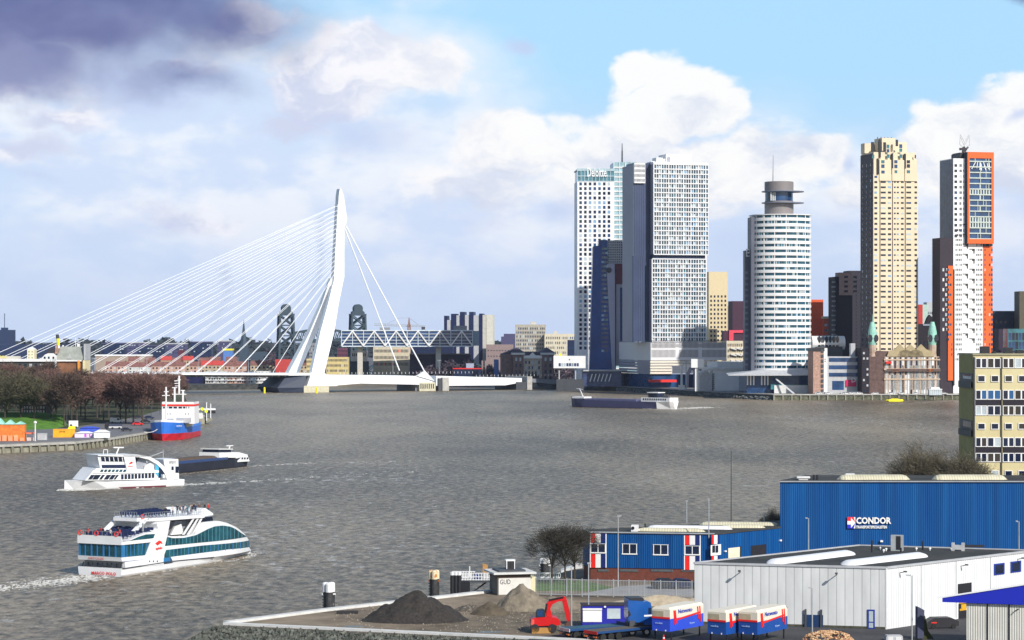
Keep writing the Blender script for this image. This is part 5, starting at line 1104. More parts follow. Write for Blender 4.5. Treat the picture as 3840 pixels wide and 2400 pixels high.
coats = [mat('coat_black', (.02, .02, .025), .8), mat('coat_navy', (.02, .03, .10), .8), mat('coat_red', (.50, .03, .03), .8), mat('coat_pale', (.55, .50, .48), .8), mat('coat_teal', (.05, .16, .20), .8), mat('coat_brown', (.12, .07, .05), .8)]
jeans = mat('jeans', (.03, .045, .09), .9); hairs = [mat('hair_dark', (.03, .02, .015), .7), mat('hair_fair', (.30, .20, .10), .7)]
def person(label, loc, rz, kind, coat, hair=0, group=None):
    o = tag(link('person', person_mesh(kind, coats[coat], jeans, hairs[hair]), None, loc, rz), label, 'person', group); return o
# ------------------------------------------------------------------ things on the left bank
dq = lambda cx, cy: (cx / 5.0417, 1480 + cy / 5.0417)
def lbox(name, label, cat, px0, px1, y0, y1, m, dep=3, z=3.2, rz=R(6), group=None):
    D = Dg(y1, z); t = Thing(name, label, cat, (X(px0, D), D, z), rz, group); w = t.px(px1, y1)[0]; h = t.px(px0, y0)[1]; t.w, t.h = w, h; return t
def container(label, px0, px1, y0, y1, m, name='container', cat='container', dep=2.6, group=None):
    t = lbox(name, label, cat, px0, px1, y0, y1, m); w, h = t.w, t.h; t.part('body', MB().box(0, w, 0, dep, .12, h), m)
    mb = MB(); n = max(3, int(w / .5))
    for k in range(n): mb.box(.15 + k * (w - .3) / n, .15 + (k + .45) * (w - .3) / n, -.06, 0, .3, h - .2)
    t.part('rib', mb, m); t.part('frame', MB().box(-.05, w + .05, -.09, dep, h - .14, h + .05).box(-.05, w + .05, -.09, dep, 0, .14), m); return t
orust = mat('orange_rusty', (.62, .14, .03), .8, col2=(.85, .28, .05), scale=.9)
t = container('large orange slatted cargo crate under green tarpaulins at the left edge', -60, 92, 1594, 1655, orust, 'cargo_crate', 'crate', 6)
tarp = mat('mint_tarpaulin', (.30, .62, .50), .6, var=.2)
mb = MB(); w = t.w; h = t.h
for k in range(4): mb.add([(w * k / 4, -.2, h + .2), (w * (k + 1) / 4, -.2, h + .2), (w * (k + 1) / 4, 6, h + .2), (w * k / 4, 6, h + .2), (w * (k + .5) / 4, 1, h + 2.8 - k * .55), (w * (k + .5) / 4, 5, h + 2.8 - k * .55)], [(0, 1, 4), (1, 2, 5, 4), (2, 3, 5), (3, 0, 4, 5)])
t.part('tarpaulin', mb, tarp); mb = MB(); rnd = random.Random(5)
for k in range(7): mb.box(k * w / 7 + .3, (k + 1) * w / 7 - .2, -.5, -.2, .1, 1.2 + rnd.random())
t.part('barrier', mb, mat('orange_pale', (.85, .35, .18), .7), kind='stuff')
t = lbox('market_stall', 'small stall with an orange-red roof right of the orange crate', 'stall', 99, 127, 1622, 1653, red); t.part('counter', MB().box(.1, t.w - .1, 0, 2, 0, 1.1), mat('stall_white', (.6, .5, .48), .7)); t.part('roof', MB().box(-.1, t.w + .1, -.3, 2.4, t.h - .5, t.h), mat('stall_red', (.75, .18, .10), .6)); t.part('post', MB().box(0, .12, 0, .12, 1.1, t.h - .5).box(t.w - .12, t.w, 0, .12, 1.1, t.h - .5), steel)
container('plain grey container right of the white post', 140, 175, 1626, 1650, lgrey)
t = container('yellow-orange container with dark lettering beside the quay road', 199, 280, 1610, 1640, mat('container_yellow', (.90, .42, .02), .5))
text('ZIVAB', .75, mat('lettering_dark', (.05, .03, .02), .6), t.o, (t.w * .28, -.12, t.h * .62), (R(90), 0, 0), .02)
t = lbox('box_van', 'white box van parked behind the yellow container', 'van', 258, 292, 1578, 1606, white); t.part('box', MB().box(0, t.w, 0, 2.2, .5, t.h), white); t.part('window', MB().box(.4, 1.3, -.03, .02, .9, 1.5), G_dark)
for x in (.7, t.w - .7): t.part('wheel', MB().lathe([(.4, -.12), (.4, .12)], (0, 0, 0), 10) and MB().tube((x, -.1, .4), (x, .25, .4), .4, None, 10), black)
t = lbox('digger', 'yellow digger body on top of the container yard', 'digger', 250, 281, 1598, 1612, yellow); t.part('body', MB().prism([(0, 0), (t.w, 0), (t.w, t.h * .9), (t.w * .3, t.h)], 1.5, 3), yellow)
for i, (a, b, y0, y1, c, l) in enumerate(((300, 372, 1600, 1620, mat('stall_blue', (.05, .10, .55), .6), 'royal blue and white fairground stall behind the white tents'), (280, 352, 1618, 1641, mat('stall_lilac', (.75, .66, .85), .6), 'white and purple patterned tent on the quay road'), (352, 411, 1612, 1642, mat('tent_white', (.8, .8, .82), .6), 'white tent nearest the dark lorry'))):
    t = lbox('market_tent', l, 'tent', a, b, y0, y1, c); t.part('side', MB().box(0, t.w, 0, 3, 0, t.h * .7), c); t.part('canopy', MB().add([(-.2, -.3, t.h * .7), (t.w + .2, -.3, t.h * .7), (t.w + .2, 3.3, t.h * .7), (-.2, 3.3, t.h * .7), (t.w * .3, 1.5, t.h), (t.w * .7, 1.5, t.h)], [(0, 1, 5, 4), (1, 2, 5), (2, 3, 4, 5), (3, 0, 4)]), white if i != 0 else c)
    if i == 1: t.part('panel', MB().box(t.w * .5, t.w * .62, -.04, 0, .2, t.h * .6).box(t.w * .75, t.w * .82, -.04, 0, .2, t.h * .6), mat('magenta_panel', (.55, .1, .55), .6))
t = lbox('lorry', 'dark flatbed lorry with a white strip parked on the quay road', 'lorry', 392, 457, 1584, 1610, navy); t.part('bed', MB().box(1.6, t.w, 0, 2.2, .6, t.h * .75), mat('lorry_bed', (.05, .06, .10), .6)); t.part('cab', MB().prism([(0, .4), (1.5, .4), (1.5, t.h), (.5, t.h), (0, t.h * .6)], 0, 2.1), black); t.part('side_strip', MB().box(1.6, t.w, -.05, 0, .6, 1.1), offwhite)
for x in (.8, 3, t.w - 1): t.part('wheel', MB().tube((x, -.1, .45), (x, .3, .45), .45, None, 10), black)
car('white van parked on the quay above the dark lorry', (X(436, 985), 985, 3.25), R(15), van_w, van=True, s=1.0)
car('bright red car on the quay road left of the moored ship', (X(517, 958), 958, 3.25), R(8), mat('car_red', (.70, .02, .02), .3))
for i, (px, D, l) in enumerate(((547, 985, 'black car parked just behind the ship bow'), (520, 1035, 'dark car further back on the quay beyond the red car'), (475, 900, 'small black car alone on the quay near the water edge'), (560, 1030, 'dark blue car behind the black one near the ship'))): car(l, (X(px, D), D, 3.25), R(10), black if i != 3 else navy)
pt_ = Thing('lamp_post', 'white post with a round head beside the orange crate', 'lamp post', (X(132, 820), 820, 3.2), 0); pt_.part('pole', MB().tube((0, 0, 0), (0, 0, 6.1), .28, .22), offwhite); pt_.part('head', MB().lathe([(.2, 5.9), (.55, 6.1), (.55, 6.6), (.1, 6.9)], (0, 0, 0), 8), white)
for i, (px, D, hh, l) in enumerate(((248, 1200, 36, 'x'),)): pass
lp = []
for i, (px, D) in enumerate(((250, 930), (496, 975), (567, 915), (600, 1085))):
    t = Thing('lamp_post', ['thin lamp post behind the yellow container', 'thin lamp post left of the red car', 'thin lamp post at the ship bow', 'thin lamp post behind the ship bridge'][i], 'lamp post', (X(px, D), D, 3.2), 0, 'thin lamp posts along the left quay'); t.part('pole', MB().tube((0, 0, 0), (0, 0, 9), .12, .08), darkgrey); t.part('arm', MB().box(0, 1.3, -.08, .08, 8.9, 9.1), darkgrey)
# pale house glimpsed between the trees
t = house('park_house', 'pale house with white windows glimpsed between the park trees', 74, 172, 1518, 1060, 10, mat('olive_render', (.10, .09, .07), .8), (9, 2, .55, .6, .25, .95), wm=[white], cat='house')
# mansard building and neighbours above the trees
af2 = lambda cx, cy: (cx / 3.781, 1260 + cy / 3.781)
t = Thing('mansard_building', 'large building with a steep grey slate roof and cream end wall above the park trees', 'building', (X(206, 1380), 1380, 3.3), 0)
Q = lambda cx, cy, y=0: t.px(*af2(cx, cy), y); slate = mat('slate_roof', (.30, .32, .29), .7, var=.2, scale=.3); endw = mat('cream_end_wall', (.72, .62, .38), .7)
ze = Q(0, 340)[1]; xr = Q(1150, 0)[0]; xe = Q(1212, 0)[0]
t.part('wall', MB().box(0, xr, 0, 16, 0, ze - .8), mat('rust_wall', (.22, .10, .05), .8, var=.3, scale=.3)); t.part('cornice', MB().box(-1.5, xr + .4, -1.2, 17, ze - .8, ze), white)
t.part('roof', MB().add([(-1, -.6, ze), (xr + 1, -.6, ze), (xr + 1, 16, ze), (-1, 16, ze), (Q(845, 0)[0], 3, Q(0, 150)[1]), (xr + 1, 3, Q(0, 150)[1]), (xr + 1, 13, Q(0, 150)[1]), (Q(845, 0)[0], 13, Q(0, 150)[1])], [(0, 1, 5, 4), (1, 2, 6, 5), (2, 3, 7, 6), (3, 0, 4, 7), (4, 5, 6, 7)]), slate)
t.part('end_wall', MB().box(xr + 1.01, xe, -.5, 16, 0, Q(0, 345)[1]), endw); t.part('firewall', MB().box(Q(1190, 0)[0], Q(1215, 0)[0], -.6, 16, ze, Q(0, 110)[1]), lgrey)
t.part('orange_bay', MB().box(Q(1105, 0)[0], Q(1135, 0)[0], -1.3, 0, Q(0, 495)[1], Q(0, 345)[1]), mat('orange_bay', (.75, .30, .04), .6)); t.part('chimney', MB().box(Q(865, 0)[0], Q(880, 0)[0], 4, 6, Q(0, 160)[1], Q(0, 130)[1]).box(Q(1075, 0)[0], Q(1110, 0)[0], 4, 6, Q(0, 160)[1], Q(0, 110)[1]), white, kind='stuff')
t.part('aerial', MB().tube((Q(1050, 0)[0], 5, Q(0, 150)[1]), (Q(1050, 0)[0], 5, Q(0, 20)[1]), .2), white); t.part('dormer', MB().prism([Q(950, 322), Q(1020, 322), Q(985, 272)], -.9, 2), lgrey)
t = Thing('gabled_house', 'white gabled house front with dark windows left of the slate roof', 'house', (X(152, 1375), 1375, 3.3), 0)
Q = lambda cx, cy, y=0: t.px(*af2(cx, cy), y)
t.part('wall', MB().prism([(Q(575, 0)[0], 0), (Q(785, 0)[0], 0), Q(785, 290), Q(760, 245), Q(680, 245), Q(640, 262), Q(600, 300), Q(580, 340)], 0, 10), white); windows(t, [(Q(c, 0)[0], Q(c + 25, 0)[0], Q(0, 325)[1], Q(0, 292)[1]) for c in (622, 680, 745)], -.06, [G_dark])
t.part('roof', MB().prism([Q(640, 246), Q(770, 246), Q(765, 175), Q(700, 175)], .5, 9), mat('dark_tiles', (.04, .04, .05), .8)); t.part('chimney', MB().prism([Q(770, 250), Q(800, 250), Q(830, 175), Q(800, 170), Q(800, 130), Q(775, 130)], 2, 5), mat('pink_brick', (.42, .26, .2)))
t = house('cream_turret', 'small cream turret house above the long white roof at left', 102, 127, 1310, 1340, 8, mat('cream_turret', (.70, .64, .44), .7), (2, 3, .3, .3, .8, .98)); t.part('roof', MB().add([(0, 0, t.z), (t.w, 0, t.z), (t.w, 8, t.z), (0, 8, t.z), (t.w / 2, 4, t.z + 1.6)], [(0, 1, 4), (1, 2, 4), (2, 3, 4), (3, 0, 4)]), white)
t = house('long_building', 'long low building with a white roof edge above the park trees', -60, 190, 1356, 1330, 12, mat('dark_olive', (.06, .06, .05), .8)); t.part('roof_edge', MB().box(-1, t.w + 1, -1, 12, t.z, t.z + 1.4), white); t.part('roof_clutter', MB().box(t.w * .0, t.w * .5, 2, 9, t.z + 1.4, t.z + 3), pal)
windows(t, gridr(t.w * .5, t.w * .98, 6, .5, t.z - 5, t.z - .8, 1, .8), -.05, [G_dark, lgrey])
a = t.px(1, 1339, -1.1); text('ENNIA', 2.2, yellow, t.o, (t.w * .17, -1.1, t.z + 1.9), (R(90), 0, 0), .1)
t = Thing('funnel', 'yellow and black ship funnel rising behind the slate roof', 'funnel', (X(219, 1500), 1500, 3.3), 0); q0, q1 = t.px(216, 1254), t.px(219, 1296)
t.part('stack', MB().tube((.4, 0, 0), (0, 0, q1[1]), .6, .9, 8), white); t.part('yellow_band', MB().tube((0, 0, q1[1]), (-.4, 0, (q0[1] + q1[1]) / 2 + 1), .95, .95, 8), yellow); t.part('top', MB().tube((-.4, 0, (q0[1] + q1[1]) / 2 + 1), (-.7, 0, q0[1]), 1.1, .9, 8), black)
# landing stage right of the moored ship
t = Thing('landing_stage', 'small landing stage with a flat white roof and two yellow discs beyond the moored ship', 'landing stage', (X(729, 1060), 1060, 0), R(8))
s3 = lambda cx, cy: (540 + cx / 5.6, 1400 + cy / 5.6); Q = lambda cx, cy, y=0: t.px(*s3(cx, cy), y)
t.part('roof', MB().box(Q(1065, 0)[0], Q(1505, 0)[0], -1, 5, Q(0, 775)[1], Q(0, 745)[1]), white); t.part('dark_fascia', MB().box(Q(1330, 0)[0], Q(1500, 0)[0], -.8, 4, Q(0, 845)[1], Q(0, 790)[1]), black)
t.part('pontoon', MB().prism([Q(1090, 1100), Q(1280, 1060), Q(1430, 980), Q(1430, 930), Q(1320, 940), Q(1090, 960)], -1, 5), qwall); t.part('cabin', MB().prism([Q(1075, 970), Q(1270, 960), Q(1250, 840), Q(1120, 800), Q(1075, 830)], 0, 4), offwhite)
for c, c0, c1 in ((1312, 610, 1000), (1398, 640, 950), (1290, 800, 1080)): t.part('post', MB().tube((Q(c, 0)[0], -1.2, Q(0, c1)[1]), (Q(c, 0)[0], -1.2, Q(0, c0)[1]), .22), white if c != 1290 else navy)
for c, cy in ((1222, 752), (1305, 800)): t.part('disc', MB().tube((Q(c, 0)[0], -1.5, Q(0, cy)[1]), (Q(c, 0)[0], -1.3, Q(0, cy)[1]), .72, None, 12), mat('signal_yellow', (.75, .85, .02), .5))
# ------------------------------------------------------------------ boats
hullw = mat('hull_white', (.78, .79, .80), .35, var=.06, scale=.2); shipg = mat('ferry_glass', (.012, .075, .10), .1, var=.6, scale=.35, spec=.6); shipb = mat('ferry_blue_panel', (.03, .17, .38), .3); foam_m = mat('foam', (.46, .46, .44), .8, var=.15, scale=2, bump=.1, bscale=4)
boot = mat('hull_black', (.02, .018, .02), .5)
def hull(t, st, mats, name='hull', dk=None):
    """st: list of (x, half beam at deck, half beam at water, z deck, z boot top); y is centred on t.cy"""
    rings = []
    for x, bd, bw, zd, zb in st: rings.append([(x, t.cy - bd, zd), (x, t.cy - bw, .25), (x, t.cy - bw * .8, -1), (x, t.cy + bw * .8, -1), (x, t.cy + bw, .25), (x, t.cy + bd, zd)])
    return t.part(name, MB().loft(rings), mats)
def foam(name, label, pts, seed, hgt=.25, m=None):
    """broken white water: many little peaks along a path of (x, y, half width, density)"""
    rnd = random.Random(seed); mb = MB()
    for (x0, y0, w0, d0), (x1, y1, w1, d1) in zip(pts[:-1], pts[1:]):
        L = math.hypot(x1 - x0, y1 - y0); n = int(L * (w0 + w1) * (d0 + d1) * 1.0); dx_, dy_ = (x1 - x0) / L, (y1 - y0) / L
        for k in range(n):
            f = rnd.random(); u = rnd.gauss(0, .5); w = w0 + (w1 - w0) * f; x = x0 + (x1 - x0) * f - dy_ * u * w; y = y0 + (y1 - y0) * f + dx_ * u * w
            r = rnd.uniform(.05, .24) * (.6 + .4 * min(w, 2)) * (.5 + .5 * abs(math.sin(x * .9 + y * .37))); sx = rnd.uniform(1.4, 3.4); h = hgt * .45 * rnd.uniform(.2, 1.2) * (1 - abs(u) * .5)
            vs = [(x + (r * sx * math.cos(a)) * dx_ - r * math.sin(a) * dy_, y + (r * sx * math.cos(a)) * dy_ + r * math.sin(a) * dx_, .01) for a in (0, 1.26, 2.5, 3.8, 5.0)] + [(x, y, .02 + max(.02, h))]
            mb.add(vs, [(i, (i + 1) % 5, 5) for i in range(5)])
    tag(link(name, mesh(name, mb, m or foam_m, fix=False)), label, 'foam', kind='stuff')
# ---- the large excursion boat in front
t = Thing('excursion_boat', 'largest white excursion boat with wavy teal windows and people on its top deck', 'boat', (-67.9, 395.97, 0), R(63.4)); B = 4.4; t.cy = 0
s1 = lambda cx, cy: (270 + cx / 3.457, 1870 + cy / 3.457)
S = lambda cx, cy, y=-4.4: t.px(*s1(cx, cy), y)
def taper(mb, x0, x1, k):
    mb.v = [(x, y * (1 - (1 - k) * min(1, max(0, (x - x0) / (x1 - x0))) ** 1.5), z) for x, y, z in mb.v]; return mb
L = S(2350, 655, -1.0)[0]; X0 = L * .5
def yb(x, k=4.3): return k if x < X0 else k * max(.03, 1 - ((x - X0) / (L + 1.0 - X0)) ** 2.6)
def SC_(cx, cy):                                   # the same on the side that curves in towards the bow
    y = 4.3
    for _ in range(30): p = S(cx, cy, -y); y = .5 * y + .5 * yb(p[0])
    return p
def zrange(poly, x):
    zs = []
    for (x0, z0), (x1, z1) in zip(poly, poly[1:] + poly[:1]):
        if (x0 - x) * (x1 - x) <= 0 and x0 != x1: zs.append(z0 + (z1 - z0) * (x - x0) / (x1 - x0))
    return (min(zs), max(zs)) if zs else None
def RB(pts, off=0.0, n=40):
    poly = [SC_(*p) for p in pts]; a = min(p[0] for p in poly) + .01; b = max(p[0] for p in poly) - .01; rings = []
    for i in range(n + 1):
        x = a + (b - a) * i / n; z = zrange(poly, x); y = yb(x) + off
        if z: rings.append([(x, -y, z[0]), (x, -y, z[1]), (x, y, z[1]), (x, y, z[0])])
    return MB().loft(rings)
zd = S(650, 905)[1]; zdm = S(1450, 815)[1]; zdb = S(2300, 668)[1]
_st = []
_b = [SC_(*p) for p in ((650, 905), (1200, 850), (1450, 815), (1900, 745), (2150, 700), (2300, 668), (2365, 652))]
def zdk(x):
    for (a, za_), (b, zb__) in zip(_b[:-1], _b[1:]):
        if x <= b: return za_ + (zb__ - za_) * (x - a) / (b - a)
    return _b[-1][1]
for k in range(15): x = -.2 + (L + .8) * k / 14; yy = yb(x, 4.4); _st.append((x, yy, yy * (.97 if x < X0 else max(.15, .97 - .8 * ((x - X0) / (L - X0)) ** 1.5)), zdk(x), 0))
hull(t, _st, hullw)
t.part('rubbing_strake', taper(MB().prism([(0, zd + .02), (L * .3, zd + .08), (L * .6, zdm + .05), (L * .6, zdm - .12), (L * .3, zd - .1), (0, zd - .14)], -4.5, 4.5), 99, 100, 1), darkgrey)
W_ = lambda pts, y0=-4.3, y1=4.3: MB().prism([S(*p) for p in pts], y0, y1)
t.part('lower_house', W_([(700, 905), (690, 800), (960, 775), (1185, 770), (1190, 850)]), hullw)
t.part('fore_bulwark', RB([(1280, 835), (1275, 755), (1700, 700), (2000, 660), (2290, 628), (2310, 668), (1900, 745), (1450, 815)], .12), hullw)
# aft saloon with its two floors; stern side reaches x = 0
za, zb_, zc_, zd_ = S(655, 815)[1], S(655, 762)[1], S(655, 600)[1], S(655, 560)[1]
x1a, x1b = S(960, 735)[0], S(1025, 565)[0]
t.part('aft_floor', MB().prism([(-.1, za), (x1a, S(960, 785)[1]), (x1a, S(960, 735)[1]), (-.3, zb_)], -4.4, 4.4), hullw)
t.part('aft_saloon_glass', MB().prism([(0, zb_), (x1a, S(960, 735)[1]), (x1b, S(1025, 565)[1]), (0, zc_)], -4.2, 4.2), shipg)
mb = MB()
for k in range(8): y = -4.25 + k * 8.5 / 7; mb.box(-.12, 0, y - .09 - .1 * (k % 2), y + .09, zb_, zc_)
for k in range(7): x = .3 + k * (x1a - .4) / 6; mb.prism([(x, zb_), (x + .14, zb_), (x + .14 + .3 * (k > 4), zc_), (x + .3 * (k > 4), zc_)], -4.32, 4.32)
mb.box(-.05, .8, -4.34, -4.1, zb_, zc_); t.part('mullion', mb, shipb)
wave = [(650, 565), (750, 540), (850, 490), (950, 450), (1075, 428), (1060, 565), (1025, 600)]
t.part('aft_roof', MB().prism([(-.3, zc_), (x1b, S(1025, 565)[1])] + [S(*p) for p in ((1075, 428), (960, 440), (860, 480), (760, 525), (655, 560))] + [(-.3, zd_ + .9), (-.3, zc_ + .1)], -4.45, 4.45), hullw)
t.part('aft_upper_window', W_([(640, 556), (760, 538), (860, 492), (960, 462), (1070, 457), (1050, 512)], -4.5, -4.2), shipg)
t.part('stern_deck_wall', MB().box(.8, S(700, 900)[0], -3.8, 3.8, zd, za), grey)
mb = MB()
for k in range(9): y = -3.9 + k * .95; mb.tube((.4 if k % 2 else .1, y, zd), (.4, y, zd + .7), .16, .12, 6)
t.part('bollard', mb, black, kind='stuff')
t.part('pillar', W_([(1095, 330), (1100, 300), (1268, 285), (1240, 440), (1225, 500), (1195, 630), (1185, 850), (905, 880), (962, 735), (1025, 565), (1075, 430), (1108, 390)], -4.48, 4.48), hullw)
xe = S(535, 315, 2.4)[0]; za_ = S(900, 268)[1]; zf_ = S(1700, 207)[1]; xf = S(1712, 205)[0]
pl_ = [(xe, 2.4), (xe + 3.2, 4.4), (xf, 4.5), (xf, -4.5), (xe + 3.2, -4.4), (xe, -2.4)]; zs_ = lambda x: za_ + (zf_ - za_) * (x - xe) / (xf - xe)
t.part('top_deck', MB().loft([[(x, y, zs_(x) - .55) for x, y in pl_], [(x, y, zs_(x)) for x, y in pl_]]), hullw)
[t.part('strut', MB().bar((xe - 2.2, y, zd_ + .9), (xe + 1.6, y, zs_(xe) - .4), .55), hullw) for y in (-2.9, 2.9)]
t.part('lounge_post', W_([(925, 425), (937, 425), (937, 320), (925, 320)], -4.3, -4.1), steel)
t.part('lounge_interior', MB().box(S(960, 0, 0)[0], S(1100, 0, 0)[0], -2.5, 2.5, S(0 + 1000, 425)[1], S(1000, 330)[1]), darkgrey)
t.part('mid_house', MB().prism([S(1290, 470, -2.6), S(1560, 460, -2.6), S(1640, 262, -2.6), S(1340, 292, -2.6)], -2.6, 2.6), mat('interior_grey', (.28, .30, .36), .7))
t.part('tender', MB().loft([[(S(1350, 0)[0], -3.3, S(1350, 475)[1]), (S(1500, 0)[0], -3.6, S(1500, 460)[1]), (S(1520, 0)[0], -2.8, S(1500, 460)[1]), (S(1360, 0)[0], -2.8, S(1350, 475)[1])], [(S(1400, 0)[0], -3.3, S(1400, 370)[1]), (S(1480, 0)[0], -3.4, S(1480, 330)[1]), (S(1500, 0)[0], -2.8, S(1480, 330)[1]), (S(1410, 0)[0], -2.8, S(1400, 370)[1])]]), offwhite)
for a, b in ((1440, 1590), (1495, 1645), (1560, 1690)): t.part('stair_rail', W_([(a, 470), (a + 28, 468), (b + 12, 250), (b - 8, 252)], -4.3, -4.15), hullw)
for k in range(8): t.part('stair_tread', W_([(1470 + k * 19, 470 - k * 27), (1530 + k * 19, 465 - k * 27), (1532 + k * 19, 455 - k * 27), (1472 + k * 19, 460 - k * 27)], -4.2, -3.2), darkgrey)
# fore house
fore = [(1200, 660), (1225, 495), (1225, 472), (1300, 490), (1450, 485), (1580, 455), (1680, 310), (1890, 285), (2010, 315), (2130, 370), (2235, 455), (2290, 535), (2312, 625), (1280, 757), (1180, 772)]
t.part('fore_house', RB(fore), hullw)
g1 = [(1195, 612), (1225, 492), (1300, 512), (1450, 507), (1600, 474), (1680, 435), (1760, 392), (1850, 358), (1950, 348), (2050, 362), (2120, 395), (2190, 445), (2262, 492)]
g2 = [(1182, 770), (1190, 668), (1700, 605), (2295, 540), (2304, 626), (1800, 692), (1300, 752)]
for sgn in (-1, 1):
    y0, y1 = sorted((sgn * 4.2, sgn * 4.36))
    pass
t.part('upper_window', RB(g1, .07), shipg); t.part('lower_window', RB(g2, .07), shipg)
def topz(cx):
    for (a, b), (c, d) in zip(g1[1:-1], g1[2:]):
        if a <= cx <= c: return b + (d - b) * (cx - a) / (c - a)
    return 500
mb = MB(); mbb = MB(); G1 = [SC_(*p) for p in g1]; G2 = [SC_(*p) for p in g2]
for k in range(22):
    for G, sh_ in ((G1, 0), (G2, 25)):
        x = SC_(1235 + k * 48 + sh_, 560)[0]; z = zrange(G, x)
        if z and x < L - 2: big = sh_ and k % 2; y = yb(x) + .12; (mbb if big else mb).box(x, x + (.2 if big else .07), -y, y, z[0] + .02, z[1] - .02)
t.part('fore_mullion', mb, mat('mullion_teal', (.10, .30, .38), .3), kind='stuff'); t.part('fore_blue_bar', mbb, shipb, kind='stuff')
t.part('door_panel', W_([(1182, 835), (1182, 770), (1270, 760), (1270, 825)], -4.5, -4.3), shipb)
t.part('blue_stripe', W_([(680, 820), (680, 812), (950, 775), (950, 788)], -4.34, -4.29), blue)
t.part('bridge_window', W_([(1692, 245), (1868, 234), (1882, 290), (1668, 312)], -3.6, 3.6), G_dark); t.part('bridge_roof', W_([(1728, 128), (1772, 122), (1872, 192), (1875, 216), (1692, 240)], -3.7, 3.7), hullw)
mb = MB()
for k in range(3): mb.tube((S(1000 + k * 50, 815)[0], -4.52, S(1000 + k * 50, 812)[1]), (S(1000 + k * 50, 815)[0], -4.4, S(1000 + k * 50, 812)[1]), .15, None, 8)
t.part('porthole', mb, black, kind='stuff')
p = S(1075, 610); q = S(1165, 550); lg = t.part('logo', MB().prism([S(1072, 580), S(1122, 542), S(1150, 552), S(1166, 588), S(1140, 576), S(1102, 606)], -4.54, -4.48), red)
p = S(1078, 655); q = S(1170, 655); text('spido', .62, red, t.o, (p[0], -4.52, p[1] - .1), (R(90), 0, 0), .02, sx=(q[0] - p[0]) / 1.45, bold=.02)
text('MARCO', .75, red, t.o, (-.33, 1.6, zd - 1.2), (R(90), 0, R(-90)), .01, bold=.01, sx=1.0); text('POLO', .75, red, t.o, (-.33, -1.4, zd - 1.2), (R(90), 0, R(-90)), .01, bold=.01)
text('PARTYCRUISE', .5, MATS['coat_red'], t.o, (-.34, 2.2, za + .15), (R(90), 0, R(-90)), .01)
mb = MB()   # railings on both open decks
def rail(a, b, y, n, hh=1.0):
    a = S(*a, y); b = S(*b, y)
    for k in range(n + 1): f = k / n; x = a[0] + (b[0] - a[0]) * f; z = a[1] + (b[1] - a[1]) * f; mb.tube((x, y, z), (x, y, z + hh), .03, None, 4)
    for h_ in (hh, hh * .5): mb.tube((a[0], y, a[1] + h_), (b[0], y, b[1] + h_), .03, None, 4)
rail((930, 268), (1700, 207), -4.35, 26); t.part('railing', mb, steel, kind='stuff')
mb = MB(); zt0 = za_
for (x, y0, y1) in ((xe + .1, -2.3, 2.3),):
    for k in range(10): mb.tube((x, y0 + k * .5, zt0), (x, y0 + k * .5, zt0 + 1), .03, None, 4)
    mb.tube((x, y0, zt0 + 1), (x, y1, zt0 + 1), .03, None, 4)
for k in range(10): mb.tube((-.2, -4.3 + k * .95, zd_ + .9), (-.2, -4.3 + k * .95, zd_ + 1.6), .03, None, 4)
mb.tube((-.2, -4.3, zd_ + 1.6), (-.2, 4.3, zd_ + 1.6), .035, None, 4); t.part('railing', mb, steel, kind='stuff')
zt1 = zs_
seatm = mat('seat_navy', (.02, .035, .11), .6)
seat = mesh('seat', MB().prism([(0, .4), (.45, .4), (.45, .48), (.1, .48), (.0, 1.0), (-.08, 1.0)], -.6, .6).box(.1, .2, -.5, -.42, 0, .4).box(.1, .2, .42, .5, 0, .4), seatm)
x0, x1 = xe + .8, xe + 9
for k in range(8):
    for y in (-2.9, -1.1, 1.1): link('seat', seat, t.o, (x0 + (x1 - x0) * k / 8 + .2, y, zt1(x0) + .02)) if k or abs(y) < 2 else 0
for k in range(9):
    for y in (-3.2, -.8, 1.4, 3.2): link('seat', seat, t.o, (1.2 + k * 1.05, y, zd_ + .28 + .05 * k))
x0, x1 = S(1330, 0)[0], S(1690, 0)[0]
for k in range(4):
    for y in (1.9,): link('seat', seat, t.o, (x0 + (x1 - x0) * k / 7.4, y, zt1(x0) + .1))
rb = mesh('lifebuoy', MB().loft([[(.36 * math.cos(R(a)) * 1 + .09 * math.cos(R(b)) * math.cos(R(a)), .09 * math.sin(R(b)), (.36 + .09 * math.cos(R(b))) * math.sin(R(a))) for b in range(0, 360, 60)] for a in range(0, 361, 30)], caps=False), mat('buoy_red', (.75, .05, .03), .5))
for p in ((910, 235, -4.45), (485, 0, 0), (250, 0, 0)):
    if p[1]: link('lifebuoy', rb, t.o, (S(p[0], p[1])[0], p[2], S(p[0], p[1])[1]))
for y in (-3.4, 0.6, 3.9): link('lifebuoy', rb, t.o, (-.3, y, zd_ + 1.25), R(90))
t.part('aerial', MB().tube((S(1975, 0)[0], 0, S(1975, 300, 0)[1]), (S(1975, 0)[0], 0, S(1975, 105, 0)[1]), .05).bar((S(1880, 0)[0], 0, S(1880, 200, 0)[1]), (S(1940, 0)[0], 0, S(1940, 195, 0)[1]), .1), offwhite)
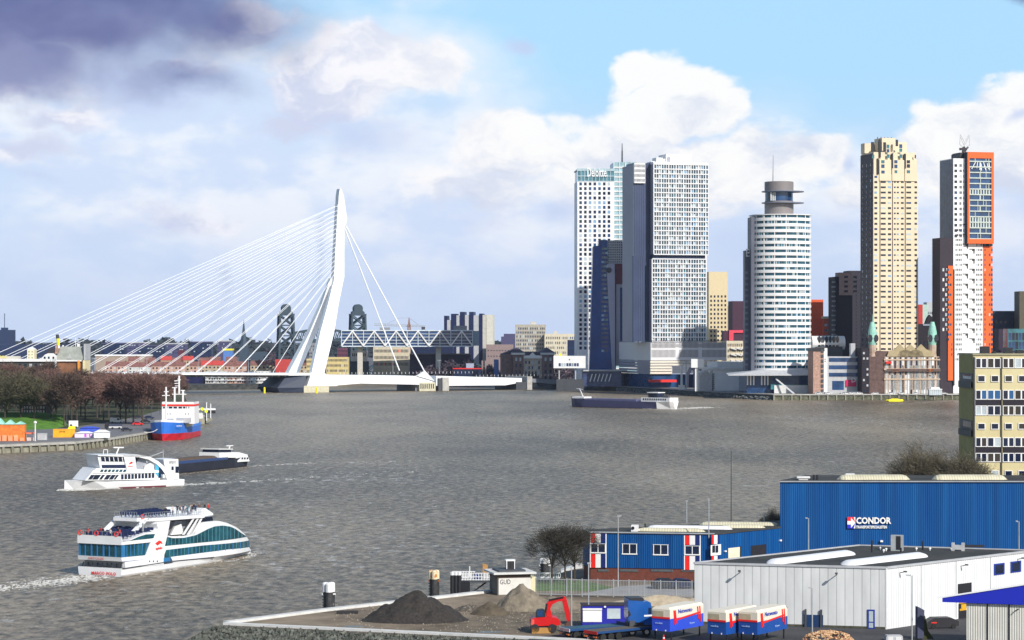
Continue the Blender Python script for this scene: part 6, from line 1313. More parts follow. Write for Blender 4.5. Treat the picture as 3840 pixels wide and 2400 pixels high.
# people on board
FB = t
def onboard(label, cx, y, kind, coat, zf, face, hair=0):
    x = S(cx, 250, y)[0] if zf == 'top' else cx; z = zt1(x) + .02 if zf == 'top' else zd_ + .3
    c, s_ = math.cos(t.rz), math.sin(t.rz); o = person(label, (t.loc.x + x * c - y * s_, t.loc.y + x * s_ + y * c, z), t.rz + R(face), kind, coats.index(coats[coat]), hair, 'passengers on the large excursion boat')
names = ['dark-coated passenger standing alone at the top deck rail', 'passenger in a pale jacket near the middle of the top deck', 'passenger in a black coat beside the pale-jacketed one', 'tall passenger in a navy coat on the top deck', 'passenger in a teal jacket beside the tall navy-coated one', 'second passenger in a teal jacket leaning on the rail', 'passenger in a pale coat in the thick of the top deck group', 'black-coated passenger behind the pale coat', 'navy-coated passenger near the bridge roof', 'brown-coated passenger near the bridge roof', 'dark-coated passenger right beside the bridge roof', 'passenger in a red jacket at the front of the top deck', 'seated passenger in a brown coat among the forward seats', 'seated passenger in a pale coat among the forward seats', 'seated passenger in a black coat among the forward seats']
spec = [(1215, -3.9, 'lean', 0), (1305, -2, 'stand', 3), (1365, -1, 'stand', 0), (1440, -1.5, 'walk', 1), (1480, -.5, 'stand', 4), (1500, -3.5, 'lean', 4), (1540, -2, 'stand', 3), (1580, 0, 'stand', 0), (1600, -2.5, 'walk', 1), (1650, -1, 'stand', 5), (1720, -1.5, 'stand', 0), (1765, -2.2, 'stand', 2), (1400, -3, 'sit', 5), (1470, -3, 'sit', 3), (1560, -3, 'sit', 0)]
for (cx, y, k, c), nm in zip(spec, names): onboard(nm, cx, y, k, c, 'top', random.Random(cx).choice([90, 0, 180, -60]), c % 2)
for nm, x, y, k, c in (('red-jacketed passenger standing on the aft deck', 3.2, 2.2, 'stand', 2), ('black-coated passenger on the aft deck beside the red jacket', 2.6, 1.4, 'stand', 0), ('seated passenger in red by the aft rail', .9, 3.2, 'sit', 2), ('seated pale-coated passenger on the aft deck', 1.1, -1.2, 'sit', 3), ('seated passenger in a red coat on the right of the aft deck', 1.2, -3.0, 'sit', 2), ('dark passenger seated in the middle of the aft deck', 4.2, -.5, 'sit', 0)): onboard(nm, x, y, k, c, 'aft', 90)
u = Vector((math.cos(t.rz), math.sin(t.rz))); o2 = Vector((-67.9, 395.97))
P_ = lambda x, y: o2 + u * x + Vector((-u.y, u.x)) * y
a, b, c, d = P_(-1, 0), P_(-16, 1), P_(-34, 3), P_(-60, 5)
foam('wake', 'churned white wake behind the large excursion boat', [(a.x, a.y, 5.0, 1.5), (b.x, b.y, 5.5, .8), (c.x, c.y, 5.5, .35), (d.x, d.y, 5, .12)], 1, .4)
a, b, c = P_(L + 1, -1.0), P_(L - 8, -4.6), P_(2, -5.6)
foam('bow_wave', 'white bow wave of the large excursion boat', [(a.x, a.y, 1.6, 1.4), (b.x, b.y, .7, .6), (c.x, c.y, .3, .15)], 2, .5); a, b = P_(L + 3, 2), P_(L - 4, 5); foam('bow_wave', 'far side bow wave of the large excursion boat', [(a.x, a.y, 2, 1.5), (b.x, b.y, 1.6, 1)], 3, .8)
# ---- the second excursion boat
s2 = lambda cx, cy: (250 + cx / 3.361, 1660 + cy / 3.361)
t = Thing('excursion_boat', 'smaller white excursion boat with an arched roof line heading left', 'boat', (-109.5, 611.7, 0), R(36.8)); t.cy = 3.8
S = lambda cx, cy, y=0: t.px(*s2(cx, cy), y)
L = S(1480, 545)[0]; zd = S(1480, 460)[1]; xb = S(110, 520)[0]
hull(t, [(xb - 1.2, .1, .02, zd + .75, 0), (xb + 1.0, 1.6, .4, zd + .65, 0), (3.4, 3.2, 1.9, zd + .45, 0), (7, 3.9, 3.4, zd + .2, 0), (L * .7, 4.0, 3.9, zd, 0), (L, 4.0, 3.9, zd, 0)], hullw)
W_ = lambda pts, y0=-.1, y1=7.7: MB().prism([S(*p) for p in pts], y0, y1)
t.part('waterline', MB().box(S(660, 0)[0], S(1250, 0)[0], -.16, .0, -.2, .4), mat('antifouling', (.12, .02, .03), .6))
t.part('main_deck_house', W_([(235, 478), (300, 400), (345, 345), (1180, 345), (1180, 470)], .2, 7.4), hullw)
t.part('second_deck', W_([(330, 385), (372, 322), (770, 330), (1180, 350), (1180, 378), (770, 385)], .0, 7.6), hullw)
t.part('bridge_house', W_([(395, 155), (715, 152), (765, 330), (432, 322)], .4, 7.2), hullw)
t.part('bridge_window', W_([(428, 180), (720, 182), (730, 240), (440, 236)], .3, 7.3), G_dark); mb = MB()
for k in range(6): c = 430 + k * 55; mb.prism([S(c - 4, 180), S(c + 4, 180), S(c + 14, 240), S(c + 5, 240)], .22, .35)
t.part('mullion', mb, white, kind='stuff'); t.part('bridge_shadow_gap', W_([(448, 280), (742, 278), (748, 322), (455, 320)], .32, 7.3), navy)  # navy strip paints the shade of the open gap
ws = MB()
for a, b in ((300, 352), (352, 430), (440, 480), (498, 558), (562, 618), (622, 655)): ws.prism([S(a - 28, 464), S(b - 36, 464), S(b + 8, 406), S(a + 12, 406)], .1, .3)
t.part('slanted_window', ws, G_dark, kind='stuff'); mb = MB(); mb2 = MB()
for k in range(10): c = 690 + k * 43; mb.prism([S(c, 462 - k * 2), S(c + 30, 461 - k * 2), S(c + 30, 398 - k * 1.5), S(c, 399 - k * 1.5)], .1, .3)
t.part('side_window', mb, G_dark, kind='stuff')
for k in range(7): c = 420 + k * 48; mb2.prism([S(c, 368), S(c + 32, 368), S(c + 46, 338), S(c + 14, 338)], -.1, .1)
t.part('upper_window', mb2, shipg, kind='stuff')
t.part('logo_fin', W_([(715, 160), (860, 172), (885, 372), (768, 378)], -.05, .6), hullw); t.part('logo_fin', W_([(715, 160), (860, 172), (885, 372), (768, 378)], 7, 7.65), hullw)
t.part('logo', MB().prism([S(778, 272), S(808, 240), S(828, 238), S(830, 258), S(800, 270)], -.12, -.05), red); t.part('logo_bar', MB().prism([S(770, 292), S(832, 292), S(832, 300), S(770, 300)], -.12, -.05), red)
arch = [(700, 150), (900, 152), (1050, 178), (1150, 232), (1230, 300), (1280, 380), (1310, 470)]; arch2 = [(1265, 470), (1235, 390), (1190, 325), (1120, 262), (1030, 210), (900, 182), (720, 180)]
for y0, y1 in ((-.1, .5), (7.1, 7.7)): t.part('roof_arch', W_(arch + arch2, y0, y1), hullw)
t.part('roof', W_([(395, 155), (900, 150), (1030, 178), (1030, 186), (395, 166)], -.1, 7.7), hullw)
t.part('upper_saloon', W_([(880, 360), (880, 300), (960, 190), (1030, 215), (1060, 300), (1130, 350)], 1.5, 6.5), mat('saloon_grey', (.30, .32, .36), .5)); t.part('deck_gear', W_([(985, 350), (1000, 290), (1060, 260), (1110, 250), (1120, 350)], .6, 2.2), offwhite)
t.part('blue_panel', W_([(1120, 240), (1150, 262), (1205, 315), (1205, 420), (1165, 442), (1120, 380)], .12, .4), mat('sky_blue_panel', (.08, .42, .68), .4)); t.part('dark_opening', W_([(1165, 310), (1200, 312), (1240, 350), (1275, 390), (1190, 395), (1190, 440), (1160, 440)], -.02, .11), G_dark)
t.part('stern_house', W_([(1225, 212), (1410, 206), (1422, 455), (1215, 475), (1215, 400), (1290, 395), (1240, 290)], .2, 7.4), hullw)
for a, b, c_, d_ in ((1374, 1414, 300, 380), (1325, 1352, 300, 345)): t.part('stern_window', W_([(a, d_), (b, d_), (b, c_), (a, c_)], .1, .3), G_dark)
t.part('stern_door', W_([(1215, 475), (1282, 472), (1282, 440), (1215, 442)], .1, .22), grey)
p = S(1290, 265, .1); q = S(1392, 262, .1); text('SPIDO', .95, darkgrey, t.o, (p[0], .12, p[1]), (R(90), 0, 0), .01, sx=(q[0] - p[0]) / 3.0)
mb = MB().bar((S(655, 66)[0], 3, S(655, 66)[1]), (S(785, 66)[0], 3, S(785, 66)[1]), .3).bar((S(725, 70)[0], 3, S(725, 70)[1]), (S(692, 152)[0], 3, S(692, 152)[1]), .3); t.part('radar_mast', mb, offwhite)
mb = MB(); a, b, c, d = S(505, 150), S(510, 92), S(560, 92), S(560, 150)
for p, q in ((a, b), (b, c), (c, d)): mb.bar((p[0], 2, p[1]), (q[0], 2, q[1]), .16)
t.part('mast_frame', mb, offwhite); t.part('crane_arm', MB().bar((S(1140, 180)[0], 4, S(1140, 185)[1]), (S(1300, 125)[0], 4, S(1300, 125)[1]), .2).tube((S(1310, 0)[0], 4, S(0 + 1310, 205)[1]), (S(1310, 0)[0], 4, S(1310, 95)[1]), .08), steel)
u = Vector((math.cos(t.rz), math.sin(t.rz))); o2 = Vector((-109.5, 611.7)); a, b, c, d = [o2 + u * x + Vector((-u.y, u.x)) * y for x, y in ((L, 4), (L + 14, 5), (L + 40, 9), (L + 95, 20))]
foam('wake', 'white wake streaming behind the smaller excursion boat', [(a.x, a.y, 4, 1.0), (b.x, b.y, 3.5, .3), (c.x, c.y, 4, .06), (d.x, d.y, 5, .015)], 4, .35)
a, b, c, d = [o2 + u * x + Vector((-u.y, u.x)) * y for x, y in ((xb - 3, 3.5), (xb + 1.2, .2), (6, -.6), (L, -.8))]
foam('bow_wave', 'tall white bow spray of the smaller excursion boat', [(a.x, a.y, 2.2, 2.6), (b.x, b.y, 2.0, 2.6), (c.x, c.y, .5, .5), (d.x, d.y, .4, .2)], 5, .9)
# ---- dark barge behind it
t = Thing('barge', 'dark loaded cargo barge with a white wheelhouse behind the smaller excursion boat', 'barge', (-99, 677, 0), R(65.8)); t.cy = 3.8
S = lambda cx, cy, y=0: t.px(*s2(cx, cy), y); L = S(2330, 290)[0]; zd = S(1500, 262)[1]
bh = mat('barge_hull', (.02, .022, .035), .5, var=.3, scale=.2)
hull(t, [(-4, .4, .1, zd + 1, 0), (2, 3.0, 2.2, zd + .3, 0), (7, 3.9, 3.8, zd, 0), (L * .8, 3.9, 3.8, zd, 0), (L, 3.0, 2.2, zd + .5, 0), (L + 1.5, 1.5, .6, zd + .6, 0)], bh)
t.part('coaming', MB().box(6, L * .74, .3, 7.3, zd, zd + .75), mat('coaming_blue', (.03, .06, .16), .5)); t.part('cargo', MB().loft([[(8, .8, zd + .7), (L * .7, .8, zd + .7), (L * .7, 6.8, zd + .7), (8, 6.8, zd + .7)], [(10, 2, zd + 1.3), (L * .66, 2, zd + 1.3), (L * .66, 5.6, zd + 1.3), (10, 5.6, zd + 1.3)]]), mat('cargo_brown', (.10, .07, .05), .95, bump=.3, bscale=.8))
W_ = lambda pts, y0=.3, y1=7.2: MB().prism([S(*p) for p in pts], y0, y1)
t.part('aft_house', W_([(2155, 245), (2145, 190), (1935, 190), (1935, 125), (2180, 120), (2290, 150), (2318, 235)]), white); t.part('wheelhouse', W_([(1950, 122), (1955, 85), (2105, 85), (2110, 122)], 1, 6.5), G_dark); t.part('wheelhouse_roof', W_([(1940, 88), (1940, 76), (2120, 76), (2120, 88)], .6, 6.9), offwhite)
t.part('mast', MB().bar((S(2150, 120)[0], 3, S(2150, 120)[1]), (S(2165, 45)[0], 3, S(2165, 45)[1]), .3).bar((S(2125, 45)[0], 3, S(2125, 42)[1]), (S(2205, 42)[0], 3, S(2205, 40)[1]), .25), white)
for k in range(3): t.part('window', W_([(2215 + k * 32, 210), (2232 + k * 32, 208), (2232 + k * 32, 185), (2215 + k * 32, 187)], .2, .3), G_dark)
t.part('red_flag', W_([(2205, 142), (2230, 145), (2230, 128), (2205, 130)], 3, 3.1), red)
u = Vector((math.cos(t.rz), math.sin(t.rz))); o2 = Vector((-99, 677)); a, b, c = o2 + u * (L + 1), o2 + u * (L + 25) + Vector((6, -6)), o2 + u * (L + 60) + Vector((36, -20))
foam('wake', 'thin white wake trailing right of the dark barge', [(a.x, a.y, 2.5, .6), (b.x, b.y, 2.5, .12), (c.x, c.y, 3.5, .02)], 6, .3)
a, b = o2 + Vector((3, -2)), o2 + u * L + Vector((1.5, -1)); foam('wash', 'white wash along the dark barge', [(a.x, a.y, .7, .8), (b.x, b.y, .7, .6)], 7, .3)
# ---- long barge on the right
t = Thing('barge', 'long low violet-blue barge with white living quarters before the tower pier', 'barge', (30.9, 1304, 0), R(-38)); t.cy = 5
S = lambda cx, cy, y=0: t.px(*ex(cx, cy), y); L = S(1115, 1400)[0]; zd = S(500, 1350)[1]; bb = mat('barge_violet', (.06, .06, .13), .5, var=.1)
hull(t, [(-1.5, .8, .1, zd + 1.6, 0), (3, 4.0, 3.2, zd + .8, 0), (9, 5, 4.9, zd + .1, 0), (L * .72, 5, 4.9, zd - .2, 0), (L * .86, 4.8, 4.2, zd - .2, 0)], bb); hull(t, [(L * .86, 4.8, 4.2, zd - .2, 0), (L * .97, 4, 2.0, zd + .2, 0), (L, 2.6, .8, zd + .3, 0)], white, 'stern')
t.part('hatch_cover', MB().box(10, L * .66, .6, 9.4, zd - .2, zd + .9), mat('barge_violet_light', (.12, .12, .22), .5)); t.part('fore_deck', MB().box(1, 9, 1.5, 8.5, zd + .8, zd + 1.7), white)
t.part('fore_mast', MB().bar((6, 5, zd + 1.5), (3.5, 5, zd + 6), .35).bar((1.5, 5, zd + 6), (5.5, 5, zd + 5.6), .25), white)
a0, a1 = S(805, 0)[0], S(1095, 0)[0]; t.part('quarters', MB().box(a0, a1, 1, 9, zd - .3, zd + 2.0), white); windows(t, gridr(a0 + 1, a1 - 2, 11, .5, zd + .5, zd + 1.7, 1, .8), .95, [G_dark]); t.part('wheelhouse', MB().box(a0 + 4, a0 + 10, 2, 8, zd + 2.0, zd + 4.4), G_dark); t.part('wheelhouse_roof', MB().box(a0 + 3.5, a0 + 10.5, 1.6, 8.4, zd + 4.4, zd + 4.8), white); t.part('car_on_deck', MB().box(a1 - 6, a1 - 2.5, 3, 5, zd + 2, zd + 3.2), darkgrey)
u = Vector((math.cos(t.rz), math.sin(t.rz))); o2 = Vector((30.9, 1304)); n_ = Vector((-u.y, u.x)); a, b, c, d = o2 + u * 40 + n_ * 13, o2 + u * (L) + n_ * 12, o2 + u * (L + 10) + n_ * 26, o2 + u * L * .9 - n_ * 1.5
foam('wake', 'bright white wash behind the quarters of the long barge', [(a.x, a.y, 3.5, .3), (b.x, b.y, 7, .6), (c.x, c.y + 20, 9, .15)], 9, .9)
a, b = o2 + u * (L * .75) - n_ * 2, o2 + u * (L + 14) - n_ * 4; foam('wash', 'white stern wash on the near side of the long barge', [(a.x, a.y, 1.6, .4), (b.x, b.y, 2.5, .5)], 10, .5)
# drifting white streaks on the right of the river
for i, (x0, y0, x1, y1, lb_l) in enumerate(((3320, 1519, 3590, 1502, 'long white streak of wash below the pier piles'), (3040, 1503, 3100, 1518, 'short white streak of wash off the pier'), (3500, 1626, 3590, 1616, 'small white crest left of the yellow flats'), (1100, 1768, 1760, 1742, 'faint long wake line across the mid river'), (700, 1815, 1500, 1755, 'second faint wake line in mid river'))):
    a = GP(x0, y0); b = GP(x1, y1); foam('streak', lb_l, [(a.x, a.y, 6.0, .008 if i > 2 else .10), (b.x, b.y, 6.0, .005 if i > 2 else .10)], 20 + i, .2)
# ---- blue and red ship at the left quay
t = Thing('coaster', 'moored cargo ship with a blue and red hull and white bridge at the left quay', 'ship', (-130, 894, 0), R(-2))
S = lambda cx, cy, y=0: t.px(*s3(cx, cy), y); sb_ = mat('ship_blue', (.03, .16, .60), .4, var=.1, scale=.3); sr = mat('ship_red', (.50, .015, .03), .4, var=.2, scale=.3)
def sec(y, bd, bw, zd, zm): return [(-bd, y, zd), (-(bd * .6 + bw * .4), y, zm), (-bw, y, .1), (-bw * .7, y, -1), (bw * .7, y, -1), (bw, y, .1), ((bd * .6 + bw * .4), y, zm), (bd, y, zd)]
zD = 6.4; st = [(-.6, .6, .1, zD + .6, 2.6), (1.5, 3.4, 1.6, zD + .4, 2.6), (5, 5.6, 4.0, zD + .1, 2.6), (10, 6.6, 6.1, zD, 2.6), (16, 6.8, 6.7, zD - .2, 2.4), (24, 6.8, 6.8, zD - 2.0, 2.2), (44, 6.8, 6.8, zD - 2.2, 2.0), (52, 5.5, 4.5, zD - 1.2, 2.0)]
up = MB(); lo = MB()
rings = [sec(y, *r) for y, *r in st]
up.loft([[r[0], r[1], r[6], r[7]] for r in rings]); lo.loft([[r[1], r[2], r[3], r[4], r[5], r[6]] for r in rings])
t.part('hull_upper', up, sb_); t.part('hull_lower', lo, sr)
y = 11; zt = S(700, 650, y)[1]; xl, xr = S(375, 0, y)[0], S(1062, 0, y)[0]
t.part('bridge_house', MB().box(xl, xr, y, y + 10, zD - .5, zt - .7), white); t.part('red_band', MB().box(xl - .1, xr + .1, y - .15, y + 10.1, zt - .7, zt), red); t.part('bulwark', MB().box(xl, xr, y, y + .1, zt, zt + .9).box(xl, xl + .1, y, y + 10, zt, zt + .9).box(xr - .1, xr, y, y + 10, zt, zt + .9), white)
ws = [(S(a, 0, y)[0], S(b, 0, y)[0], S(0, 735, y)[1], S(0, 700, y)[1]) for a, b in ((402, 440), (475, 492), (522, 595), (622, 695), (728, 798), (822, 870), (888, 900), (935, 950))]; windows(t, ws, y - .05, [G_dark])
ws = [(S(a, 0, y)[0], S(a + 16, 0, y)[0], S(0, 862, y)[1], S(0, 842, y)[1]) for a in (478, 542, 865, 925)]; windows(t, ws, y - .05, [G_dark])
t.part('fore_deck', MB().add([(r[0][0] * .93, r[0][1], r[0][2] - .15) for r in rings[:5]] + [(r[7][0] * .93, r[7][1], r[7][2] - .15) for r in rings[:5]][::-1], [tuple(range(10))]), offwhite)
t.part('winch_house', MB().box(S(460, 0, 7)[0], S(600, 0, 7)[0], 7, 9, zD, zD + 1.5).box(S(670, 0, 7)[0], S(960, 0, 7)[0], 8, 10, zD, zD + 1.8), lgrey); t.part('bow_rail', MB().loft([[(r[0][0] * f, r[0][1], r[0][2] + z) for r in rings[:5]] + [(r[7][0] * f, r[7][1], r[7][2] + z) for r in rings[:5]][::-1] for f, z in ((1, 0), (1.0, .8))], caps=False), white)
mb = MB(); px_ = lambda cx, cy, y_: Vector((S(cx, cy, y_)[0], y_, S(cx, cy, y_)[1]))
t.part('fore_mast', MB().tube(px_(463, 1060, 4), px_(463, 450, 4), .36, .3).tube(px_(463, 450, 4), px_(463, 285, 4), .42, .3).bar(px_(380, 465, 4), px_(540, 465, 4), .3).bar(px_(418, 385, 4), px_(515, 385, 4), .35), white)
t.part('goal_post', MB().bar(px_(645, 640, 14), px_(645, 300, 14), .6).bar(px_(820, 640, 14), px_(820, 360, 14), .6).bar(px_(590, 438, 14), px_(890, 438, 14), .3).bar(px_(590, 300, 14), px_(700, 300, 14), .3).bar(px_(770, 358, 14), px_(860, 358, 14), .3), white)
t.part('main_mast', MB().bar(px_(740, 440, 16), px_(740, 50, 16), .55).bar(px_(640, 160, 16), px_(760, 150, 16), .35).bar(px_(640, 212, 16), px_(740, 208, 16), .3).bar(px_(650, 265, 16), px_(740, 262, 16), .25).bar(px_(705, 120, 16), px_(770, 135, 16), .35), white)
t.part('hold_panel', MB().box(S(825, 0, 9)[0], 6.95, 12, 26, zD - 1.7, zD - .2), mat('hold_beige', (.60, .56, .38), .8, var=.2)); t.part('anchor_pocket', MB().box(-1.0 + .2, .6, -.1, 3, 3.2, 4.0), black)
p = S(685, 1118, 2); text('NORDIC', .62, white, t.o, (S(690, 0, 3)[0], 2.05, S(0, 1118, 2)[1]), (R(90), 0, R(38)), .05)
mr_ = Thing('mooring_rope', 'pale mooring rope from the ship bow down to the quay', 'rope', (0, 0, 0)); a = Vector((X(616, 900), 896, 5.9)); b = Vector((X(545, 896), 893, 3.3)); mb = MB()
for k in range(10): f0, f1 = k / 10, (k + 1) / 10; g = lambda f: a + (b - a) * f + Vector((0, 0, -1.2 * math.sin(math.pi * f))); mb.tube(g(f0), g(f1), .13, None, 5)
mr_.part('rope', mb, offwhite)
# ------------------------------------------------------------------ near bank
GZ = 3.5
# ---- large blue hall with the company sign
hb_ = mat('blue_cladding', (.003, .052, .20), .55, col2=(.006, .095, .31), scale=.9, stretch=(1, 1, .035), wave=('X', .33, .45, .7), spec=.15)
t = Thing('industrial_hall', 'large bright blue corrugated hall with a company sign', 'warehouse', (X(2925, 366), 366, GZ), 0)
zt = t.px(3400, 1807)[1]; W = X(4400, 366) - X(2925, 366)
t.part('wall', MB().slab([(0, 0), (W, 0), (W, 13), (5.4, 13.2)], 0, zt), hb_); roofd = mat('roof_felt', (.025, .024, .022), .8, col2=(.055, .052, .045), scale=.25)
t.part('roof', MB().add([(-.1, -.15, zt), (W, -.15, zt), (W, 13, zt), (5.4, 13.2, zt), (-.1, -.15, zt + .22), (W, -.15, zt + .22), (W, 13, zt + .25), (5.4, 13.2, zt + .25)], [(0, 1, 2, 3), (4, 5, 6, 7), (0, 1, 5, 4), (1, 2, 6, 5), (2, 3, 7, 6), (3, 0, 4, 7)]), roofd)
sky_c = mat('rooflight_cream', (.62, .58, .42), .5, var=.12, wave=('X', .4, .35, .3)); sky_w = mat('rooflight_white', (.78, .78, .80), .35, var=.05)
def vault(t, p0, p1, w, h, m, name='rooflight', parent=None):
    p0 = Vector(p0); p1 = Vector(p1); d = (p1 - p0).normalized(); n = Vector((-d.y, d.x, 0)); rings = []
    sec_ = [(w / 2 * math.cos(R(a)), h * math.sin(R(a))) for a in range(0, 181, 20)]
    for f, k in ((-.0, .0), (.55, .75), (1.2, 1)): rings.append([tuple(p0 + d * f + n * (u * (.35 + .65 * k)) + Vector((0, 0, v * k))) for u, v in sec_])
    L_ = (p1 - p0).length
    for f, k in ((L_ - 1.2, 1), (L_ - .55, .75), (L_, 0)): rings.append([tuple(p0 + d * f + n * (u * (.35 + .65 * k)) + Vector((0, 0, v * k))) for u, v in sec_])
    return t.part(name, MB().loft(rings), m, parent)
for a, b in ((3145, 3420), (3503, 3786)): vault(t, (t.px(a, 1800)[0], 2.0, zt + .26), (t.px(b, 1800)[0], 2.0, zt + .26), 2.6, .75, sky_c)
t.part('roof_vent', MB().box(3.0, 4.4, 1, 2, zt + .2, zt + .5).box(2.7, 4.7, .8, 2.2, zt + .5, zt + .75), offwhite); t.part('roof_pipe', MB().tube((5.3, 1.2, zt + .2), (5.3, 1.2, zt + 1), .16).tube((5.8, 1.2, zt + .2), (5.8, 1.2, zt + 1), .16), black, kind='stuff'); t.part('gutter', MB().box(-.1, W, -.3, -.12, zt - .02, zt + .16), mat('gutter', (.30, .32, .36), .6)); t.part('roof_hatch', MB().box(10.6, 12, 4, 5, zt + .25, zt + 1.0), white)
p, q = t.px(3177, 1981, -.15), t.px(3207, 1939, -.15); w_, h_ = q[0] - p[0], q[1] - p[1]; cy_ = (p[1] + q[1]) / 2
sg = t.part('sign_board', MB().box(p[0], q[0], -.3, -.02, cy_, q[1], 0).box(p[0], q[0], -.3, -.02, p[1], cy_ - .002, 1), [mat('sign_red', (.80, .02, .04), .5, var=0), mat('sign_blue', (.02, .03, .55), .5, var=0)])
t.part('sign_arrow', MB().prism([(p[0], cy_ - h_ * .16), (p[0] + w_ * .45, cy_ - h_ * .16), (p[0] + w_ * .45, p[1] + h_ * .04), (q[0] + .02, cy_), (p[0] + w_ * .45, q[1] - h_ * .04), (p[0] + w_ * .45, cy_ + h_ * .16), (p[0], cy_ + h_ * .16)], -.34, -.31), white, sg)
t.part('sign_edge', MB().prism([(q[0], q[1]), (q[0], p[1]), (q[0] - w_ * .2, p[1]), (q[0], cy_), (q[0] - w_ * .2, q[1])], -.33, -.305), white, sg)
p, q = t.px(3210, 1963, -.15), t.px(3333, 1963, -.15)
text('CONDOR', 1.32, white, t.o, (p[0], -.22, p[1]), (R(90), 0, 0), .08, 'lettering', sx=(q[0] - p[0]) / 5.62, bold=.045)
p = t.px(3210, 1981, -.15); text('TRANSPORTSPECIALISTEN', .56, white, t.o, (p[0], -.2, p[1]), (R(90), 0, 0), .04, 'lettering', sx=(q[0] - p[0]) / 7.05, bold=.02)
p = t.px(3300, 2032, -.1); t.part('wall_lamp', MB().box(p[0], p[0] + .4, -.5, 0, p[1], p[1] + .25), white); p, q = t.px(3565, 2052, -.1), t.px(3692, 2043, -.1); t.part('dark_slot', MB().box(p[0], q[0], -.06, 0, p[1], q[1]), black)
# ---- small blue office with tricolour panels
t = Thing('office_building', 'low blue company building with red, white and blue panels beside the water', 'office', (X(2211, 355), 355, GZ), math.atan2(-3, X(2680, 352) - X(2211, 355)))
lq2 = lambda cx, cy: (1900 + cx / 2.749, 1850 + cy / 2.749); mq = lambda cx, cy: (2500 + cx / 2.16, 1700 + cy / 2.16)
Q = lambda cx, cy, y=0: t.px(*lq2(cx, cy), y); zt = Q(1400, 418)[1]; zbk = Q(1400, 772)[1]; x1 = t.px(2680, 2100)[0]
C2 = t.local((X(2925, 364.3) + .1, 364.3, GZ)); back = [(C2.x + 0, C2.y), (C2.x + 2, C2.y + 16), (-1.2, 16), (-3.0 + 2, 8)]
br_ = t.local((X(2935, 378), 378, GZ)); bl_ = t.local((X(2186, 360), 360, GZ))
plan_ = [(0, 0), (x1, 0), (C2.x, C2.y), (br_.x, br_.y), (bl_.x, bl_.y)]
t.part('wall', MB().slab(plan_, zbk, zt), hb_); t.part('brick_base', MB().slab([(x + (.1 if i in (0, 4) else -.1), y + .12) for i, (x, y) in enumerate(plan_)], 0, zbk), mat('red_brown_brick', (.15, .045, .03), .85, var=.2, scale=3))
t.part('roof', MB().slab([(-.15, -.15), (x1 + .05, -.15), (C2.x, C2.y - .15), (br_.x, br_.y), (bl_.x - .1, bl_.y)], zt, zt + .12), roofd)
t.part('parapet', MB().box(-.15, x1, -.2, -.02, zt + .1, zt + .26).bar((0, 0, zt + .18), (bl_.x, bl_.y, zt + .18), .2), mat('parapet_metal', (.35, .38, .42), .5))
wf = white
def pane(parent, x0, x1_, z0, z1, y, n=2, nm='window'):
    o = t.part(nm, MB().box(x0, x1_, y - .05, y, z0, z1), G_dark, parent); mb = MB(); f = .11
    for k in range(n + 1): x = x0 + (x1_ - x0) * k / n; mb.box(x - f / 2, x + f / 2, y - .12, y - .051, z0, z1)
    mb.box(x0 - f, x1_ + f, y - .14, y - .05, z0 - f * 1.5, z0 + .001).box(x0 - f, x1_ + f, y - .14, y - .05, z1, z1 + f * .6); t.part('frame', mb, wf, o); return o
redp, whp, blp = mat('panel_red', (.78, .02, .015), .45, var=.03), mat('panel_white', (.80, .80, .80), .45, var=.03), mat('panel_navy', (.008, .02, .13), .45, var=.05)
for xs, (w0, w1_), ys in (((868, 917, 970, 1016), (868, 1018), (416, 505, 520, 605, 625, 765)), ((1838, 1886, 1943, 1987), (1840, 1988), (434, 530, 542, 625, 645, 788))):
    for a, b in ((ys[1], ys[0]), (ys[5], ys[4])):
        for m_, (u, v) in zip((redp, whp, blp), zip(xs[:-1], xs[1:])): t.part('panel', MB().box(Q(u, 0)[0], Q(v, 0)[0], -.1, -.02, Q(u, a)[1], Q(u, b)[1]), m_)
    pane(None, Q(w0, 0)[0], Q(w1_, 0)[0], Q(w0, ys[3])[1], Q(w0, ys[2])[1], -.05)
    for c in (xs[0] - 10, xs[3] + 4): t.part('white_strip', MB().box(Q(c, 0)[0], Q(c + 10, 0)[0], -.13, -.02, Q(c, ys[5])[1], Q(c, ys[0])[1]), whp)
pane(None, Q(1195, 0)[0], Q(1340, 0)[0], Q(1200, 618)[1], Q(1200, 522)[1], 0); pane(None, Q(1515, 0)[0], Q(1662, 0)[0], Q(1520, 626)[1], Q(1520, 530)[1], 0)
mb = MB()
for a, b in ((940, 1050), (1170, 1355), (1485, 1715), (1800, 1925)): mb.box(Q(a, 0)[0], Q(b, 0)[0], .02, .1, Q(a, 806)[1], Q(a, 782)[1])
t.part('base_window', mb, mat('reeded_glass', (.10, .11, .12), .3, var=.3, scale=8, stretch=(1, 1, .1)), kind='stuff')
# right flank: doors, third tricolour
sd_ = Vector((C2.x - x1, C2.y, 0)); Ls = sd_.length; sa = math.atan2(sd_.y, sd_.x)
side = Thing('x', 'x', 'x', (0, 0, 0)); bpy.data.objects.remove(side.o)
wp0 = Vector((t.loc.x + x1 * t.ca, t.loc.y + x1 * t.sa, GZ)); side.loc = wp0; side.rz = t.rz + sa; side.ca, side.sa = math.cos(side.rz), math.sin(side.rz)
def sp2(name, c0, c1, r0, r1, m_, d=.08):
    a, b = side.px(*mq(c0, r1)), side.px(*mq(c1, r0)); o = t.part(name, MB().box(a[0], b[0], -d, -.01, a[1], b[1]), m_); o.location = (x1, 0, 0); o.rotation_euler = (0, 0, sa); return o
for c0, c1, m_ in ((362, 380, redp), (380, 408, whp), (408, 424, blp)):
    for r0, r1 in ((660, 735), (828, 872)): sp2('panel', c0, c1, r0, r1, m_)
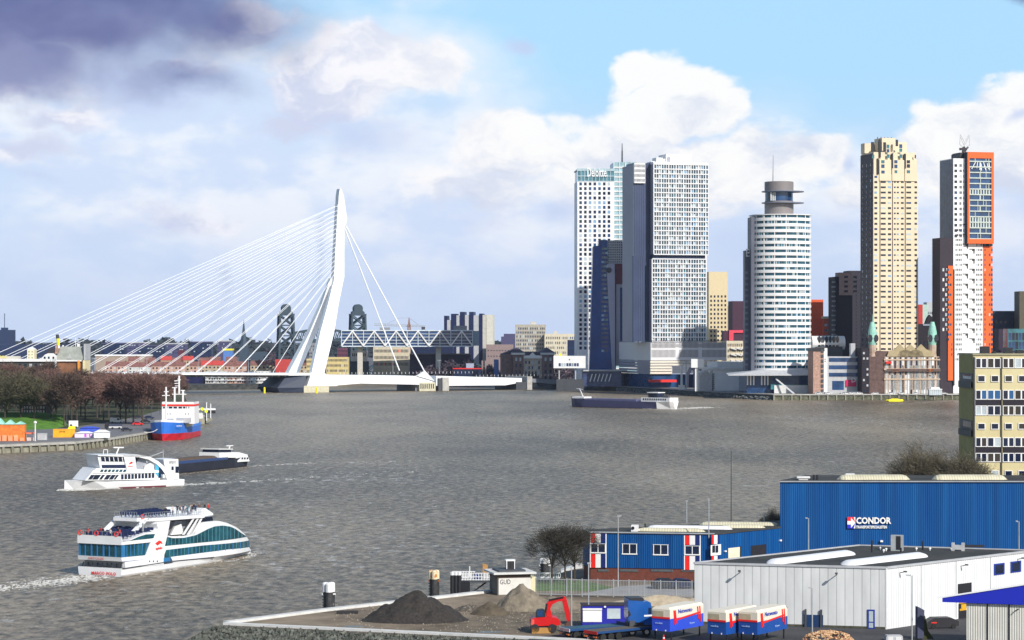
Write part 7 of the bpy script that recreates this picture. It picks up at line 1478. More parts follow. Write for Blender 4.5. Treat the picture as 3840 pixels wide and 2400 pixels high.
sp2('white_strip', 355, 438, 735, 830, whp, .06); sp2('window', 366, 388, 745, 805, G_dark, .1); sp2('window', 393, 414, 745, 805, G_dark, .1)
sp2('door', 497, 592, 758, 862, mat('door_cream', (.72, .66, .50), .6), .06); sp2('door_frame', 590, 600, 752, 862, black, .1); sp2('gate_opening', 680, 805, 735, 838, black, .05); sp2('wall_lamp', 908, 920, 698, 712, white, .3); sp2('wall_lamp', 462, 474, 786, 798, white, .3)
rz_ = lambda c, r, y: (Q(c, 0, y)[0])
for a, b, y, m_ in ((1440, 2330, 9, sky_w), (1330, 2050, 4, sky_c)): vault(t, (rz_(a, 0, y), y, zt + .12), (rz_(b, 0, y), y, zt + .12), 1.6, .5, m_)
vault(t, (t.px(*mq(430, 0), 12)[0], 12, zt + .12), (t.px(*mq(800, 0), 13)[0], 13, zt + .12), 1.8, .5, sky_c); vault(t, (t.px(*mq(265, 0), 17)[0], 17, zt + .12), (t.px(*mq(915, 0), 17)[0], 17.5, zt + .12), 1.8, .5, sky_c)
ac = t.part('air_unit', MB().box(Q(1287, 0, 3)[0], Q(1356, 0, 3)[0], 2.4, 3.6, zt + .12, Q(1300, 325, 3)[1]), white); t.part('fan', MB().tube((Q(1306, 0, 3)[0], 2.39, Q(1300, 355, 3)[1]), (Q(1306, 0, 3)[0], 2.3, Q(1300, 355, 3)[1]), .25, None, 10), black, ac)
t.part('roof_pipe', MB().tube((Q(1428, 0, 4)[0], 4, zt), (Q(1428, 0, 4)[0], 4, zt + 1.2), .12), black)
# ---- grey-white warehouse
wl = mat('warehouse_panel', (.56, .57, .57), .6, col2=(.70, .71, .71), scale=.45, stretch=(1, 1, .35), wave=('X', 1.05, .5, .15, .05), spec=.3); wr = mat('warehouse_panel_bright', (.72, .73, .74), .55, var=.04, scale=.4, wave=('X', .5, .35, .5), spec=.3)
A, Bc, Cc, Ec = Vector((22.95, 302)), Vector((46.2, 296)), Vector((69.5, 319.3)), Vector((47.3, 327))
t = Thing('warehouse', 'grey-white flat-roofed warehouse with two long white rooflights', 'warehouse', (A.x, A.y, GZ), math.atan2(-6, 23.25)); zt = 11.06 - GZ
loc = lambda v: t.local((v.x, v.y, GZ)).to_2d(); b_, c_, e_ = loc(Bc), loc(Cc), loc(Ec); Lw = b_.x
t.part('left_wall', MB().box(0, Lw - .01, 0, .3, 0, zt), wl)
rd = math.atan2((c_ - b_).y, (c_ - b_).x); Lr = (c_ - b_).length
o = t.part('right_wall', MB().box(.02, Lr, 0, .3, 0, zt), wr); o.location = (b_.x, b_.y, 0); o.rotation_euler = (0, 0, rd)
t.part('core_wall', MB().slab([(.3, .35), (Lw - .3, .35), (c_.x - .5, c_.y), (e_.x, e_.y)], 0, zt - .1), lgrey)
t.part('roof', MB().slab([(.05, .05), (Lw, .05), (c_.x, c_.y), (e_.x, e_.y)], zt - .09, zt + .02), roofd)
mb = MB()
for p, q in (((0, 0), (Lw, 0)), ((Lw, 0), (c_.x, c_.y)), ((c_.x, c_.y), (e_.x, e_.y)), ((e_.x, e_.y), (0, 0))): mb.bar((p[0], p[1], zt + .03), (q[0], q[1], zt + .03), .26)
t.part('roof_edge', mb, lgrey); t.part('corner_trim', MB().box(Lw - .12, Lw + .1, -.06, .1, 0, zt), white); t.part('plinth', MB().box(0, Lw, -.05, .0, 0, .28), mat('dark_plinth', (.07, .07, .05), .9, var=.4, scale=1.5))  # dark mottled strip along the wall's foot
V3 = lambda px, D: tuple(t.local((X(px, D), D, GZ)).to_2d()) + (zt + .02,)
vault(t, V3(2889, 300.9), V3(3192, 314.5), 2.5, .62, sky_w); vault(t, V3(3167, 299.3), V3(3464, 311.5), 2.5, .62, sky_w)
mq0 = lambda cx, cy: (2500 + cx / 2.16, 1700 + cy / 2.16); nq = lambda cx, cy: (3140 + cx / 2.16, 1700 + cy / 2.16)
p, q = t.px(*nq(243, 1412)), t.px(*nq(304, 1266)); db = mat('door_blue', (.015, .04, .28), .4)
dr = t.part('door', MB().box(p[0], q[0], -.1, 0, 0, q[1]), db); t.part('glass', MB().box(p[0] + .2, q[0] - .2, -.13, -.1, .9, q[1] - .2).box(p[0] + .2, q[0] - .2, -.13, -.1, .15, .75), G_pale, dr, kind='stuff')
p, q = t.px(*mq0(1112, 1410)), t.px(*mq0(1268, 1310)); t.part('gate', MB().box(p[0], q[0], -.15, 0, 0, q[1]), mat('gate_navy', (.008, .035, .11), .6)); t.part('gate_post', MB().box(p[0] + .1, p[0] + .35, -.3, -.15, 0, q[1] + .7).box(q[0] - .35, q[0] - .1, -.3, -.15, 0, q[1] + .7), darkgrey, kind='stuff')
for c, r in ((590, 955), (1375, 975)): p = t.px(*mq0(c, r), -1.2); t.part('wall_lamp', MB().bar((p[0] - .1, 0, p[1] - .25), (p[0], -1.2, p[1]), .09).box(p[0] - .15, p[0] + .15, -1.5, -1.1, p[1] - .06, p[1] + .14), darkgrey)
rt = Thing('x', 'x', 'x', (0, 0, 0)); bpy.data.objects.remove(rt.o); rt.loc = Vector((Bc.x, Bc.y, GZ)); rt.rz = t.rz + rd; rt.ca, rt.sa = math.cos(rt.rz), math.sin(rt.rz)
def rp(name, mb, m_, parent=None):
    o = t.part(name, mb, m_, parent); 
    if parent is None: o.location = (b_.x, b_.y, 0); o.rotation_euler = (0, 0, rd)
    return o
def rbox(name, c0, c1, r0, r1, m_, d=.06): a, b = rt.px(*nq(c0, r1)), rt.px(*nq(c1, r0)); return rp(name, MB().box(a[0], b[0], -d, -.01, a[1], b[1]), m_)
rbox('doorway', 975, 1085, 1045, 1138, black)
for c0, c1, r0, r1 in ((1266, 1350, 886, 988), (1400, 1484, 868, 968)):
    o = rbox('window', c0, c1, r0, r1, db, .1); a, b = rt.px(*nq(c0 + 12, r1 - 12)), rt.px(*nq(c1 - 12, r0 + 12)); rp('glass', MB().box(a[0], b[0], -.14, -.101, a[1], b[1]), G_dark, o)
for c, r in ((545, 960), (1042, 905), (1500, 850)): p = rt.px(*nq(c, r), -.8); rp('wall_lamp', MB().bar((p[0], 0, p[1] - .2), (p[0], -.8, p[1]), .09).box(p[0] - .12, p[0] + .12, -1.1, -.7, p[1] - .05, p[1] + .12), darkgrey)
p, q = rt.px(*nq(980, 1325)), rt.px(*nq(1045, 1210)); rp('loading_bay', MB().box(p[0], q[0] + 1, -.06, -.01, 0, q[1]), black); rp('yellow_rack', MB().box(p[0] + .2, q[0] + .5, -.1, -.06, 1.0, 1.25).box(p[0] + .2, q[0] + .5, -.1, -.06, 1.9, 2.2).box(p[0] + .5, q[0] - .2, -.12, -.06, 1.25, 1.8), mat('rack_yellow', (.65, .35, .02), .6))
for c in (678, 960, 1240): p = rt.px(*nq(c, 1000)); rp('panel_joint', MB().box(p[0] - .04, p[0] + .04, -.03, 0, .2, zt), grey)
# roof furniture of the warehouse
def roofv(px, py): D = F * (H - 11.1) / (py - HY); return t.local((X(px, D), D, GZ))
for c, r, h in ((280, 800, 1.6), (515, 800, 0.6), (692, 780, 1.2)): v = roofv(*nq(c, r)); t.part('roof_pipe', MB().tube((v.x, v.y, zt), (v.x, v.y, zt + h), .13), black)
v = roofv(*nq(482, 790)); ex_ = t.part('extractor', MB().box(v.x - .8, v.x + .8, v.y, v.y + 1, zt, zt + 2.1), steel); t.part('grille', MB().box(v.x - .1, v.x + .5, v.y - .05, v.y, zt + .2, zt + 2), black, ex_)
v = roofv(*nq(980, 790)); t.part('fan_box', MB().box(v.x - .9, v.x - .5, v.y, v.y + .6, zt, zt + 1.1).box(v.x + .4, v.x + .8, v.y, v.y + .6, zt, zt + 1.1).box(v.x - .5, v.x + .4, v.y, v.y + .5, zt + .2, zt + .8), lgrey)
for c, r in ((395, 790), (375, 800), (640, 785), (750, 785), (925, 788), (350, 715)): v = roofv(*nq(c, max(r, 780))); t.part('vent', MB().lathe([(.08, 0), (.09, .2), (.18, .24), (.13, .4), (.02, .43)], (v.x, v.y, zt), 8), white)
# ---- canopy shed lower right
t = Thing('canopy_shed', 'pale corrugated shed under a bright blue canopy roof in the lower right corner', 'shed', (X(3610, 281), 281, GZ), R(-12))
Q = lambda cx, cy, y=0: t.px(*nq(cx, cy), y); cb = mat('canopy_blue', (.008, .02, .42), .5, var=.04)
a, b, c, d = Q(850, 1175), Q(1640, 1045), Q(1640, 1232), Q(850, 1205)
t.part('canopy', MB().prism([a, b, c, d], 0, 1.2), cb); t.part('canopy_edge', MB().bar((a[0] - .6, -.05, a[1] + .05), (b[0], -.05, b[1] + .05), .16), white)
x0 = Q(1047, 1300, .4)[0]; x1 = Q(1640, 1300, .4)[0]; zt = Q(1300, 1222, .4)[1]
t.part('wall', MB().box(x0, x1, .4, 5, 0, zt), mat('shed_panel', (.60, .59, .54), .6, var=.06, wave=('X', .28, .5, .8)))
for c_x in (1210, 1385): p = Q(c_x, 1300, .4); t.part('dark_joint', MB().box(p[0], p[0] + .18, .33, .4, 0, zt), black)
p = Q(1470, 1260, -.4); t.part('wall_lamp', MB().bar((p[0] - .5, .3, p[1] - .4), (p[0], -.4, p[1]), .1), darkgrey)
# ---- yellow flats
t = Thing('apartment_block', 'yellow ochre apartment building with white window frames at the right edge', 'apartments', (X(3651, 423), 423, GZ), 0)
oc = mat('ochre_render', (.56, .48, .26), .8, col2=(.64, .57, .34), scale=.3, stretch=(1, 1, .3)); ocd = mat('ochre_shaded', (.34, .31, .12), .85, var=.12, scale=.3)
rq = lambda cx, cy: (3500 + cx / 3.15, 1320 + cy / 3.15); Q = lambda cx, cy, y=0: t.px(*rq(cx, cy), y)
zt = Q(600, 38)[1]; W = X(4100, 423) - X(3651, 423); t.part('wall', MB().box(0, W, 0, 13.3, 0, zt), oc); t.part('roof', MB().box(-.2, W, -.2, 13.4, zt, zt + .3), mat('roof_trim', (.3, .28, .18), .7)); mb = MB(); rnd = random.Random(2)
for k in range(9): x = 2 + k * 2.1; mb.box(x, x + rnd.uniform(.4, 1.5), 3, 5, zt + .3, zt + rnd.uniform(.6, 1.6))
t.part('roof_clutter', mb, black, kind='stuff')
# left face: side wall, its shade mixed into the ochre; loggias are black sheets
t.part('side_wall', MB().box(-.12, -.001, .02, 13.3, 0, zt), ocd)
for r0, r1 in ((255, 412), (812, 970)):
    ya, z0 = t.pxx(*rq(318, r1), -.12); yb, _ = t.pxx(*rq(478, r1), -.12); z1 = t.pxx(*rq(478, r0), -.12)[1]; ya, yb = sorted((ya, yb)); ya = max(ya, .1)
    bl = t.part('balcony', MB().box(-.16, -.13, ya, yb, z0, z1), black); t.part('railing', MB().box(-.5, -.44, ya, yb, z0, z0 + 1.15), mat('railing_dark', (.04, .045, .045), .6), bl); t.part('window', MB().box(-.2, -.165, ya + 1, yb - 3, z0 + 1.6, z1 - .3), G_pale if r0 < 300 else G_dark, bl)
    if r0 < 300: t.part('red_panel', MB().box(-.24, -.205, ya + 1.5, yb - 3.5, z0 + 2.1, z1 - .3), mat('balcony_red', (.25, .05, .05), .6), bl)
mb = MB()
for c in (482, 803): p = Q(c, 100); mb.box(p[0] - .1, p[0] + .12, -.2, 0, 0, zt - .3)
t.part('downpipe', mb, darkgrey, kind='stuff')
stripm = [G_dark, mat('curtain_dark', (.03, .025, .02), .6), G_dark, mat('curtain_blue', (.02, .10, .25), .5), G_pale, mat('curtain_pink', (.5, .15, .2), .6)]
def frame_(x0_, x1_, z0, z1, n, wts, seed):
    rnd = random.Random(seed); f = .12
    for k in range(n):
        a = x0_ + (x1_ - x0_) * k / n; b = x0_ + (x1_ - x0_) * (k + 1) / n; o = t.part('window', MB().box(a + f, b - f, -.08, -.02, z0 + f, z1 - f), rnd.choices(stripm, wts)[0])
        mb = MB().box(a, a + f, -.14, -.02, z0, z1).box(b - f, b, -.14, -.02, z0, z1).box(a, b, -.15, -.01, z0, z0 + f).box(a, b, -.15, -.01, z1 - f, z1); t.part('frame', mb, white, o)
for bay in range(3):
    o_ = bay * 322
    for i, (r0, r1) in enumerate(((72, 190), (448, 562), (632, 748), (1008, 1120), (1192, 1300))):
        p, q = Q(497 + o_, r1), Q(795 + o_, r0)
        if i == 1: wts = (3, 2, 2, 6, 0, 0)
        else: wts = (5, 4, 3, 0, 1, .4)
        frame_(p[0], p[0] + (q[0] - p[0]) * .45, p[1], q[1], 2, wts, bay * 10 + i); frame_(p[0] + (q[0] - p[0]) * .47, q[0], p[1], q[1], 2, wts, bay * 10 + i + 5)
    for r0, r1 in ((275, 355), (840, 915), (1398, 1470)):
        for c in (520, 680): p, q = Q(c + o_, r1), Q(c + 92 + o_, r0); frame_(p[0], q[0], p[1], q[1], 1, (6, 3, 3, 1, 1, 0), bay * 7 + r0 + c)
    for r0, r1 in ((565, 632), (1122, 1192)): p, q = Q(497 + o_, r1), Q(797 + o_, r0); t.part('spandrel', MB().box(p[0], q[0], -.04, -.01, p[1], q[1]), mat('spandrel_black', (.015, .012, .02), .5))
# bushes and shrubs in front of the flats
tp = tree_proto('shrub', 'bare olive-brown bush left of the yellow flats', 'bush', 17, 1.1, 7000, 71, mat('twigs_bush', (.12, .105, .07), .9, var=.3, scale=.5), (X(3470, 412), 412, GZ), 'bare shrubs beside the yellow flats', tw=.07, tl=1.2, cz=.10, tf=.26)
tp.o.scale = (.72, .72, 1.16)
for i, (px, D, s, l) in enumerate(((3562, 410, 1.08, 'bare bush directly beside the flats side wall'), (3618, 406, 1.1, 'bare bush against the shaded side wall of the flats'), (3425, 416, .95, 'smaller bare bush at the left end of the shrubs by the flats'), (3790, 412, .80, 'yellow-green budding shrub before the right part of the flats'), (3700, 413, .82, 'budding shrub before the lowest left windows of the flats'), (2918, 386, .55, 'bare bush peeping out left of the large blue hall'))):
    o = copytree(tp.o, (X(px, D), D, GZ), i * 1.3, label=l); o.scale = (s * .62, s * .62, s)
    if i in (3, 4):
        for c in o.children:
            if c.name.startswith('crown'): c.data = c.data.copy(); c.data.materials[0] = mat('twigs_budding', (.26, .24, .07), .9, var=.3, scale=1)
# three bare trees by the blue building
tt = tree_proto('bare_tree', 'leftmost of the three bare dark trees beside the blue company building', 'tree', 9.2, 1.35, 4200, 91, mat('twigs_near', (.055, .05, .04), .9, var=.3, scale=1), (X(2070, 349), 349, GZ), 'bare trees beside the blue company building', tw=.045, tl=.75, cz=.30, tf=.34)
for px, D, s, l, rz in ((2119, 350, 1.08, 'middle tree of the three bare ones beside the blue company building', 1.4), (2155, 351, 1.04, 'bare tree nearest the blue company building', 3.3)): o = copytree(tt.o, (X(px, D), D, GZ), rz, label=l); o.scale = (s, s, s)
struct('lawn', MB().slab([P2(2010, 341), P2(2345, 341), P2(2190, 354), P2(2020, 358)], 3.404, 3.52), mat('lawn_near', (.06, .13, .015), .9, var=.4, scale=.6), 'small green lawn behind the railing', 'lawn')
struct('path', MB().slab([P2(2180, 336), P2(2600, 334), P2(2600, 352), P2(2330, 346)], 3.41, 3.55), mat('path_grey', (.30, .30, .30), .8), 'pale path behind the railing', 'path')
# railing fence
ff = Thing('railing_fence', 'long galvanised bar fence between the building site and the blue building', 'fence', (X(2009, 334), 334, GZ), math.atan2(-4, X(2605, 330) - X(2009, 334))); Lf = X(2605, 330) - X(2009, 334)
for k in range(11): ff.part('post', MB().box(k * Lf / 10 - .07, k * Lf / 10 + .07, -.07, .07, 0, 2.5), steel)
mb = MB(); n = int(Lf / .21)
for k in range(n): x = k * Lf / n; mb.box(x, x + .045, -.02, .02, .15, 2.4)
ff.part('bar', mb, steel, kind='stuff'); ff.part('rail', MB().box(0, Lf, -.04, .04, 2.28, 2.36).box(0, Lf, -.04, .04, .2, .28), steel)
for i, (px, l) in enumerate(((2500, 'dark car parked behind the bar fence, left of two'), (2566, 'dark car parked behind the bar fence, right of two'))): car(l, (X(px, 343), 343, 3.55), R(5 + i * 4), navy if i else black)
# mooring dolphins and jetty
def dolphin(label, px, ytop, ybase, D, w, rusty=False):
    t = Thing('mooring_post', label, 'mooring post', (X(px, D), D, 0), 0, 'mooring posts in the river'); z1 = Z(ytop, D); z0 = -1; zc = z1 - (z1 - Z(ybase, D)) * .32; r = w / F * D / 3.4
    mb = MB(); mb2 = MB()
    for a in (40, 160, 280): x, y = r * .95 * math.cos(R(a)), r * .95 * math.sin(R(a)); mb.tube((x, y, z0), (x, y, zc), r, None, 12); mb2.tube((x, y, zc), (x, y, z1 - .15), r * 1.06, None, 12); mb2.lathe([(r * 1.06, 0), (r * .8, .2), (.02, .28)], (x, y, z1 - .15), 12)
    t.part('pile', mb, mat('pile_black', (.02, .02, .025), .5, col2=(.07, .07, .07), scale=2)); cp = t.part('cap', mb2, mat('cap_rusty', (.75, .66, .45), .6, col2=(.55, .20, .04), scale=1.1, thr=(.5, .62)) if rusty else white); t.part('bracket', MB().box(-r * 2, r * 2, -.1, .1, zc - .4, zc - .2), white if not rusty else mat('rust_bracket', (.35, .12, .03), .8))
    t.part('ladder', (lambda m: [m.box(-r * 1.9, -r * 1.4, -r * 2.0, -r * 1.9, z, z + .06) for z in [zc - .4 * k for k in range(10)]] and m)(MB()), steel, kind='stuff')
dolphin('black and white triple mooring post standing alone in the river', 1233, 2186, 2290, 331, 44)
dolphin('rust-stained black mooring post right of the dark heap', 1628, 2140, 2236, 352, 38, True)
dolphin('black mooring post with a white cap behind the three trees', 2043, 2095, 2150, 380, 36)
jt = Thing('jetty', 'black steel jetty with white railings left of the concrete hut', 'jetty', (X(1690, 350), 350, 0), R(-2)); kq = lambda cx, cy: (700 + cx / 1.7286, 2000 + cy / 1.7286); Q = lambda cx, cy, y=0: jt.px(*kq(cx, cy), y)
jt.part('pontoon', MB().box(0, Q(1830, 0)[0], 0, 3, -1, Q(1715, 310)[1]), black); jt.part('walkway', MB().box(0, Q(1965, 0)[0], 0, 2.6, Q(1800, 318)[1] , Q(1800, 305)[1]), darkgrey)
mb = MB(); x0, x1 = Q(1715, 0)[0], Q(1962, 0)[0]; za, zb = Q(1800, 305)[1], Q(1800, 258)[1]
for y in (0, 2.6):
    for k in range(15): x = x0 + (x1 - x0) * k / 14; mb.box(x, x + .09, y - .04, y + .04, za, zb)
    for z in (za + .1, (za + zb) / 2, zb): mb.box(x0, x1, y - .05, y + .05, z - .05, z + .05)
jt.part('railing', mb, white, kind='stuff'); jt.part('post', MB().tube((Q(1832, 0)[0], 1, za), (Q(1832, 0)[0], 1, Q(1832, 218)[1]), .08), white)
for c in (1722, 1745, 1768): jt.part('bollard', MB().tube((Q(c, 0)[0], -.2, -1), (Q(c, 0)[0], -.2, Q(c, 270)[1]), .3, None, 8).tube((Q(c, 0)[0], -.2, Q(c, 270)[1]), (Q(c, 0)[0], -.2, Q(c, 250)[1]), .31, None, 8, 1), [black, white])
jt.part('strut', MB().bar((Q(1840, 0)[0], 1, Q(1840, 395)[1]), (Q(1960, 0)[0], 1, za), .2), black); jt.part('cabin_box', MB().box(Q(1918, 0)[0], Q(1950, 0)[0], .5, 1.5, zb, Q(1930, 208)[1]).box(Q(1916, 0)[0], Q(1935, 0)[0], .45, 1.5, Q(1930, 208)[1], Q(1930, 203)[1]), mat('tan_box', (.45, .24, .08), .7)); jt.part('blue_barrel', MB().tube((Q(1882, 0)[0], .5, za), (Q(1882, 0)[0], .5, za + .8), .3, None, 10), blue)
g = Thing('gangway', 'white railed gangway right of the concrete hut, behind the trees', 'gangway', (X(1985, 352), 352, 0), 0); Q = lambda cx, cy, y=0: g.px(*lq2(cx, cy), y); x1 = Q(550, 0)[0]; za, zb = Q(300, 868)[1], Q(300, 822)[1]; mb = MB()
for k in range(16): mb.box(k * x1 / 15, k * x1 / 15 + .1, -.05, .05, za, zb)
for z in (za, zb): mb.box(0, x1, -.06, .06, z - .09, z + .09)
g.part('railing', mb, white); g.part('deck', MB().box(0, x1, 0, 1.6, za - .3, za), lgrey)
bt = Thing('moored_boat', 'white boat cabin partly hidden between the trees and the blue building', 'boat', (X(2100, 378), 378, 0), 0); Q = lambda cx, cy: bt.px(*lq2(cx, cy)); bt.part('cabin', MB().prism([Q(560, 870), Q(780, 870), Q(780, 735), Q(705, 732), Q(690, 760), Q(620, 775), Q(560, 800)], 0, 3), offwhite); bt.part('hull', MB().prism([Q(540, 905), Q(790, 905), Q(790, 865), Q(520, 865)], -.3, 3.3), darkgrey); bt.part('window', MB().prism([Q(600, 830), Q(760, 830), Q(760, 790), Q(600, 800)], -.05, .1), G_dark)
# concrete hut
t = Thing('concrete_hut', 'small concrete hut with an overhanging roof slab and graffiti on its white wall', 'hut', (X(1866, 335), 335, 0), R(14)); Q = lambda cx, cy, y=0: t.px(*kq(cx, cy), y)
t.o.location.z = GZ; t.loc.z = GZ; zt = Q(2100, 238)[1]; x1 = Q(2228, 0)[0]; yl = t.pxx(*kq(1965, 380), 0)[0]; yl = 4.8
t.part('wall', MB().box(0, x1, 0, yl, -.2, zt - .55), mat('hut_concrete', (.14, .13, .11), .85, var=.2)); t.part('white_wall', MB().box(.15, x1 + .02, -.04, 0, 0, zt - 1.1).box(x1, x1 + .05, 0, yl - .5, 0, zt - 1.0), mat('hut_white', (.66, .64, .60), .7, var=.1)); t.part('band', MB().box(-.03, x1 + .03, -.07, yl, zt - 1.1, zt - .55), mat('hut_brown', (.10, .075, .06), .8))
t.part('roof_slab', MB().box(-.7, x1 + .7, -.7, yl + .7, zt - .55, zt - .3), mat('pale_concrete', (.62, .62, .6))); t.part('upper_slab', MB().box(.3, x1 - .6, .3, yl - .3, zt - .3, zt - .05), darkgrey)
c0, c1 = Q(2072, 0, 2)[0], Q(2118, 0, 2)[0]; ch = t.part('chimney', MB().box(c0, c0 + .5, 1.6, 2.4, zt - .1, zt + 1.1).box(c1 - .5, c1, 1.6, 2.4, zt - .1, zt + 1.1), black); t.part('cap', MB().box(c0 - .15, c1 + .15, 1.5, 2.5, zt + 1.1, zt + 1.3).box(c0 - .1, c0, 1.5, 1.6, zt, zt + 1.1).box(c1, c1 + .1, 1.5, 1.6, zt, zt + 1.1), white, ch)
p = Q(2030, 335, -.05); text('GUD', .95, black, t.o, (p[0], -.06, p[1] + .1), (R(90), R(0), 0), .01, 'graffiti', sx=.75); t.part('annex', MB().box(x1 + .05, x1 + 1.0, .5, 3, -.1, 2.3), mat('annex_cream', (.62, .58, .38), .8))
# heaps
def heap(name, label, x, y, rx, ry, h, m_, seed, n=34, extra=(), kind=None):
    import mathutils; t = Thing(name, label, 'heap', (x, y, GZ - .1)); vs = []; fs = []; rnd = random.Random(seed)
    for i in range(n + 1):
        for j in range(n + 1):
            u, v = -1 + 2 * i / n, -1 + 2 * j / n; r = math.sqrt(u * u + v * v); hh = max(0, 1 - r) ** .92 * h * min(1, 6 * max(0, 1 - r) + .4)
            for ex0, ey0, er, eh in extra: hh = max(hh, eh * max(0, 1 - math.hypot(u - ex0, v - ey0) / er) ** .9)
            px_, py_ = u * rx, v * ry; hh += mathutils.noise.noise(Vector((px_ * .8, py_ * .8, seed))) * .34 * h * .6 * min(1, hh) + mathutils.noise.noise(Vector((px_ * 3, py_ * 3, seed))) * .2 * min(1, hh); hh = min(hh, h * .965 + .03 * h * math.sin(u * 9))
            vs.append((px_, py_, hh - .02))
    fs = [(i * (n + 1) + j, (i + 1) * (n + 1) + j, (i + 1) * (n + 1) + j + 1, i * (n + 1) + j + 1) for i in range(n) for j in range(n)]
    o = link(name + '_mesh' if 0 else 'mound', mesh('mound', MB().add(vs, fs), m_, smooth=True), t.o); return t
gr = mat('dark_gravel', (.022, .019, .017), .95, col2=(.05, .044, .04), scale=3, bump=.08, bscale=6); sandm = mat('grey_sand', (.15, .125, .095), .95, col2=(.27, .23, .17), scale=1.2, bump=.10, bscale=4)
heap('gravel_heap', 'large dark gravel heap on the building site', X(1556, 306), 306.5, 6.9, 4.4, 3.9, gr, 3, extra=((-.62, -.2, .4, .8),))
heap('sand_heap', 'grey sand heap in front of the concrete hut', X(1962, 319), 319, 4.0, 3.4, 3.5, sandm, 7)
heap('sand_heap', 'lower sand spread reaching right from the tall sand heap', X(2080, 321), 321, 5.5, 3.2, 1.5, sandm, 9)
heap('soil_heap', 'low brown soil heap left of the grey sand heap', X(1838, 313), 313, 2.7, 2.2, 1.7, mat('brown_soil', (.10, .08, .055), .95, var=.3, scale=1.5, bump=.08), 11)
heap('rubble_heap', 'low rubble heap between the dark and the grey heaps', X(1760, 317), 317, 2.4, 1.6, .9, mat('rubble_soil', (.09, .075, .06), .95, col2=(.3, .27, .22), scale=3, thr=(.5, .7), bump=.1), 13)
heap('sand_heap', 'long low sand bank in front of the bar fence', X(2480, 325), 324, 8.5, 2.2, 1.4, mat('sand_pale', (.36, .29, .20), .95, col2=(.5, .43, .32), scale=1, bump=.08), 15)
mb = MB(); rnd = random.Random(31)
for k in range(1500):
    px = rnd.uniform(1250, 2200); D = rnd.uniform(293, 326); x = X(px, D); r = rnd.uniform(.04, .16)
    if D < 288 + (px - 900) * .002: continue
    an = rnd.random() * 3; mb.add([(x + r * math.cos(an + i * 2.1), D + r * math.sin(an + i * 2.1), 3.405) for i in range(3)] + [(x, D, 3.405 + r)], [(0, 1, 3), (1, 2, 3), (2, 0, 3)])
tag(link('rubble', mesh('rubble', mb, mat('rubble_pale', (.10, .08, .06), .9, col2=(.36, .32, .26), scale=.8), fix=False)), 'scattered stones and rubble on the building site', 'rubble', kind='stuff')
struct('dirt', MB().slab([GP(1500, 2362, 3.5).to_2d()[:], GP(2200, 2382, 3.5).to_2d()[:], GP(2340, 2300, 3.5).to_2d()[:], GP(1900, 2290, 3.5).to_2d()[:]], 3.404, 3.412), mat('wet_dirt', (.10, .08, .055), .9, col2=(.20, .16, .11), scale=.5, bump=.08), 'dark churned dirt around the excavator')
pdl = mat('puddle', (.09, .08, .065), .3, spec=.2)
for i, (px, py, rx) in enumerate(((1325, 2349, 1.6), (1838, 2370, 1.8), (1380, 2358, 1.2))):
    c = GP(px, py, 3.42); struct('puddle', MB().slab([(c.x + rx * math.cos(R(a)) * (1 + .25 * math.sin(a)), c.y + rx * .5 * math.sin(R(a))) for a in range(0, 360, 24)], 3.414, 3.424), pdl, 'puddle on the building site')
bm_ = Thing('steel_beam', 'dark beam lying beside the pale quay edge', 'beam', GP(1263, 2303, 3.45), R(12)); bm_.part('beam', MB().box(0, 2.8, 0, .3, 0, .3).box(0, 2.8, .1, .2, .3, .4), black)
# ---- excavator
t = Thing('excavator', 'red wheeled excavator with its arm bent down on the building site', 'excavator', (X(2050, 294), 294, GZ - .05), R(4)); Q = lambda cx, cy, y=0: t.px(*lq2(cx, cy), y); rdm = mat('excavator_red', (.55, .006, .008), .4)
P_ = lambda pts, y0, y1: MB().prism([Q(*p) for p in pts], y0, y1)
t.part('upper_body', P_([(245, 1300), (262, 1275), (330, 1268), (420, 1262), (520, 1275), (545, 1310), (545, 1345), (480, 1352), (250, 1358)], -1.2, 1.3), rdm); cbn = t.part('cab', P_([(300, 1268), (300, 1212), (318, 1190), (372, 1186), (392, 1200), (392, 1262)], -1.1, .1), black); t.part('window', P_([(306, 1260), (306, 1216), (322, 1198), (368, 1196), (368, 1258)], -1.14, -1.1), G_blue, cbn)
t.part('undercarriage', P_([(265, 1440), (255, 1368), (470, 1362), (470, 1430)], -1.0, 1.0), darkgrey); t.part('dozer_blade', P_([(252, 1432), (252, 1372), (446, 1372), (446, 1428)], -1.35, -1.2), mat('blade_ochre', (.42, .22, .06), .7))
for c, y in ((290, -1.1), (468, -1.1), (290, 1.1), (468, 1.1)): p = Q(c, 1425, y); t.part('wheel', MB().tube((p[0], y - .25, .55), (p[0], y + .25, .55), .55, None, 14), black)
boom = [(410, 1268), (400, 1200), (402, 1140), (430, 1108), (500, 1082), (582, 1060), (610, 1078), (605, 1105), (530, 1112), (472, 1140), (448, 1185), (470, 1270)]
bo = t.part('boom', P_(boom, -.28, .28), rdm); st_ = t.part('stick', P_([(575, 1062), (608, 1066), (622, 1110), (655, 1240), (655, 1330), (622, 1320), (600, 1230), (572, 1110)], -.2, .2), rdm); t.part('bucket', P_([(602, 1340), (655, 1300), (660, 1372), (640, 1398), (600, 1390)], -.55, .55), mat('bucket_dark', (.10, .05, .04), .7), st_)
a, b = Q(395, 1230), Q(412, 1135); t.part('cylinder', MB().tube((a[0], -.4, a[1]), (b[0], -.4, b[1]), .13).tube((Q(430, 1110)[0], -.4, Q(0, 1100)[1]), (Q(585, 1075)[0], -.4, Q(0, 1070)[1]), .1), black, bo, kind='stuff')
t.part('counterweight', P_([(243, 1345), (248, 1290), (275, 1285), (275, 1350)], -1.25, 1.35), mat('weight_pink', (.62, .10, .08), .5))
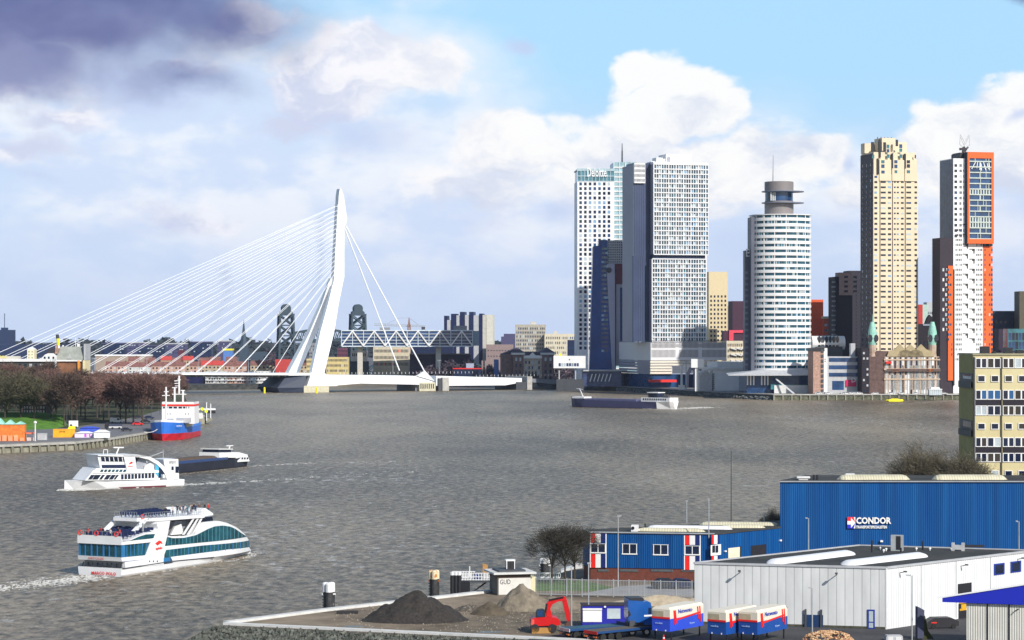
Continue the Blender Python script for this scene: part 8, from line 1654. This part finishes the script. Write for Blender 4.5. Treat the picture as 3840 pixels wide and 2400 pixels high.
# ---- blue site cabin
t = Thing('site_cabin', 'blue site cabin with a white shutter and window behind the truck', 'cabin', (X(2184, 299), 299, GZ - .05), R(3)); Q = lambda cx, cy, y=0: t.px(*lq2(cx, cy), y); cbm = mat('cabin_blue', (.015, .02, .33), .5)
x1 = Q(1330, 0)[0]; zt = Q(1000, 1158)[1]; t.part('wall', MB().box(0, x1, 0, 2.6, 0, zt), cbm); t.part('roof', MB().box(-.08, x1 + .1, -.1, 2.7, zt, zt + .12), mat('cabin_roof', (.04, .03, .04), .8))
sh_ = t.part('shutter', P_([(785, 1325), (785, 1190), (980, 1190), (980, 1325)], -.08, -.01), whp); t.part('shutter_box', P_([(782, 1200), (782, 1184), (982, 1184), (982, 1200)], -.2, -.08), whp, sh_); t.part('window', P_([(1035, 1292), (1035, 1187), (1172, 1187), (1172, 1292)], -.08, -.01), G_pale)
p = Q(1010, 1168); t.part('lamp', MB().box(p[0] - .1, p[0] + .15, -.2, 0, p[1] - .1, p[1] + .1), white)
# ---- blue truck and flatbeds
tb = mat('truck_blue', (.006, .085, .34), .35, coat=.4); tbd = mat('truck_blue_dark', (.01, .05, .16), .5); tyre = mat('tyre', (.015, .015, .015), .8); tail = mat('tail_light', (.85, .20, .05), .4)
t = Thing('truck', 'bright blue truck tractor unit facing right beside the site cabin', 'truck', (X(2349, 290), 290, GZ), R(10)); Q = lambda cx, cy, y=0: t.px(*lq2(cx, cy), y)
t.part('cab_rear', P_([(1232, 1260), (1232, 1085), (1250, 1072), (1388, 1078), (1392, 1260), (1392, 1320), (1240, 1320)], -1.1, 1.2), tb); t.part('roof_spoiler', P_([(1240, 1090), (1235, 1070), (1388, 1068), (1396, 1098)], -1.15, 1.25), black); t.part('cab_front', P_([(1392, 1345), (1392, 1112), (1430, 1100), (1465, 1118), (1478, 1180), (1482, 1345)], -1.0, 1.2), tb)
t.part('side_window', P_([(1442, 1235), (1442, 1172), (1468, 1168), (1470, 1235)], -1.04, -1.0), G_dark); t.part('white_stripe', P_([(1396, 1262), (1396, 1244), (1482, 1240), (1482, 1256)], -1.05, -1.0), whp); t.part('chassis', P_([(1235, 1395), (1235, 1320), (1482, 1340), (1480, 1385)], -.9, .9), black)
for c in (1290, 1440):
    for y in (-1.0, 1.0): p = Q(c, 1380, y); w = t.part('wheel', MB().tube((p[0], y - .2, .52), (p[0], y + .2, .52), .52, None, 16), tyre); t.part('rim', MB().tube((p[0], y - .23, .52), (p[0], y - .19, .52), .26, None, 12), steel, w)
t.part('mirror', P_([(1240, 1250), (1225, 1215), (1235, 1190), (1255, 1240)], -1.5, -1.2), black); t.part('side_box', P_([(1245, 1360), (1245, 1300), (1300, 1300), (1300, 1360)], -1.2, -1.0), darkgrey)
def flatbed(label, pos, rz, L_, deckm, edge, ch=False):
    t = Thing('flatbed_trailer', label, 'trailer', pos, rz); t.part('deck', MB().box(0, L_, -1.25, 1.25, 1.05, 1.2), deckm); t.part('side_rail', MB().box(0, L_, -1.29, -1.25, .95, 1.22).box(0, L_, 1.25, 1.29, .95, 1.22), tbd); t.part('rear_board', MB().box(-.06, 0, -1.25, 1.25, .85, 1.22), edge)
    t.part('chassis', MB().box(.3, L_, -.5, .5, .65, 1.05).box(-.05, .3, -1.2, 1.2, .4, .62), black)
    for y in (-.85, .85): t.part('tail_light', MB().box(-.12, -.05, y - .3, y + .3, .45, .62), tail)
    for x in (1.0, 2.2, 3.4):
        for y in (-1.0, 1.0): t.part('wheel', MB().tube((x, y - .18, .45), (x, y + .18, .45), .45, None, 14), tyre)
    if ch:
        mb = MB(); [mb.add([(-.08, -1.2 + k * .3, .88), (-.08, -1.08 + k * .3, .88), (-.08, -.98 + k * .3, 1.18), (-.08, -1.1 + k * .3, 1.18)], [(0, 1, 2, 3)]) for k in range(8)]; t.part('chevron', mb, redp, kind='stuff', fix=False)
    t.part('headboard', MB().box(L_ - .1, L_, -1.25, 1.25, 1.2, 2.3 if not ch else 1.5), tbd); return t
flatbed('nearest blue flatbed trailer with a red rear edge and orange lights', tuple(GP(2215, 2404, 3.5)), R(38), 9.5, mat('deck_tan', (.11, .095, .075), .8), redp)
flatbed('blue low trailer with red and white rear chevrons behind the nearest flatbed', tuple(GP(2118, 2393, 3.5)), R(28), 8.0, mat('deck_teal', (.03, .10, .15), .7), whp, True)
# ---- swap bodies on legs
crp = mat('body_cream', (.74, .68, .56), .5, var=.05); blb = mat('body_blue', (.03, .08, .62), .4, var=.1, scale=.3); blb2 = mat('body_blue_deep', (.01, .07, .32), .4, var=.1)
def swap(label, px, D, rz, L_, bl):
    t = Thing('swap_body', label, 'container', (X(px, D), D, GZ), R(rz), 'red, white and blue swap bodies on legs'); zb, zm, zt = 1.12, 2.62, 3.95; W_2 = 2.5
    t.part('lower_body', MB().box(0, L_, 0, W_2, zb, zm), bl); t.part('upper_body', MB().box(0, L_, 0, W_2, zm, zt - .25).loft([[(0, 0, zt - .25), (L_, 0, zt - .25), (L_, W_2, zt - .25), (0, W_2, zt - .25)], [(.15, .25, zt), (L_ - .15, .25, zt), (L_ - .15, W_2 - .25, zt), (.15, W_2 - .25, zt)]]), crp)
    t.part('end_panel', MB().box(-.05, 0, .85, W_2 - .1, zm + .15, zt - .45), mat('end_panel_beige', (.45, .38, .26), .6, var=.15, scale=1)); t.part('end_stripe', MB().box(-.07, -.001, -.02, W_2, zm - .02, zm + .2), redp)
    mb = MB().prism([(1.0, zm - .12), (L_ - .9, zm + .30), (L_ - .9, zm + .12), (1.0, zm - .32)], -.07, -.001)
    for x, k in ((.75, 1.0), (1.05, .85), (L_ - 1.5, .75), (L_ - 1.0, 1.25)): mb.prism([(x, zm + .95), (x + .16, zm + .95), (x + .42, zm - .75 * k), (x + .2, zm - .75 * k)], -.09, -.002)
    t.part('side_stripe', mb, redp); text('Netwento', .72, mat('lettering_blue', (.03, .07, .45), .5, var=0), t.o, (1.75, -.05, zm + .50), (R(90), 0, 0), .02, sx=1.08)
    text('DE groen', .3, mat('lettering_pale', (.45, .6, .9), .5, var=0), t.o, (L_ - 3.2, -.03, zm - 1.0), (R(90), 0, 0), .01); text('wisselbak', .28, MATS['lettering_pale'], t.o, (-.06, 2.05, zm - .65), (R(90), 0, R(-90)), .01)
    for x in (.5, L_ - .7):
        for y in (.12, W_2 - .12): t.part('leg', MB().box(x - .07, x + .07, y - .07, y + .07, 0, zb).box(x - .16, x + .16, y - .16, y + .16, 0, .05), black)
    t.part('latch', MB().box(-.1, -.05, .5, .62, zb + .02, zb + .2).box(-.1, -.05, 1.8, 1.92, zb + .02, zb + .2), white); return t
swap('left swap body, brightest blue, with a cream top and blue lettering', 2512, 284.5, 54, 7.6, blb); swap('middle swap body, its lettering half hidden by the next one', 2722, 281.5, 54, 7.4, blb2); swap('right swap body nearest the warehouse gate', 2840, 281.5, 56, 7.6, blb2)
for i, px in enumerate((2489, 2206)):
    t = Thing('traffic_cone', 'small red and white traffic cone ' + ('between the left swap body legs' if i == 0 else 'beside the nearest flatbed'), 'cone', tuple(GP(px, 2402, 3.5)), 0); t.part('cone', MB().lathe([(.2, 0), (.12, .3), (.04, .7)], (0, 0, 0), 10), redp); t.part('band', MB().lathe([(.145, .25), (.105, .4)], (0, 0, 0), 10), white)
# wood pile
mb = MB(); rnd = random.Random(6); c = GP(3105, 2412, 3.5)
for k in range(420):
    u, v = rnd.uniform(-1, 1), rnd.uniform(-1, 1)
    if u * u + v * v > 1: continue
    x, y = c.x + u * 3.0, c.y + v * 1.8; z = 3.5 + 1.45 * (1 - u * u - v * v) ** .5; a = rnd.random() * 6.28; e = rnd.uniform(-.4, .4); d_ = Vector((math.cos(a), math.sin(a), e)) * .22; mb.tube(Vector((x, y, z)) - d_, Vector((x, y, z)) + d_, .09, .08, 5)
tag(link('wood_pile', mesh('wood_pile', mb, mat('cut_wood', (.30, .12, .05), .8, col2=(.70, .48, .28), scale=3, thr=(.4, .55)))), 'heap of cut firewood at the foot of the picture', 'wood', kind='stuff')
# dark plate fin and low cars by the shed
t = Thing('steel_plate', 'dark upright steel plate with a ragged slope beside it near the shed', 'plate', tuple(GP(3455, 2400, 3.5)), R(30)); Q = lambda cx, cy, y=0: t.px(*nq(cx, cy), y)
t.part('plate', P_([(650, 1500), (650, 1240), (705, 1270), (700, 1500)], 0, .4), mat('plate_grey', (.05, .055, .10), .6)); t.part('earth', P_([(702, 1512), (702, 1300), (725, 1320), (750, 1440), (800, 1512)], .3, 1.5), mat('moss', (.04, .045, .015), .95))
t = Thing('parked_car', 'dark car with red tail lights beside the loading bay', 'car', tuple(GP(3530, 2355, 3.5)), R(10)); t.part('body', MB().prism([(-2, .3), (2, .3), (2, .9), (1, 1.35), (-1.2, 1.35), (-2, .9)], -.8, .8), black); t.part('tail_light', MB().box(-1.6, -.9, -.86, -.8, .7, .85), red)
for x in (-1.3, 1.3): t.part('wheel', MB().tube((x, -.85, .32), (x, -.6, .32), .32, None, 12), tyre)
t = Thing('pallet_stack', 'pale stacked sheets at the bottom edge beside the steel plate', 'stack', tuple(GP(3355, 2403, 3.5)), R(5)); t.part('stack', MB().box(-1, 1, 0, 1.2, 0, .5).box(-.9, .9, .05, 1.1, .5, .62), lgrey); t.part('sheet', MB().box(-.8, -.2, -.05, 0, .05, .45).box(.1, .8, -.05, 0, .05, .45), offwhite)
# ---- lamp posts and masts
LP = 'lamp posts of the yard'
def lamp(label, px, yt, yb, D=None, head=1, r=.09, m_=None, z=3.5):
    D = D or Dg(yb, z); t = Thing('lamp_post', label, 'lamp post', (X(px, D), D, Z(yb, D)), 0, LP); h = Z(yt, D) - Z(yb, D); t.part('pole', MB().tube((0, 0, 0), (0, 0, h), r, r * .7, 8), m_ or steel)
    if head: t.part('head', MB().prism([(-.15, h - .1), (1.0 * head, h - .02), (1.0 * head, h + .1), (-.15, h + .08)], -.14, .14), m_ or steel)
lamp('leftmost lamp post in front of the bar fence', 2143, 2131, 2356, head=.01); lamp('lamp post standing before the site cabin shutter', 2207, 2112, 2348, head=.35); lamp('tall lamp post before the blue office windows', 2318, 1935, 2202, head=.5)
lamp('thin pole on the roof edge of the blue office, left of two', 2575, 1879, 1960, 372, .2); lamp('tall pole at the right panel of the blue office', 2658, 1872, 2020, 352, .01); lamp('short post on the rear roof of the blue office', 2866, 1926, 1962, 370, .01); lamp('lamp post in front of the left part of the large blue hall', 3032, 1943, 2072, 345, -.45)
lamp('lamp post in front of the large blue hall near the right edge', 3821, 1955, 2064, 335, -.45); lamp('double-headed lamp post before the warehouse gate', 3046, 2205, 2404, head=-.5)
lamp('curved lamp post before the bright warehouse wall', 3420, 2158, 2402, head=-.7)
t = Thing('radio_mast', 'very tall thin dark mast rising behind the blue office', 'mast', (X(2742, 372), 372, 8), 0); h = Z(1690, 372) - 8; t.part('pole', MB().tube((0, 0, 0), (0, 0, h), .10, .05), darkgrey); t.part('base', MB().box(-.4, .4, -.4, .4, 0, 1.3), black)
# ------------------------------------------------------------------ light haze in the air
hz = MB().box(-9500, 9500, -900, 9700, -2, 240)
hm = bpy.data.materials.new('haze'); hm.use_nodes = True; hn = hm.node_tree; hn.nodes.clear()
pv = hn.nodes.new('ShaderNodeVolumePrincipled'); pv.inputs['Color'].default_value = (.62, .74, 1, 1); pv.inputs['Density'].default_value = 2.4e-5; pv.inputs['Anisotropy'].default_value = 0
ho = hn.nodes.new('ShaderNodeOutputMaterial'); hn.links.new(pv.outputs[0], ho.inputs['Volume'])
tag(link('haze', mesh('haze', hz, hm)), 'thin bluish haze in the air', 'haze', kind='stuff')
